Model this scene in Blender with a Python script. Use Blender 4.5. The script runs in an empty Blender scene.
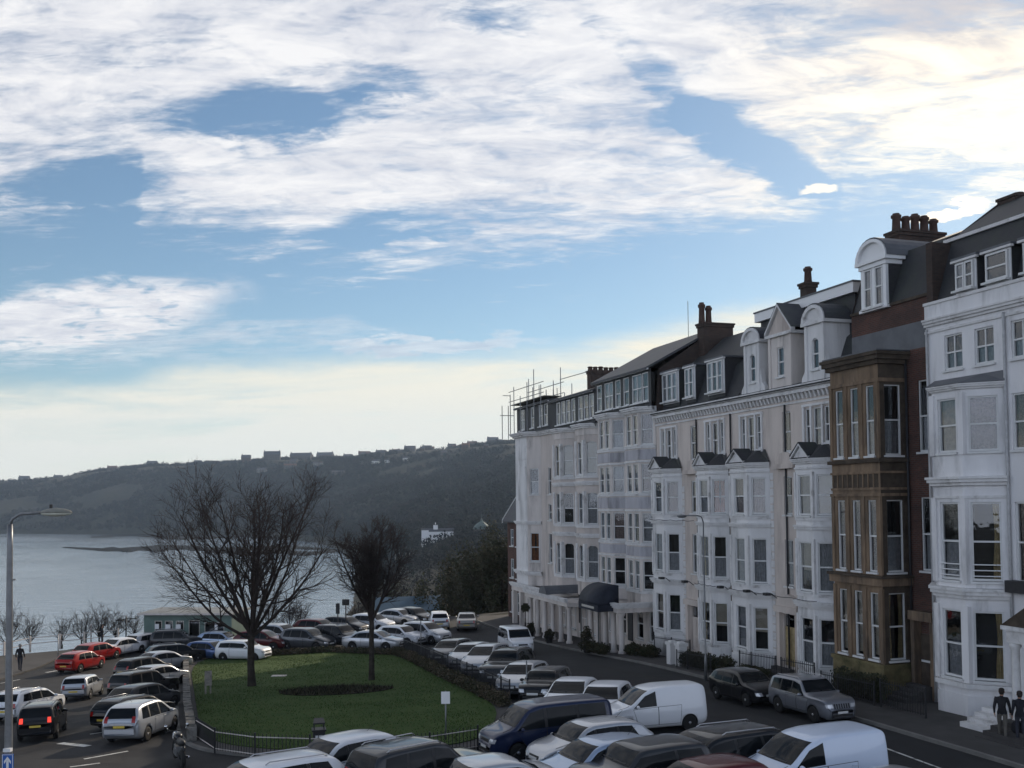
import bpy, bmesh, math, random
from math import sin, cos, tan, pi, radians, sqrt, atan2
from mathutils import Vector, Matrix
from mathutils.bvhtree import BVHTree
random.seed(7)
sc = bpy.context.scene
COL = sc.collection
# ---------------------------------------------------------------- camera
F = 1000.0; PITCH = radians(2.0); CAMZ = 8.6; HOR = 498.0
CY = HOR - F*tan(PITCH)
cam = bpy.data.cameras.new('camera'); camo = bpy.data.objects.new('camera', cam); COL.objects.link(camo)
ROLL = 0.011; DROP = 2.7
camo.location = (0, 0, CAMZ); camo.rotation_euler = (Matrix.Rotation(pi/2+PITCH, 3, 'X') @ Matrix.Rotation(-ROLL, 3, 'Z')).to_euler()
cam.sensor_width = 36; cam.lens = F*36/1024; cam.shift_y = (CY+DROP-384)/1024
cam.clip_start = 0.3; cam.clip_end = 20000
sc.camera = camo
# ---------------------------------------------------------------- light
SUN_AZ, SUN_EL = radians(28), radians(23)       # azimuth measured from +Y towards +X
SKY_STR = 0.073; SUN_STR = 3.2
sc.view_settings.view_transform = 'Standard'; sc.view_settings.look = 'None'
sc.view_settings.gamma = 1; sc.view_settings.exposure = 0.22
sc.cycles.use_denoising = True
sc.cycles.max_bounces = 6; sc.cycles.transparent_max_bounces = 24
sc.cycles.volume_bounces = 0
sun = bpy.data.lights.new('sun', 'SUN'); suno = bpy.data.objects.new('sun', sun); COL.objects.link(suno)
sun.energy = SUN_STR; sun.angle = radians(0.5); sun.color = (1.0, 0.86, 0.68)
sd = Vector((sin(SUN_AZ)*cos(SUN_EL), cos(SUN_AZ)*cos(SUN_EL), sin(SUN_EL)))
suno.rotation_euler = (-sd).to_track_quat('-Z', 'Y').to_euler(); suno.location = sd*200

class E:
    """shader expression: wraps a float socket"""
    nt = None
    def __init__(s, k): s.k = k
    @staticmethod
    def m(op, a, b=None, c=None, clamp=False):
        n = E.nt.nodes.new('ShaderNodeMath'); n.operation = op; n.use_clamp = clamp
        for i, v in enumerate((a, b, c)):
            if v is None: continue
            if isinstance(v, E): E.nt.links.new(v.k, n.inputs[i])
            else: n.inputs[i].default_value = v
        return E(n.outputs[0])
    def __add__(a, b): return E.m('ADD', a, b)
    __radd__ = __add__
    def __sub__(a, b): return E.m('SUBTRACT', a, b)
    def __rsub__(a, b): return E.m('SUBTRACT', b, a)
    def __mul__(a, b): return E.m('MULTIPLY', a, b)
    __rmul__ = __mul__
    def __truediv__(a, b): return E.m('DIVIDE', a, b)
def clamp01(a): return E.m('ADD', a, 0.0, clamp=True)
def sstep(a, lo, hi):
    n = E.nt.nodes.new('ShaderNodeMapRange'); n.interpolation_type = 'SMOOTHSTEP'; n.clamp = True
    E.nt.links.new(a.k, n.inputs['Value'])
    if lo < hi: n.inputs['From Min'].default_value = lo; n.inputs['From Max'].default_value = hi
    else:
        n.inputs['From Min'].default_value = hi; n.inputs['From Max'].default_value = lo
        n.inputs['To Min'].default_value = 1; n.inputs['To Max'].default_value = 0
    return E(n.outputs['Result'])
def comb(x, y, z):
    n = E.nt.nodes.new('ShaderNodeCombineXYZ')
    for i, v in enumerate((x, y, z)):
        if isinstance(v, E): E.nt.links.new(v.k, n.inputs[i])
        else: n.inputs[i].default_value = v
    return n.outputs[0]
def noise(vec, scale, detail=4, rough=0.55, dist=0.0, dims='3D'):
    n = E.nt.nodes.new('ShaderNodeTexNoise'); n.noise_dimensions = dims
    if vec is not None: E.nt.links.new(vec, n.inputs['Vector'])
    n.inputs['Scale'].default_value = scale; n.inputs['Detail'].default_value = detail
    n.inputs['Roughness'].default_value = rough; n.inputs['Distortion'].default_value = dist
    return E(n.outputs[0])
def curve(a, pts, x0, x1, y0, y1):
    n = E.nt.nodes.new('ShaderNodeFloatCurve')
    c = n.mapping.curves[0]
    P = [((x-x0)/(x1-x0), (y-y0)/(y1-y0)) for x, y in pts]
    while len(c.points) < len(P): c.points.new(0.5, 0.5)
    for q, (x, y) in zip(c.points, P): q.location = (x, y); q.handle_type = 'VECTOR'
    n.mapping.update()
    t = clamp01((a - x0)/(x1-x0)); E.nt.links.new(t.k, n.inputs['Value'])
    return E(n.outputs[0])*(y1-y0) + y0
def mixc(f, a, b, blend='MIX'):
    n = E.nt.nodes.new('ShaderNodeMix'); n.data_type = 'RGBA'; n.blend_type = blend
    for key, v in ((0, f), (6, a), (7, b)):
        if isinstance(v, E): v = v.k
        if isinstance(v, bpy.types.NodeSocket): E.nt.links.new(v, n.inputs[key])
        elif key == 0: n.inputs[0].default_value = v
        else: n.inputs[key].default_value = (*v[:3], 1)
    return n.outputs[2]

# ---------------------------------------------------------------- sky with clouds (world directions only)
w = bpy.data.worlds.new('World'); sc.world = w; w.use_nodes = True
nt = w.node_tree; nt.nodes.clear(); E.nt = nt
tc = nt.nodes.new('ShaderNodeTexCoord')
sep = nt.nodes.new('ShaderNodeSeparateXYZ'); nt.links.new(tc.outputs['Generated'], sep.inputs[0])
dx, dy, dz = (E(sep.outputs[i]) for i in range(3))
sky = nt.nodes.new('ShaderNodeTexSky'); sky.sky_type = 'NISHITA'; sky.sun_disc = False
sky.sun_elevation = SUN_EL; sky.sun_rotation = SUN_AZ; sky.altitude = 20
sky.air_density = 1.0; sky.dust_density = 0.15; sky.ozone_density = 1.4
yy = E.m('MAXIMUM', dy, 0.2)
U = 512 + 1000*(dx/yy)           # azimuth and elevation of the direction, in thousandths
V = 498 - 1000*(dz/yy)
zz = E.m('MAXIMUM', dz, 0.0) + 0.10
cx, cyy = dx/zz, dy/zz           # position on the cloud sheet
q = comb(cx, cyy, 0.0)
n_big = noise(q, 0.9, 5, 0.55, 0.3)
ca, sa = cos(radians(24)), sin(radians(24))
qs = comb((cx*ca - cyy*sa)*0.42, (cx*sa + cyy*ca)*2.7, 3.0)
n_st1 = noise(qs, 1.5, 9, 0.66, 0.45)
qs2 = comb((cx*0.985 + cyy*0.17)*0.5, (cyy*0.985 - cx*0.17)*3.6, 6.0)
n_st2 = noise(qs2, 1.6, 9, 0.66, 0.5)
n_str = n_st1*0.55 + n_st2*0.45
n_fine = noise(comb(cx*1.0, cyy*1.5, 8.0), 4.6, 8, 0.64, 0.8)
n_rip = noise(comb(cx*3.0, cyy*9.0, 1.0), 2.6, 6, 0.6, 0.9)
pq = comb(U*0.01, V*0.01, 0.0)
w1 = noise(pq, 0.9, 6, 0.62, 0.6) - 0.5
w2 = noise(comb(U*0.006, V*0.02, 5.0), 1.1, 7, 0.62, 0.5) - 0.5
w3 = noise(comb(U*0.02, V*0.06, 9.0), 1.3, 6, 0.62, 0.8) - 0.5
Uw = U + w1*70; Vw = V + w2*60 + w3*22
def ell(cx_, cy_, rx, ry, ang=0):
    a = radians(ang); c, s = cos(a), sin(a)
    ux = ((Uw - cx_)*c + (Vw - cy_)*s)/rx; vy = ((Vw - cy_)*c - (Uw - cx_)*s)/ry
    return ux*ux + vy*vy
edge = curve(Uw, [(-600,215),(0,196),(55,190),(95,148),(128,152),(140,200),(200,214),(320,233),(420,243),(500,238),(600,230),(700,216),(770,200),(815,183),(840,166),(930,164),(1024,176),(1600,230)], -600, 1600, 0, 400)
tex = n_str*0.62 + n_fine*0.16 + n_rip*0.22
S_ = E.m('MINIMUM', E.m('MAXIMUM', (edge - V)/42, -1.6), 0.9)
for (a, b, rx, ry, an, st) in ((266,101,105,27,-3,1.9),(388,76,46,15,8,1.3),(388,222,75,13,0,1.2),(757,148,80,22,33,1.9),(655,55,120,14,42,1.0),(505,5,60,22,12,1.3),(84,170,74,20,-8,1.5),(815,20,90,30,10,0.75),(700,112,44,14,-20,1.1),(150,40,90,12,-12,0.35),(560,120,70,9,6,0.3)):
    h_ = E.m('MAXIMUM', 1.25 - ell(a, b, rx*0.92, ry*0.92, an)*0.55, 0.0); S_ = S_ - E.m('MINIMUM', h_, 1.0)*st
up = sstep(S_*0.62 + (tex - 0.5)*6.6 + w3*1.0 + (n_big - 0.5)*0.6 + 0.46, -0.1, 1.2)
l2 = sstep(ell(95,304,150,36,-7), 1.25, 0.35)*sstep(n_rip*0.6 + w3 + 0.35 + w2*0.6, 0.34, 0.68)
l2b = sstep(ell(60,338,330,26,-2), 1.3, 0.3)*sstep(n_rip*0.7 + w2*1.2 + 0.2, 0.38, 0.8)*0.6
l2c = sstep(ell(430,338,110,7,0), 1.4, 0.3)*0.6
lowedge = curve(Uw, [(-600,350),(0,372),(120,372),(200,356),(300,352),(360,346),(430,350),(520,344),(600,334),(660,322),(740,304),(830,296),(1600,220)], -600, 1600, 0, 400)
low = sstep(V + w2*26 + w3*12 - lowedge, -8, 24)
tiny = sstep(ell(822,191,20,6,0), 1.3, 0.5) + sstep(ell(958,213,42,8,-14), 1.3, 0.4)
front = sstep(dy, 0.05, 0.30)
rear = clamp01(sstep(tex*0.6 + n_big*0.4, 0.47, 0.64)*0.45 + sstep(dz, 0.65, 0.10)*0.75)  # unseen clouds behind the camera, low ones added to light the facades
dens = clamp01(up + l2 + l2b + l2c + tiny)
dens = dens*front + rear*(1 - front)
n_low = noise(comb(U*0.0022, V*0.022, 4.0), 1.3, 7, 0.6, 0.5)
lowd = low*front*(sstep(n_low + (V - 400)*0.0012, 0.30, 0.56)*0.55 + 0.42)
right = sstep(U + (n_big - 0.5)*120, 640, 980)
shade = clamp01((n_fine - 0.5)*2.2 + (n_str - 0.5)*1.8 + w3*0.6 + 0.62)
c_hi = mixc(shade, (0.48, 0.51, 0.60), (0.86, 0.85, 0.85))
c_rt = mixc(sstep(n_fine*0.5 + n_str*0.5 + (V - 60)*0.0016, 0.36, 0.62), (0.60, 0.57, 0.58), (1.28, 1.14, 0.90))
c_cl = mixc(right, c_hi, c_rt)
c_cl = mixc((1 - front)*sstep(dz, 0.75, 0.15), c_cl, (1.42, 1.54, 1.84))  # low rear clouds brightened as added fill light on the facades
c_lo = mixc(sstep(V, 300, 460), (0.92, 0.84, 0.66), (0.76, 0.77, 0.72))
mul = nt.nodes.new('ShaderNodeMix'); mul.data_type = 'RGBA'; mul.blend_type = 'MULTIPLY'
mul.inputs[0].default_value = 1; nt.links.new(sky.outputs[0], mul.inputs[6])
mul.inputs[7].default_value = (SKY_STR*0.94, SKY_STR*1.06, SKY_STR*1.11, 1)
skc = mul.outputs[2]
skc = mixc(lowd, skc, c_lo)
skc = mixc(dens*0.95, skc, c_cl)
bg = nt.nodes.new('ShaderNodeBackground'); bg.inputs['Strength'].default_value = 1.0
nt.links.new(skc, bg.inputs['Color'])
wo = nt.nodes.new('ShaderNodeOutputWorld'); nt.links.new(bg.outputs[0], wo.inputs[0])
# ---------------------------------------------------------------- helpers
def tag(o, label=None, cat=None, group=None, kind=None):
    if label: o['label'] = label
    if cat: o['category'] = cat
    if group: o['group'] = group
    if kind: o['kind'] = kind
    return o
def empty(name, loc=(0,0,0), rz=0.0, label=None, cat=None, group=None):
    o = bpy.data.objects.new(name, None); COL.objects.link(o); o.location = loc; o.rotation_euler = (0,0,rz)
    o.empty_display_size = 0.2
    return tag(o, label, cat, group)
class MB:
    """collects shapes; build() links them as ONE mesh object"""
    def __init__(s): s.v = []; s.f = []; s.mi = []; s.mats = []; s.sm = []; s.cur = 0; s.smooth = False
    def use(s, m):
        if m not in s.mats: s.mats.append(m)
        s.cur = s.mats.index(m); return s
    def face(s, idx): s.f.append(tuple(idx)); s.mi.append(s.cur); s.sm.append(s.smooth)
    def poly(s, pts):
        n = len(s.v); s.v.extend([tuple(p) for p in pts]); s.face(range(n, n+len(pts)))
    def box(s, x0, x1, y0, y1, z0, z1, M=None):
        P = [(x0,y0,z0),(x1,y0,z0),(x1,y1,z0),(x0,y1,z0),(x0,y0,z1),(x1,y0,z1),(x1,y1,z1),(x0,y1,z1)]
        s.hexa(P, M)
    def hexa(s, P, M=None):
        if M is not None: P = [M @ Vector(p) for p in P]
        n = len(s.v); s.v.extend([tuple(p) for p in P])
        for q in ((3,2,1,0),(4,5,6,7),(0,1,5,4),(1,2,6,5),(2,3,7,6),(3,0,4,7)): s.face([n+i for i in q])
    def prism(s, pts, z0, z1):
        """vertical prism over a CCW plan polygon"""
        n = len(s.v); k = len(pts)
        s.v.extend([(p[0],p[1],z0) for p in pts]); s.v.extend([(p[0],p[1],z1) for p in pts])
        s.face(reversed(range(n, n+k))); s.face(range(n+k, n+2*k))
        for i in range(k): j = (i+1) % k; s.face((n+i, n+j, n+k+j, n+k+i))
    def extr(s, pts, a):
        """extrude a closed 3d polygon along vector a"""
        a = Vector(a); n = len(s.v); k = len(pts)
        s.v.extend([tuple(p) for p in pts]); s.v.extend([tuple(Vector(p)+a) for p in pts])
        s.face(reversed(range(n, n+k))); s.face(range(n+k, n+2*k))
        for i in range(k): j = (i+1) % k; s.face((n+i, n+j, n+k+j, n+k+i))
    def tube(s, pts, rad, n=8, cap=True):
        if not isinstance(rad, (list, tuple)): rad = [rad]*len(pts)
        pts = [Vector(p) for p in pts]; b = len(s.v); up = None
        for i, p in enumerate(pts):
            d = (pts[min(i+1, len(pts)-1)] - pts[max(i-1, 0)]).normalized()
            if up is None:
                up = d.cross(Vector((0,0,1)));
                if up.length < 1e-3: up = Vector((1,0,0))
                up.normalize()
            else:
                up = (up - d*up.dot(d)); up.normalize()
            sd_ = d.cross(up)
            for k in range(n):
                a = 2*pi*k/n; s.v.append(tuple(p + (up*cos(a) + sd_*sin(a))*rad[i]))
        for i in range(len(pts)-1):
            for k in range(n):
                l = (k+1) % n; s.face((b+i*n+k, b+i*n+l, b+(i+1)*n+l, b+(i+1)*n+k))
        if cap:
            s.face(reversed(range(b, b+n))); e = b+(len(pts)-1)*n; s.face(range(e, e+n))
    def lathe(s, prof, n=16, c=(0,0,0), M=None):
        """prof = [(r,z)...] about the z axis at c"""
        b = len(s.v)
        for r, z in prof:
            for k in range(n):
                a = 2*pi*k/n; p = Vector((c[0]+r*cos(a), c[1]+r*sin(a), c[2]+z))
                s.v.append(tuple(M @ p if M is not None else p))
        for i in range(len(prof)-1):
            for k in range(n):
                l = (k+1) % n; s.face((b+i*n+k, b+i*n+l, b+(i+1)*n+l, b+(i+1)*n+k))
        if prof[0][0] > 1e-4: s.face(reversed(range(b, b+n)))
        if prof[-1][0] > 1e-4: e = b+(len(prof)-1)*n; s.face(range(e, e+n))
    def grid(s, G):
        b = len(s.v); n = len(G); m = len(G[0])
        for r in G: s.v.extend([tuple(p) for p in r])
        for i in range(n-1):
            for j in range(m-1): s.face((b+i*m+j, b+i*m+j+1, b+(i+1)*m+j+1, b+(i+1)*m+j))
    def mesh(s, name):
        me = bpy.data.meshes.new(name); me.from_pydata(s.v, [], s.f)
        for m in s.mats: me.materials.append(m)
        if s.mats: me.polygons.foreach_set('material_index', s.mi)
        me.polygons.foreach_set('use_smooth', s.sm)
        me.update(); return me
    def build(s, name, parent=None, m=None):
        if m is not None and not s.mats: s.mats.append(m)
        o = bpy.data.objects.new(name, s.mesh(name)); COL.objects.link(o)
        if parent is not None: o.parent = parent
        return o
def copy_tree(o, parent=None, skip=()):
    c = o.copy(); COL.objects.link(c)
    if parent is not None: c.parent = parent
    for ch in KIDS.get(o.name, []) if False else o.children:
        if ch.name.split('.')[0] in skip: continue
        copy_tree(ch, c, skip)
    return c
KIDS = {}
def lerp(a, b, t): return a + (b-a)*t
def sst(x, a, b):
    t = min(1, max(0, (x-a)/(b-a))); return t*t*(3-2*t)

# ---------------------------------------------------------------- materials (procedural, real base colours)
def new_mat(name):
    m = bpy.data.materials.new(name); m.use_nodes = True
    return m, m.node_tree.nodes['Principled BSDF']
def mat(name, col, rough=0.7, var=0.12, scale=2.0, spec=0.3, metal=0.0, bump=0.0, bscale=30.0, coat=0.0, col2=None, streak=False, thr=(0.45,0.7)):
    m, b = new_mat(name); E.nt = m.node_tree
    b.inputs['Roughness'].default_value = rough; b.inputs['Metallic'].default_value = metal
    b.inputs['Specular IOR Level'].default_value = spec
    if coat: b.inputs['Coat Weight'].default_value = coat; b.inputs['Coat Roughness'].default_value = 0.04
    t = E.nt.nodes.new('ShaderNodeTexCoord')
    vec = t.outputs['Object']
    if streak:
        mp = E.nt.nodes.new('ShaderNodeMapping'); mp.inputs['Scale'].default_value = (1, 1, 0.22)
        E.nt.links.new(vec, mp.inputs[0]); vec2 = mp.outputs[0]
    else: vec2 = vec
    n1 = noise(vec2, scale, 6, 0.62)
    c = mixc(sstep(n1, 0.3, 0.7), tuple(x*(1-var) for x in col), tuple(min(1, x*(1+var)) for x in col))
    if col2 is not None:
        n2 = noise(vec2, scale*0.6+0.13, 7, 0.66, 0.3)
        c = mixc(sstep(n2, *thr), c, col2)
    E.nt.links.new(c, b.inputs['Base Color'])
    if bump:
        n3 = noise(vec, bscale, 5, 0.6); bp = E.nt.nodes.new('ShaderNodeBump')
        bp.inputs['Strength'].default_value = bump; bp.inputs['Distance'].default_value = 0.03
        E.nt.links.new(n3.k, bp.inputs['Height']); E.nt.links.new(bp.outputs[0], b.inputs['Normal'])
    return m
def brick_mat(name, c1, c2, mortar, sx=1.0):
    """brick courses laid by height and by distance along the wall"""
    m, b = new_mat(name); E.nt = m.node_tree
    b.inputs['Roughness'].default_value = 0.85; b.inputs['Specular IOR Level'].default_value = 0.2
    t = E.nt.nodes.new('ShaderNodeTexCoord'); sp = E.nt.nodes.new('ShaderNodeSeparateXYZ')
    E.nt.links.new(t.outputs['Object'], sp.inputs[0])
    x, y, z = (E(sp.outputs[i]) for i in range(3))
    br = E.nt.nodes.new('ShaderNodeTexBrick'); E.nt.links.new(comb(x + y*0.9, z, 0.0), br.inputs['Vector'])
    br.inputs['Scale'].default_value = 1.0; br.inputs['Brick Width'].default_value = 0.24*sx; br.inputs['Row Height'].default_value = 0.085*sx
    br.inputs['Mortar Size'].default_value = 0.012*sx; br.inputs['Bias'].default_value = 0
    br.inputs['Color1'].default_value = (*c1, 1); br.inputs['Color2'].default_value = (*c2, 1); br.inputs['Mortar'].default_value = (*mortar, 1)
    n1 = noise(t.outputs['Object'], 0.7, 7, 0.65)
    c = mixc(sstep(n1, 0.35, 0.7), br.outputs[0], mixc(0.55, br.outputs[0], (0.03, 0.026, 0.024)))
    E.nt.links.new(c, b.inputs['Base Color']); return m
def slate_mat(name, c1, c2):
    m, b = new_mat(name); E.nt = m.node_tree
    b.inputs['Roughness'].default_value = 0.6; b.inputs['Specular IOR Level'].default_value = 0.25
    t = E.nt.nodes.new('ShaderNodeTexCoord'); sp = E.nt.nodes.new('ShaderNodeSeparateXYZ')
    E.nt.links.new(t.outputs['Object'], sp.inputs[0])
    x, y, z = (E(sp.outputs[i]) for i in range(3))
    br = E.nt.nodes.new('ShaderNodeTexBrick'); E.nt.links.new(comb(x + y*0.35, z, 0.0), br.inputs['Vector'])
    br.inputs['Brick Width'].default_value = 0.28; br.inputs['Row Height'].default_value = 0.15; br.inputs['Mortar Size'].default_value = 0.012
    br.inputs['Color1'].default_value = (*c1, 1); br.inputs['Color2'].default_value = (*c2, 1); br.inputs['Mortar'].default_value = (0.02, 0.02, 0.022, 1)
    n1 = noise(t.outputs['Object'], 0.9, 7, 0.65)
    E.nt.links.new(mixc(sstep(n1, 0.4, 0.75), br.outputs[0], (c1[0]*0.9, c1[1]*1.0, c1[2]*0.8)), b.inputs['Base Color']); return m
def plain(name, col, rough=0.5, metal=0.0, spec=0.5, coat=0.0, alpha=None):
    m, b = new_mat(name); b.inputs['Base Color'].default_value = (*col, 1); b.inputs['Roughness'].default_value = rough
    b.inputs['Metallic'].default_value = metal; b.inputs['Specular IOR Level'].default_value = spec
    if coat: b.inputs['Coat Weight'].default_value = coat; b.inputs['Coat Roughness'].default_value = 0.03
    return m
M = {}
# render, stucco
M['cream'] = mat('render_cream_pink', (0.56,0.495,0.445), 0.85, 0.10, 1.3, 0.15, col2=(0.35,0.30,0.27), streak=True, thr=(0.46,0.72), bump=0.15)
M['white_blue'] = mat('render_cool_white', (0.66,0.65,0.64), 0.75, 0.07, 1.1, 0.2, col2=(0.36,0.355,0.345), streak=True, thr=(0.47,0.72), bump=0.08)
M['hotel'] = mat('render_hotel_grey', (0.52,0.465,0.425), 0.85, 0.10, 1.2, 0.15, col2=(0.20,0.185,0.175), streak=True, thr=(0.5,0.78), bump=0.12)
M['hotel_pale'] = mat('render_hotel_pale', (0.60,0.55,0.51), 0.85, 0.10, 1.2, 0.15, col2=(0.24,0.22,0.205), streak=True, thr=(0.5,0.78), bump=0.12)
M['hotel_panel'] = mat('render_hotel_panel', (0.42,0.41,0.43), 0.85, 0.08, 1.2, 0.15, col2=(0.2,0.195,0.2), streak=True)
M['white_z'] = mat('render_white', (0.69,0.68,0.68), 0.75, 0.06, 1.2, 0.2, col2=(0.38,0.375,0.37), streak=True, thr=(0.48,0.74), bump=0.08)
M['trim'] = mat('trim_white', (0.62,0.61,0.60), 0.7, 0.08, 2.2, 0.2, col2=(0.26,0.245,0.23), thr=(0.5,0.8))
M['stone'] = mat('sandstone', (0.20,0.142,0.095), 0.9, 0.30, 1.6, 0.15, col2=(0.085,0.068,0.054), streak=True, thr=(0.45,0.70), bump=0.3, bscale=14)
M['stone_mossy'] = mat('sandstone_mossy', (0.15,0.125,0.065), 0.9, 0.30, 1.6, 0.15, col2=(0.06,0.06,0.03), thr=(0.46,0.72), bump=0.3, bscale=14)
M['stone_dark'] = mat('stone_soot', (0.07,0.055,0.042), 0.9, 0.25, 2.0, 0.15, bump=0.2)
M['red_brick'] = brick_mat('brick_red', (0.12,0.05,0.036), (0.078,0.036,0.028), (0.10,0.08,0.07))
M['dark_brick'] = brick_mat('brick_soot', (0.075,0.048,0.038), (0.05,0.034,0.03), (0.05,0.045,0.04))
M['chim'] = brick_mat('brick_chimney', (0.085,0.05,0.038), (0.055,0.036,0.03), (0.05,0.045,0.04))
M['slate'] = slate_mat('slate', (0.052,0.052,0.057), (0.036,0.037,0.042))
M['slate_grey'] = slate_mat('slate_grey', (0.085,0.086,0.098), (0.062,0.063,0.073))
M['lead'] = mat('lead', (0.10,0.105,0.115), 0.55, 0.15, 1.5, 0.35)
M['pot'] = mat('chimney_pot', (0.07,0.042,0.034), 0.85, 0.2, 3.0)
M['frame'] = mat('window_paint', (0.60,0.60,0.59), 0.45, 0.05, 3.0, 0.35)
M['frame_dull'] = mat('window_paint_dull', (0.44,0.42,0.38), 0.5, 0.08, 3.0, 0.35)
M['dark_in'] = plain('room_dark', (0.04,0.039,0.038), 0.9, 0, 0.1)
M['net'] = mat('curtain_net', (0.27,0.275,0.29), 0.95, 0.14, 5.0, 0.05)
M['drape'] = mat('curtain_drape', (0.34,0.27,0.15), 0.95, 0.2, 4.0, 0.05)
M['drape_red'] = mat('curtain_rust', (0.22,0.085,0.035), 0.95, 0.25, 4.0, 0.05)
M['blind'] = mat('blind', (0.32,0.285,0.235), 0.9, 0.08, 2.0, 0.05)
M['lace'] = mat('curtain_lace', (0.22,0.175,0.16), 0.95, 0.35, 14.0, 0.05)
M['iron'] = mat('iron_black', (0.018,0.018,0.02), 0.5, 0.2, 8.0, 0.4)
M['pipe'] = mat('pipe_black', (0.03,0.03,0.033), 0.5, 0.2, 4.0, 0.4)
M['pipe_w'] = mat('pipe_pale', (0.4,0.4,0.4), 0.55, 0.15, 4.0, 0.3)
M['asphalt'] = mat('asphalt', (0.022,0.022,0.024), 0.85, 0.22, 0.35, 0.25, col2=(0.032,0.032,0.033), thr=(0.42,0.72), bump=0.35, bscale=60)
M['paving'] = mat('paving', (0.062,0.059,0.058), 0.85, 0.18, 0.8, 0.25, col2=(0.055,0.052,0.05), bump=0.2, bscale=20)
M['kerb'] = mat('kerb_stone', (0.17,0.165,0.155), 0.85, 0.15, 1.5, 0.2)
M['paint'] = mat('road_paint', (0.55,0.55,0.52), 0.7, 0.15, 3.0, 0.2, col2=(0.09,0.09,0.09), thr=(0.52,0.66))
M['soil'] = mat('soil', (0.022,0.017,0.013), 0.95, 0.3, 3.0, 0.1, bump=0.5, bscale=18)
M['bark'] = mat('bark', (0.042,0.036,0.030), 0.95, 0.3, 4.0, 0.1, bump=0.5, bscale=25)
M['twig'] = mat('twig', (0.038,0.030,0.028), 0.95, 0.25, 2.0, 0.1)
M['wood'] = mat('weathered_wood', (0.26,0.24,0.21), 0.9, 0.2, 5.0, 0.1, col2=(0.12,0.11,0.1))
M['white_paint'] = plain('white_gloss', (0.72,0.72,0.72), 0.4)
M['steel'] = mat('galvanised', (0.20,0.205,0.21), 0.45, 0.12, 6.0, 0.5, metal=0.6)
M['col_green'] = mat('kiosk_green', (0.12,0.175,0.155), 0.6, 0.12, 1.2, 0.3)
M['felt'] = mat('roof_felt', (0.22,0.23,0.23), 0.8, 0.15, 1.0, 0.2)
M['leafd'] = mat('leaf_dark', (0.034,0.042,0.022), 0.8, 0.5, 1.2, 0.2, col2=(0.052,0.047,0.028), thr=(0.4,0.65))
M['leafb'] = mat('leaf_brown', (0.066,0.056,0.036), 0.9, 0.45, 1.4, 0.15, col2=(0.045,0.05,0.028), thr=(0.4,0.65))
M['hedge'] = mat('hedge_brown', (0.13,0.105,0.075), 0.9, 0.35, 1.6, 0.15, col2=(0.05,0.05,0.03), thr=(0.4,0.65))
# glass: clear, with real reflection
def glass_mat(name, tint=(0.9,0.92,0.92), extra=0.0):
    m = bpy.data.materials.new(name); m.use_nodes = True; E.nt = m.node_tree; N = E.nt.nodes; N.clear()
    fr = N.new('ShaderNodeFresnel'); fr.inputs['IOR'].default_value = 1.6
    t = N.new('ShaderNodeBsdfTransparent'); t.inputs['Color'].default_value = (*tint, 1)
    g = N.new('ShaderNodeBsdfGlossy'); g.inputs['Roughness'].default_value = 0.02; g.inputs['Color'].default_value = (0.92,0.95,1.0,1)
    tcn = N.new('ShaderNodeTexCoord'); nz = noise(tcn.outputs['Object'], 1.7, 2, 0.5)
    bp = N.new('ShaderNodeBump'); bp.inputs['Strength'].default_value = 0.10; bp.inputs['Distance'].default_value = 0.05
    E.nt.links.new(nz.k, bp.inputs['Height']); E.nt.links.new(bp.outputs[0], g.inputs['Normal'])
    mx = N.new('ShaderNodeMixShader'); fac = clamp01(E(fr.outputs[0])*1.2 + extra)
    E.nt.links.new(fac.k, mx.inputs[0]); E.nt.links.new(t.outputs[0], mx.inputs[1]); E.nt.links.new(g.outputs[0], mx.inputs[2])
    o = N.new('ShaderNodeOutputMaterial'); E.nt.links.new(mx.outputs[0], o.inputs[0]); return m
M['glass'] = glass_mat('window_glass', extra=0.03)
M['carglass'] = plain('car_glass', (0.008,0.010,0.012), 0.03, 0, 0.15)
M['rubber'] = plain('rubber', (0.016,0.016,0.016), 0.75, 0, 0.25)
M['alloy'] = plain('alloy', (0.42,0.42,0.44), 0.32, 0.85, 0.5)
M['blackp'] = plain('black_plastic', (0.02,0.02,0.021), 0.55, 0, 0.35)
M['chrome'] = plain('chrome', (0.6,0.6,0.6), 0.18, 1.0)
M['lampw'] = plain('headlight_glass', (0.55,0.56,0.58), 0.12, 0.3, 0.6)
M['lampr'] = plain('taillight_glass', (0.30,0.012,0.01), 0.15, 0, 0.6)
M['plate_w'] = plain('plate_white', (0.6,0.6,0.58), 0.5)
M['plate_y'] = plain('plate_yellow', (0.55,0.40,0.05), 0.5)
M['brake'], _b = new_mat('brake_light_lit'); _b.inputs['Base Color'].default_value = (0.4,0.01,0.01,1); _b.inputs['Emission Color'].default_value = (1,0.06,0.03,1); _b.inputs['Emission Strength'].default_value = 1.0

# ---------------------------------------------------------------- ground levels
def gz(x, y):
    return -2.6*sst(y - 0.45*x, 26, 90)
def G(px, py, dz=0.0):
    """where the sight line of a measured image point meets the ground"""
    rx, ry = px-512, py-(CY+DROP); px, py = 512 + rx*cos(ROLL) - ry*sin(ROLL), CY + rx*sin(ROLL) + ry*cos(ROLL)
    c = Vector(((px-512)/F, cos(PITCH) - (CY-py)/F*sin(PITCH), sin(PITCH) + (CY-py)/F*cos(PITCH)))
    lo, hi = 5.0, 400.0
    for _ in range(60):
        t = (lo+hi)/2; p = c*t
        if CAMZ + p.z > gz(p.x, p.y) + dz: lo = t
        else: hi = t
    p = c*lo
    return Vector((p.x, p.y, gz(p.x, p.y)))
A0 = Vector((15.1, 46.0, 0)); DU = Vector((-0.314, 0.949, 0)).normalized(); DV = Vector((-DU.y, DU.x, 0))
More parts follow.
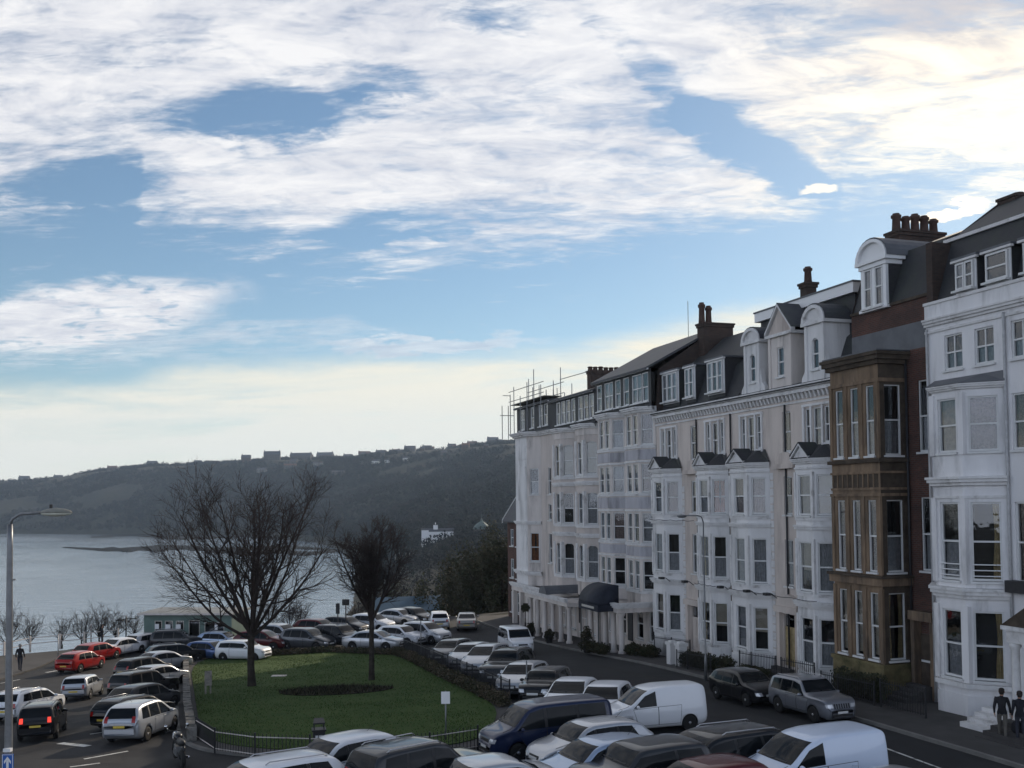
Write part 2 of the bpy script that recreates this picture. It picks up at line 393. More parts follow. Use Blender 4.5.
FROT = atan2(DU.y, DU.x)
def W(u, v, z=0.0): p = A0 + DU*u + DV*v; return Vector((p.x, p.y, z))
def gW(u, v): p = W(u, v); return gz(p.x, p.y)
# ---------------------------------------------------------------- terrain, sea, roads
HAZE = 0.00010
import numpy as np
COAST = [(-75,-600),(-75,0),(-58,200),(-71,437),(-110,700),(-160,950),(-225,1150),(-370,1400),(-700,1600),(-1100,1760),(-1600,1900),(-4000,2200)]
def coast_dist(X, Y):
    d2 = np.full(X.shape, 1e18); side = np.zeros(X.shape)
    for (x0,y0),(x1,y1) in zip(COAST, COAST[1:]):
        ex, ey = x1-x0, y1-y0; t = np.clip(((X-x0)*ex+(Y-y0)*ey)/(ex*ex+ey*ey), 0, 1)
        qx, qy = X-(x0+t*ex), Y-(y0+t*ey); d = qx*qx+qy*qy
        s = ex*qy - ey*qx; better = d < d2
        side = np.where(better, np.where(s < 0, 1, -1), side); d2 = np.where(better, d, d2)
    return np.sqrt(d2)*side
SKYL = [(-200,484),(0,481),(60,478),(100,470),(150,465),(200,463),(250,461),(300,459),(350,458),(400,452),(450,448),(500,443),(560,440),(800,432),(1400,430)]
rng = np.random.default_rng(3)
def vnoise(X, Y, s, seed):
    r = np.random.default_rng(seed).random((256,256)); x = X/s; y = Y/s
    xi = np.floor(x).astype(int); yi = np.floor(y).astype(int); fx = x-xi; fy = y-yi
    fx = fx*fx*(3-2*fx); fy = fy*fy*(3-2*fy); g = lambda a,b: r[a%256, b%256]
    return (g(xi,yi)*(1-fx)+g(xi+1,yi)*fx)*(1-fy) + (g(xi,yi+1)*(1-fx)+g(xi+1,yi+1)*fx)*fy - 0.5
def terrain(X, Y):
    X = np.asarray(X, float); Y = np.asarray(Y, float)
    s = np.clip((Y - 0.45*X - 26)/64, 0, 1); plat = -2.6*s*s*(3-2*s)
    e = (Y - 0.7*X - 103)/1.22
    plat = np.where(e > 0, plat - 0.62*e, plat)
    k = X/np.maximum(Y, 1); px = 512+1000*k
    skyy = np.interp(px, [a for a,_ in SKYL], [b for _,b in SKYL])
    D = coast_dist(X, Y)
    skyy = skyy - (0.011*(512-px)+2.7) + 1.5
    ztop = 8.6 + (498-skyy)/1000*(Y+0.0)
    rise = np.clip(D/360, 0, 1); far = np.clip((Y-500)/400, 0, 1)
    base = -37.5 + np.clip(D, -40, 14)*0.1 + np.clip(D, 0, 75)*0.30*(1-far*0.2)
    hill = (ztop+37.5)*(0.16*np.clip(D/60,0,1) + 0.84*(rise**0.85)) - 37.5
    z = base*(1-far) + np.where(D > 0, np.maximum(hill, -37.5 + np.clip(D,0,14)*0.3), base)*far
    z = z + far*np.clip(D/60,0,1)*(vnoise(X,Y,90,1)*16 + vnoise(X,Y,38,2)*8)*np.clip(1.25-rise,0.25,1)
    return np.maximum(z, plat)
def add_ground():
    xs = np.concatenate([np.linspace(-2400,-900,14), np.linspace(-880,-130,76), np.linspace(-120,60,61), np.linspace(66,700,50), np.linspace(760,2400,8)])
    ys = np.concatenate([np.linspace(-400,20,12), np.linspace(24,140,59), np.linspace(144,300,40), np.linspace(308,900,75), np.linspace(910,1900,110), np.linspace(1950,2700,14)])
    X, Y = np.meshgrid(xs, ys); Z = terrain(X, Y)
    n, m = X.shape
    v = np.stack([X.ravel(), Y.ravel(), Z.ravel()], 1)
    f = [(i*m+j, i*m+j+1, (i+1)*m+j+1, (i+1)*m+j) for i in range(n-1) for j in range(m-1)]
    me = bpy.data.meshes.new('ground'); me.from_pydata(v.tolist(), [], f); me.polygons.foreach_set('use_smooth', [True]*len(f))
    m_, b = new_mat('woodland_floor'); E.nt = m_.node_tree
    t = E.nt.nodes.new('ShaderNodeTexCoord')
    n1 = noise(t.outputs['Object'], 0.02, 8, 0.7); n2 = noise(t.outputs['Object'], 0.15, 5, 0.7)
    c = mixc(sstep(n1*0.6+n2*0.4, 0.35, 0.65), (0.022,0.024,0.018), (0.042,0.039,0.027))
    sp = E.nt.nodes.new('ShaderNodeSeparateXYZ'); E.nt.links.new(t.outputs['Object'], sp.inputs[0])
    c = mixc(sstep(E(sp.outputs[2]) + n2*6, -33.5, -35.0), c, (0.10,0.09,0.075))
    E.nt.links.new(c, b.inputs['Base Color']); b.inputs['Roughness'].default_value = 0.95; b.inputs['Specular IOR Level'].default_value = 0.1
    me.materials.append(m_); o = bpy.data.objects.new('ground', me); COL.objects.link(o); tag(o, kind='structure')
    return o
add_ground()
# sea
def add_sea():
    mb = MB(); mb.poly([(-2450,-600,-37),(2450,-600,-37),(2450,2750,-37),(-2450,2750,-37)])
    m, b = new_mat('sea_water'); E.nt = m.node_tree
    b.inputs['Base Color'].default_value = (0.29,0.35,0.41,1); b.inputs['Roughness'].default_value = 0.14; b.inputs['Specular IOR Level'].default_value = 0.6
    t = E.nt.nodes.new('ShaderNodeTexCoord'); mp = E.nt.nodes.new('ShaderNodeMapping'); mp.inputs['Scale'].default_value = (1, 1.7, 1)
    mp.inputs['Rotation'].default_value = (0,0,0.2)
    E.nt.links.new(t.outputs['Object'], mp.inputs[0])
    h = noise(mp.outputs[0], 0.09, 6, 0.62)*1.0 + noise(mp.outputs[0], 0.6, 4, 0.6)*0.25
    bp = E.nt.nodes.new('ShaderNodeBump'); bp.inputs['Strength'].default_value = 0.20; bp.inputs['Distance'].default_value = 2.2
    E.nt.links.new(h.k, bp.inputs['Height']); E.nt.links.new(bp.outputs[0], b.inputs['Normal'])
    n = noise(t.outputs['Object'], 0.012, 5, 0.6)
    E.nt.links.new((sstep(n, 0.35, 0.7)*0.10 + 0.05).k, b.inputs['Roughness'])
    tag(mb.build('sea', None, m), kind='structure')
add_sea()
# rock scars at low tide
def rock_scar(px0, px1, y0, y1, seed):
    r = random.Random(seed); mb = MB(); n = 46; rows = 7
    Gd = []
    for j in range(rows):
        row = []
        for i in range(n):
            px = lerp(px0, px1, i/(n-1)); t = j/(rows-1)
            c = 0.5 + 0.18*sin(i*0.35+seed) ; wd = (0.5*sin(pi*min(1, max(0, (i/(n-1)))))**0.5)*(0.6+0.4*r.random())
            py = lerp(y0, y1, c + (t-0.5)*2*wd*0.9)
            py -= 0.011*(512-px)+2.7; Yd = 45.6/((py-498)/1000); z = -37.15 + 1.9*sin(pi*t)*(0.5+r.random()*0.6)*sin(pi*i/(n-1))**0.3
            row.append(((px-512)/1000*Yd, Yd, z))
        Gd.append(row)
    mb.grid(Gd); o = mb.build('rocks', None, ROCK); tag(o, kind='structure')
ROCK = mat('wet_rock', (0.007,0.007,0.007), 0.9, 0.4, 0.1, 0.05)
rock_scar(-8, 75, 529.5, 533.5, 1); rock_scar(88, 345, 532, 540, 2); rock_scar(60, 345, 545, 552, 5); rock_scar(95, 175, 546.5, 552.5, 8); rock_scar(200, 346, 549, 556, 9)

# roads and pavements, draped on the ground in thin layers
def drape(name, pts, dz, m, cell=2.0, kind='structure', thick=0.0):
    """fill a plan polygon with a grid clipped to it, lifted dz above the ground"""
    bm = bmesh.new(); vs = [bm.verts.new((p[0], p[1], 0)) for p in pts]; bm.faces.new(vs)
    x0 = min(p[0] for p in pts); x1 = max(p[0] for p in pts); y0 = min(p[1] for p in pts); y1 = max(p[1] for p in pts)
    x = x0+cell
    while x < x1:
        bmesh.ops.bisect_plane(bm, geom=bm.verts[:]+bm.edges[:]+bm.faces[:], plane_co=(x,0,0), plane_no=(1,0,0)); x += cell
    y = y0+cell
    while y < y1:
        bmesh.ops.bisect_plane(bm, geom=bm.verts[:]+bm.edges[:]+bm.faces[:], plane_co=(0,y,0), plane_no=(0,1,0)); y += cell
    bmesh.ops.recalc_face_normals(bm, faces=bm.faces[:])
    for f in bm.faces:
        if f.normal.z < 0: f.normal_flip()
    if thick:
        r = bmesh.ops.extrude_face_region(bm, geom=bm.faces[:])
        for e in r['geom']:
            if isinstance(e, bmesh.types.BMVert): e.co.z = 1.0
        for v in bm.verts: v.co.z = gz(v.co.x, v.co.y) + (dz if v.co.z > 0.5 else dz - thick)
        bmesh.ops.recalc_face_normals(bm, faces=bm.faces[:])
    else:
        for v in bm.verts: v.co.z = gz(v.co.x, v.co.y) + dz
    me = bpy.data.meshes.new(name); bm.to_mesh(me); bm.free(); me.materials.append(m)
    o = bpy.data.objects.new(name, me); COL.objects.link(o); return tag(o, kind=kind)
def edge_pt(x, back=0.0): return (x, 102.5 + 0.7*x - back)
def kv(u): return float(np.interp(u, [-16,-9,0,9,16,25,54], [3.8,4.0,3.8,3.2,2.8,2.9,2.7]))
drape('road', [(-60,8),(40,8),(40,30), *[tuple(W(u, kv(u)-0.2)[:2]) for u in (-16, -9, 0, 9, 20, 30, 40, 54)], edge_pt(2,1), edge_pt(-20,0.6), edge_pt(-45,0.6), (-60,62)], 0.03, M['asphalt'], 3.0)
# pavement along the terrace with a kerb
def strip(name, u0, u1, v0, v1, top, m, thick=0.3, n=34):
    pts = [tuple(W(lerp(u0,u1,i/n), v0(lerp(u0,u1,i/n)))[:2]) for i in range(n+1)] + [tuple(W(lerp(u1,u0,i/n), v1(lerp(u1,u0,i/n)))[:2]) for i in range(n+1)]
    return drape(name, pts, top, m, 4.0, thick=thick)
strip('pavement', -16, 54, lambda u: -2.0, lambda u: kv(u)-0.16, 0.15, M['paving'])
strip('kerb', -16, 54, lambda u: kv(u)-0.15, lambda u: kv(u), 0.155, M['kerb'])
# lawn with its border
L_PIX = [(190,664),(230,659),(285,655),(340,652),(392,656),(412,664),(440,679),(470,694),(498,710),(494,730),(478,744),(430,752),(380,755),(310,755),(255,752),(215,746),(200,733),(195,700)]
LAWN = [G(*p) for p in L_PIX]
lc = sum(LAWN, Vector())/len(LAWN)
def offs(poly, d):
    out = []; n = len(poly)
    for i in range(n):
        a, b, c = poly[i-1], poly[i], poly[(i+1) % n]
        t = (Vector((c.x-a.x, c.y-a.y, 0))).normalized(); nn = Vector((t.y, -t.x, 0))
        if nn.dot(b-lc) < 0: nn = -nn
        out.append(b + nn*d)
    return out
def smooth_ring(poly, it=2):
    for _ in range(it):
        o = []
        for i in range(len(poly)):
            a, b = poly[i], poly[(i+1) % len(poly)]; o += [a.lerp(b, 0.25), a.lerp(b, 0.75)]
        poly = o
    return poly
LAWN = smooth_ring(LAWN, 2)
gm, gb = new_mat('lawn_turf'); E.nt = gm.node_tree
_t = E.nt.nodes.new('ShaderNodeTexCoord')
_c = mixc(sstep(noise(_t.outputs['Object'], 0.55, 7, 0.7), 0.3, 0.7), (0.034,0.070,0.017), (0.060,0.098,0.028))
_c = mixc(sstep(noise(_t.outputs['Object'], 9.0, 5, 0.7), 0.42, 0.75), _c, (0.075,0.085,0.028))
E.nt.links.new(_c, gb.inputs['Base Color']); gb.inputs['Roughness'].default_value = 0.95; gb.inputs['Specular IOR Level'].default_value = 0.1
drape('kerb', [p[:2] for p in offs(LAWN, 0.95)], 0.13, M['kerb'], 3.0, thick=0.25)
drape('pavement', [p[:2] for p in offs(LAWN, 0.80)], 0.134, M['paving'], 3.0)
LAWN_OBJ = drape('lawn', [p[:2] for p in LAWN], 0.17, gm, 1.5, thick=0.2)
# flower bed
bc = G(336,694); 
bed = [Vector((bc.x + 2.9*cos(a)*(1+0.04*sin(3*a)), bc.y + 1.75*sin(a), 0)) for a in [2*pi*i/40 for i in range(40)]]
drape('flower_bed', [p[:2] for p in bed], 0.20, M['soil'], 0.6, thick=0.1)
# worn road markings
def mark(x0, y0, x1, y1, wd):
    a, b = G(x0,y0), G(x1,y1); d = (b-a).normalized(); n_ = Vector((-d.y, d.x, 0))*wd/2
    drape('road_marking', [(a+n_)[:2], (b+n_)[:2], (b-n_)[:2], (a-n_)[:2]], 0.036, M['paint'], 3.0)
mark(60,744,88,747,0.35); mark(84,760,128,752,0.14); mark(90,735,104,733,0.14); mark(0,684,20,680,0.12); mark(46,673,58,671,0.3); mark(70,768,100,764,0.14)
mark(880,747,1010,796,0.1)
# seaward footway
drape('footway', [G(-30,690)[:2], G(40,668)[:2], G(70,653)[:2], G(118,640)[:2], edge_pt(-31,1.2), edge_pt(-60,1.2)], 0.12, mat('footway_tar', (0.075,0.07,0.066), 0.85, 0.15, 0.6, 0.2), 3.0, thick=0.2)

# the air: haze over the bay
hz = MB(); hz.box(-2600, 2600, -800, 2900, -46, 260); hm = bpy.data.materials.new('haze_air'); hm.use_nodes = True; hn = hm.node_tree.nodes; hn.clear()
pv = hn.new('ShaderNodeVolumePrincipled'); pv.inputs['Color'].default_value = (0.58,0.76,1.0,1); pv.inputs['Density'].default_value = HAZE; pv.inputs['Anisotropy'].default_value = 0.25
ho = hn.new('ShaderNodeOutputMaterial'); hm.node_tree.links.new(pv.outputs[0], ho.inputs['Volume'])
tag(hz.build('haze', None, hm), kind='stuff')

# mended tarmac, drains and covers in the road
M['asphalt_new'] = mat('asphalt_patch', (0.016,0.016,0.018), 0.8, 0.2, 0.8, 0.25, bump=0.3, bscale=60); M['asphalt_old'] = mat('asphalt_worn', (0.036,0.035,0.035), 0.9, 0.2, 0.8, 0.2, bump=0.3, bscale=60)
for i, (u_, v_, a_, b_, m_) in enumerate(((2,6.2,5,0.9,'asphalt_new'),(12,5.4,9,0.7,'asphalt_old'),(22,8,4,2.2,'asphalt_old'),(30,6.5,8,1.2,'asphalt_new'),(-4,7.5,3,1.6,'asphalt_old'),(41,7,5,2,'asphalt_old'))):
    drape('road_patch', [tuple(W(u_+x*a_/2, v_+y*b_/2)[:2]) for x, y in ((-1,-1),(-1,1),(1,1.08),(1,-0.94))], 0.034, M[m_], 3.0)
for x0, y0, x1, y1, m_ in ((60,756,120,764,'asphalt_old'),(100,748,160,757,'asphalt_new'),(62,706,88,722,'asphalt_new'),(30,690,70,700,'asphalt_old')):
    drape('road_patch', [G(x0,y0)[:2], G(x1,y0+1)[:2], G(x1+4,y1)[:2], G(x0+3,y1)[:2]], 0.033, M[m_], 3.0)

# grass blades and leaf litter over the turf, sparse plants in the bed: uncountable
def in_poly(X, Y, poly):
    ins = np.zeros(len(X), bool); n = len(poly)
    for i in range(n):
        x0, y0, x1, y1 = poly[i-1][0], poly[i-1][1], poly[i][0], poly[i][1]
        c = ((y0 > Y) != (y1 > Y)); t = np.where(c, (x1-x0)*(Y-y0)/np.where(abs(y1-y0) < 1e-9, 1e-9, y1-y0)+x0, -1e9); ins ^= c & (X < t)
    return ins
def scatter(name, poly, n, h, wd, mats, seed, z, label, cat, avoid=None):
    g = np.random.default_rng(seed); P = np.array([[p[0], p[1]] for p in poly]); lo, hi = P.min(0), P.max(0)
    X = g.uniform(lo[0], hi[0], n); Y = g.uniform(lo[1], hi[1], n); k = in_poly(X, Y, P)
    if avoid is not None: k &= ~in_poly(X, Y, np.array([[p[0], p[1]] for p in avoid]))
    k &= (vnoise(X, Y, 2.3, seed) + vnoise(X, Y, 0.8, seed+1)*0.6) > g.uniform(-0.7, 0.35, n)
    X, Y = X[k], Y[k]; s = np.clip((Y-0.45*X-26)/64, 0, 1); Z = -2.6*s*s*(3-2*s) + z
    a = g.random(len(X))*6.28; hh = h*g.uniform(0.5, 1.4, len(X)); ln = g.normal(0, 0.5, (len(X), 2))*hh[:,None]
    b = np.stack([X-np.cos(a)*wd, Y-np.sin(a)*wd, Z], 1); c = np.stack([X+np.cos(a)*wd, Y+np.sin(a)*wd, Z], 1); t = np.stack([X+ln[:,0], Y+ln[:,1], Z+hh], 1)
    V_ = np.stack([b, c, t], 1).reshape(-1, 3); me = bpy.data.meshes.new(name); me.from_pydata(V_.tolist(), [], np.arange(len(V_)).reshape(-1, 3).tolist())
    for x in mats: me.materials.append(x)
    me.polygons.foreach_set('material_index', (g.random(len(X))*len(mats)).astype(int).tolist()); o = bpy.data.objects.new(name, me); COL.objects.link(o); tag(o, label, cat, None, 'stuff')
GR = [plain('grass_blade', (0.042,0.086,0.021), 0.9, 0, 0.1), plain('grass_blade_pale', (0.085,0.10,0.04), 0.9, 0, 0.1), plain('grass_blade_dark', (0.03,0.066,0.015), 0.9, 0, 0.1)]
scatter('grass', LAWN, 90000, 0.06, 0.016, GR, 2, 0.165, 'short rough grass of the lawn', 'grass', bed)
scatter('bed_plants', bed, 2600, 0.16, 0.03, [M['leafd'], M['leafb'], M['soil']], 5, 0.2, 'sparse low plants in the dark oval flower bed', 'plants')
# ---------------------------------------------------------------- terrace houses
rnd = random.Random(21)
def offpoly(pts, d):
    """offset a plan polyline to its left (outward) by d with mitres"""
    out = []; n = len(pts)
    for i in range(n):
        p = Vector(pts[i][:2]); ns = []
        if i > 0: e = (p - Vector(pts[i-1][:2])).normalized(); ns.append(Vector((-e.y, e.x)))
        if i < n-1: e = (Vector(pts[i+1][:2]) - p).normalized(); ns.append(Vector((-e.y, e.x)))
        if len(ns) == 1: out.append(p + ns[0]*d)
        else:
            m = (ns[0]+ns[1]).normalized(); out.append(p + m*(d/max(0.35, m.dot(ns[0]))))
    return out
def band(mb, pts, z0, z1, out, inn=0.06, z1o=None):
    a = offpoly(pts, out); b = offpoly(pts, -inn); z1o = z1 if z1o is None else z1o
    for i in range(len(pts)-1):
        mb.hexa([(*b[i],z0),(*b[i+1],z0),(*a[i+1],z0),(*a[i],z0),(*b[i],z1),(*b[i+1],z1),(*a[i+1],z1o),(*a[i],z1o)])
def cornice(mb, pts, z, h, out):
    band(mb, pts, z, z+h*0.35, out*0.45); band(mb, pts, z+h*0.352, z+h*0.7, out*0.8, 0.055); band(mb, pts, z+h*0.702, z+h, out, 0.05, z+h*0.96)
def dentils(mb, pts, z0, z1, out, w_, gap):
    for i in range(len(pts)-1):
        a, b = Vector(pts[i][:2]), Vector(pts[i+1][:2]); L = (b-a).length; e = (b-a)/L; n = Vector((-e.y, e.x)); k = max(1, int(L/(w_+gap)))
        for j in range(k):
            s = (j+0.5)*L/k; p = a+e*(s-w_/2); q = a+e*(s+w_/2)
            mb.hexa([(*(p-n*0.02),z0),(*(q-n*0.02),z0),(*(q+n*out*0.5),z0),(*(p+n*out*0.5),z0),(*(p-n*0.02),z1),(*(q-n*0.02),z1),(*(q+n*out),z1),(*(p+n*out),z1)])
def wall_panel(mb, a, b, z0, z1, holes, m, rev=0.17, deep=0.8):
    a, b = Vector(a[:2]), Vector(b[:2]); L = (b-a).length; e = (b-a)/L; n = Vector((-e.y, e.x))
    P = lambda s, z, d=0.0: (*(a + e*s - n*d), z)
    ss = sorted({0.0, L, *[h[0] for h in holes], *[h[1] for h in holes]}); zs = sorted({z0, z1, *[h[2] for h in holes], *[h[3] for h in holes]})
    mb.use(m)
    for i in range(len(ss)-1):
        for j in range(len(zs)-1):
            sm, zm = (ss[i]+ss[i+1])/2, (zs[j]+zs[j+1])/2
            if any(h[0] < sm < h[1] and h[2] < zm < h[3] for h in holes): continue
            mb.poly([P(ss[i+1],zs[j]), P(ss[i],zs[j]), P(ss[i],zs[j+1]), P(ss[i+1],zs[j+1])])
    for h in holes:
        s0, s1, q0, q1 = h[:4]
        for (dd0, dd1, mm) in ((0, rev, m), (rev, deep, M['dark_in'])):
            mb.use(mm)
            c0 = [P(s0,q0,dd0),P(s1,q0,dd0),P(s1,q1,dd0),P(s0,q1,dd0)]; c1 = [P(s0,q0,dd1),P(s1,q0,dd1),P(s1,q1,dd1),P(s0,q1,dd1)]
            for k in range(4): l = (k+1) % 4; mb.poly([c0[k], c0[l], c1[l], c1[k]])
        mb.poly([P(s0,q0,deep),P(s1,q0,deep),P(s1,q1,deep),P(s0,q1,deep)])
        if len(h) > 4 and h[4]:        # arched head: fill the spandrels
            mb.use(m); r = (s1-s0)/2; rise = min(r, h[4]); c = (s0+s1)/2; K = 7
            for sg in (-1, 1):
                pts = [P(c+sg*r, q1, 0.004)]
                for k in range(K+1):
                    t = k/K*pi/2; pts.append(P(c+sg*r*sin(t), q1-rise+rise*cos(t), 0.004))
                mb.extr(pts, (*(-n*(rev-0.01)), 0))
WCACHE = {}
def win_mesh(w_, h_, style, fm):
    key = ('f', round(w_,2), round(h_,2), style, fm)
    if key in WCACHE: return WCACHE[key]
    f = MB().use(M[fm]); t = 0.07 if style != 'thin' else 0.05
    x0, x1 = -w_/2, w_/2
    f.box(x0, x0+t, -0.165, -0.06, 0.012, h_); f.box(x1-t, x1, -0.165, -0.06, 0.012, h_)
    f.box(x0+t, x1-t, -0.165, -0.06, h_-t, h_); f.box(x0+t, x1-t, -0.165, -0.06, 0.012, t+0.03)
    mz = h_*0.5
    if style in ('sash', 'thin', 'two'): f.box(x0+t, x1-t, -0.155, -0.07, mz-0.035, mz+0.035)
    if style in ('two', 'case2'): f.box(-0.03, 0.03, -0.15, -0.075, t+0.03, h_-t)
    if style in ('case', 'case2'): f.box(x0+t, x1-t, -0.15, -0.075, h_*0.68-0.025, h_*0.68+0.025)
    f.box(x0-0.08, x1+0.08, -0.17, 0.10, -0.085, 0.0)
    fmsh = f.mesh('window')
    p = MB().use(M['glass']); a, b = x0+t*0.9, x1-t*0.9
    ti = lambda: (rnd.random()-0.5)*0.02
    for (zz0, zz1, yy) in ((t, mz, -0.125), (mz, h_-t*0.9, -0.105)):
        c = ti(); d = ti()
        p.poly([(b,yy+c,zz0),(a,yy-c,zz0),(a,yy-c+d,zz1),(b,yy+c+d,zz1)])
    pm = p.mesh('pane')
    WCACHE[key] = (fmsh, pm); return WCACHE[key]
def curt_mesh(w_, h_, kind):
    key = ('c', round(w_,2), round(h_,2), kind)
    if key in WCACHE: return WCACHE[key]
    c = MB(); c.smooth = True; y = -0.24
    def drp(x0, x1, z0, z1, amp, n, pull=0.0, sg=1):
        k = max(8, int(n*4)); rows = 6; Gd = []
        for j in range(rows):
            t = j/(rows-1); row = []
            for i in range(k+1):
                s = i/k; xa = lerp(x0, x1, s)
                if pull: xa = lerp(xa, x0 if sg < 0 else x1, pull*sin(pi*min(1, (1-t)*1.3+0.02))*0.9)
                row.append((xa, y + amp*sin(s*n*2*pi + t), lerp(z0, z1, t)))
            Gd.append(row)
        c.grid(Gd)
    if kind == 'net': c.use(M['net']); drp(-w_/2+0.03, w_/2-0.03, 0.05, h_-0.05, 0.025, w_*7)
    elif kind == 'lace': c.use(M['lace']); drp(-w_/2+0.03, w_/2-0.03, 0.05, h_-0.05, 0.02, w_*6)
    elif kind == 'half': c.use(M['net']); drp(-w_/2+0.03, w_/2-0.03, 0.05, h_*0.52, 0.025, w_*7)
    elif kind == 'blind': c.use(M['blind']); c.poly([(-w_/2+0.04,y,h_*0.42),(w_/2-0.04,y,h_*0.42),(w_/2-0.04,y,h_-0.04),(-w_/2+0.04,y,h_-0.04)])
    elif kind == 'blindfull': c.use(M['blind']); c.poly([(-w_/2+0.04,y,h_*0.06),(w_/2-0.04,y,h_*0.06),(w_/2-0.04,y,h_-0.04),(-w_/2+0.04,y,h_-0.04)])
    else:
        c.use(M['drape_red' if kind == 'rust' else 'drape'])
        f = 0.5 if kind == 'rust' else 0.30
        drp(-w_/2+0.03, -w_/2+w_*f, 0.05, h_-0.05, 0.04, 3, 0.25, -1)
        if kind != 'drape1': drp(w_/2-w_*f, w_/2-0.03, 0.05, h_-0.05, 0.04, 3, 0.25, 1)
    WCACHE[key] = c.mesh('curtain'); return WCACHE[key]
CUR = ['net','net','half','drape','blind','net','none','lace','blindfull','half','half']
def window(root, a, b, s, z, w_, h_, style='sash', fm='frame', curt=None, name='window'):
    a, b = Vector(a[:2]), Vector(b[:2]); e = (b-a).normalized(); p = a + e*s
    f, pm = win_mesh(w_, h_, style, fm)
    o = bpy.data.objects.new(name, f); COL.objects.link(o); o.parent = root
    o.location = (p.x, p.y, z); o.rotation_euler = (0, 0, atan2(e.y, e.x))
    q = bpy.data.objects.new('pane', pm); COL.objects.link(q); q.parent = o
    if curt is None: curt = rnd.choice(CUR)
    if curt != 'none':
        c = bpy.data.objects.new('curtain', curt_mesh(w_, h_, curt)); COL.objects.link(c); c.parent = o
    return o
def facade(root, mb, pts, z0, z1, rows, spec, m, style='sash', fm='frame', cur={}):
    """pts plan polyline; rows [(sill, height, arch, style)]; spec per face list of (fraction, width) or None"""
    for i in range(len(pts)-1):
        a, b = Vector(pts[i][:2]), Vector(pts[i+1][:2]); L = (b-a).length; holes = []
        for ri, r in enumerate(rows):
            for wi, (fr, ww) in enumerate(spec[i] or []):
                ar = r[2] if len(r) > 2 else 0
                holes.append((fr*L-ww/2, fr*L+ww/2, r[0], r[0]+r[1], ar))
                window(root, a, b, fr*L, r[0], ww, r[1], r[3] if len(r) > 3 else style, fm, cur.get((ri, i, wi), cur.get((ri, i))))
        wall_panel(mb, a, b, z0, z1, holes, m[i] if isinstance(m, list) else m)
def prof_roof(mb, x0, x1, prof, th=0.16):
    """slab following a (v,z) profile from front to back, extruded in x"""
    lo = [(v, z-th) for v, z in prof]
    pts = [(x0, v, z) for v, z in prof] + [(x0, v, z) for v, z in reversed(lo)]
    mb.extr(pts, (x1-x0, 0, 0))
def chimney(root, x, y, w_, d_, z0, z1, pots, along='y', tall=0.9, m='chim', name='chimney'):
    b = MB().use(M[m]); b.box(x-w_/2, x+w_/2, y-d_/2, y+d_/2, z0, z1-0.28)
    b.box(x-w_/2-0.06, x+w_/2+0.06, y-d_/2-0.06, y+d_/2+0.06, z1-0.28, z1-0.12)
    b.box(x-w_/2-0.11, x+w_/2+0.11, y-d_/2-0.11, y+d_/2+0.11, z1-0.12, z1)
    o = b.build(name, root)
    for t in pots:
        p = MB().use(M['pot']); p.smooth = True
        px_, py_ = (x, y+(t-0.5)*d_) if along == 'y' else (x+(t-0.5)*w_, y)
        tt = tall*(0.9+0.2*rnd.random())
        p.lathe([(0.23,0),(0.21,tt*0.2),(0.185,tt*0.72),(0.25,tt*0.78),(0.25,tt*0.9),(0.17,tt*0.92),(0.17,tt)], 10, (px_,py_,z1))
        p.build('chimney_pot', o)
    return o
def pipe(root, x, y, z0, z1, r=0.05, m='pipe', bends=()):
    b = MB().use(M[m]); b.smooth = True; b.tube([(x,y,z0),(x,y,z1)]+list(bends), r, 8); b.build('drainpipe', root)
def house(name, u0, label, group='terraced houses along the street'):
    r = empty(name, W(u0, 0, 0), FROT, label, 'house', group); r['u0'] = u0; return r
def shell(mb, x0, x1, vf, vb, z0, z1, m, ridge=None, front=False):
    """party walls and rear wall; ridge=[(v,z)...] gives the gable outline"""
    mb.use(m)
    for x in (x0, x1):
        pts = [(x, vf, z0), (x, vb, z0), (x, vb, z1)] + [(x, v, z) for v, z in reversed(ridge or [])] + [(x, vf, z1)]
        mb.poly(pts)
    mb.poly([(x0, vb, z0), (x1, vb, z0), (x1, vb, z1), (x0, vb, z1)])
def bay_pts(xc, f, c, v=0.0):     # three sided bay, front at v, set back c
    return [(xc-f/2-c, v-c), (xc-f/2, v), (xc+f/2, v), (xc+f/2+c, v-c)]
def gablet(root, mb_w, mb_r, xc, w_, y, z, h, back, wm, rm):
    """small pedimented gable facing the street with its ridge running back"""
    mb_w.use(wm); mb_w.extr([(xc-w_/2, y, z), (xc+w_/2, y, z), (xc, y, z+h)], (0, -0.10, 0))
    for sg in (-1, 1):     # raking mould
        e = Vector((xc, 0, z+h)) - Vector((xc+sg*w_/2, 0, z)); nrm = Vector((-e.z*sg, 0, e.x*sg)).normalized()*(-1 if False else 1)
        if nrm.z < 0: nrm = -nrm
        p0 = Vector((xc+sg*(w_/2+0.12), y+0.10, z-0.02)); p1 = Vector((xc, y+0.10, z+h+0.08))
        mb_w.extr([p0, p1, p1+Vector((0,0,0.10)), p0+Vector((0,0,0.10))], (0, -0.2, 0))
        mb_r.use(rm); q0 = Vector((xc+sg*(w_/2+0.14), y+0.12, z+0.09)); q1 = Vector((xc, y+0.12, z+h+0.19))
        mb_r.extr([q0, q1, q1+Vector((0,0,0.05)), q0+Vector((0,0,0.05))], (0, -back, 0))

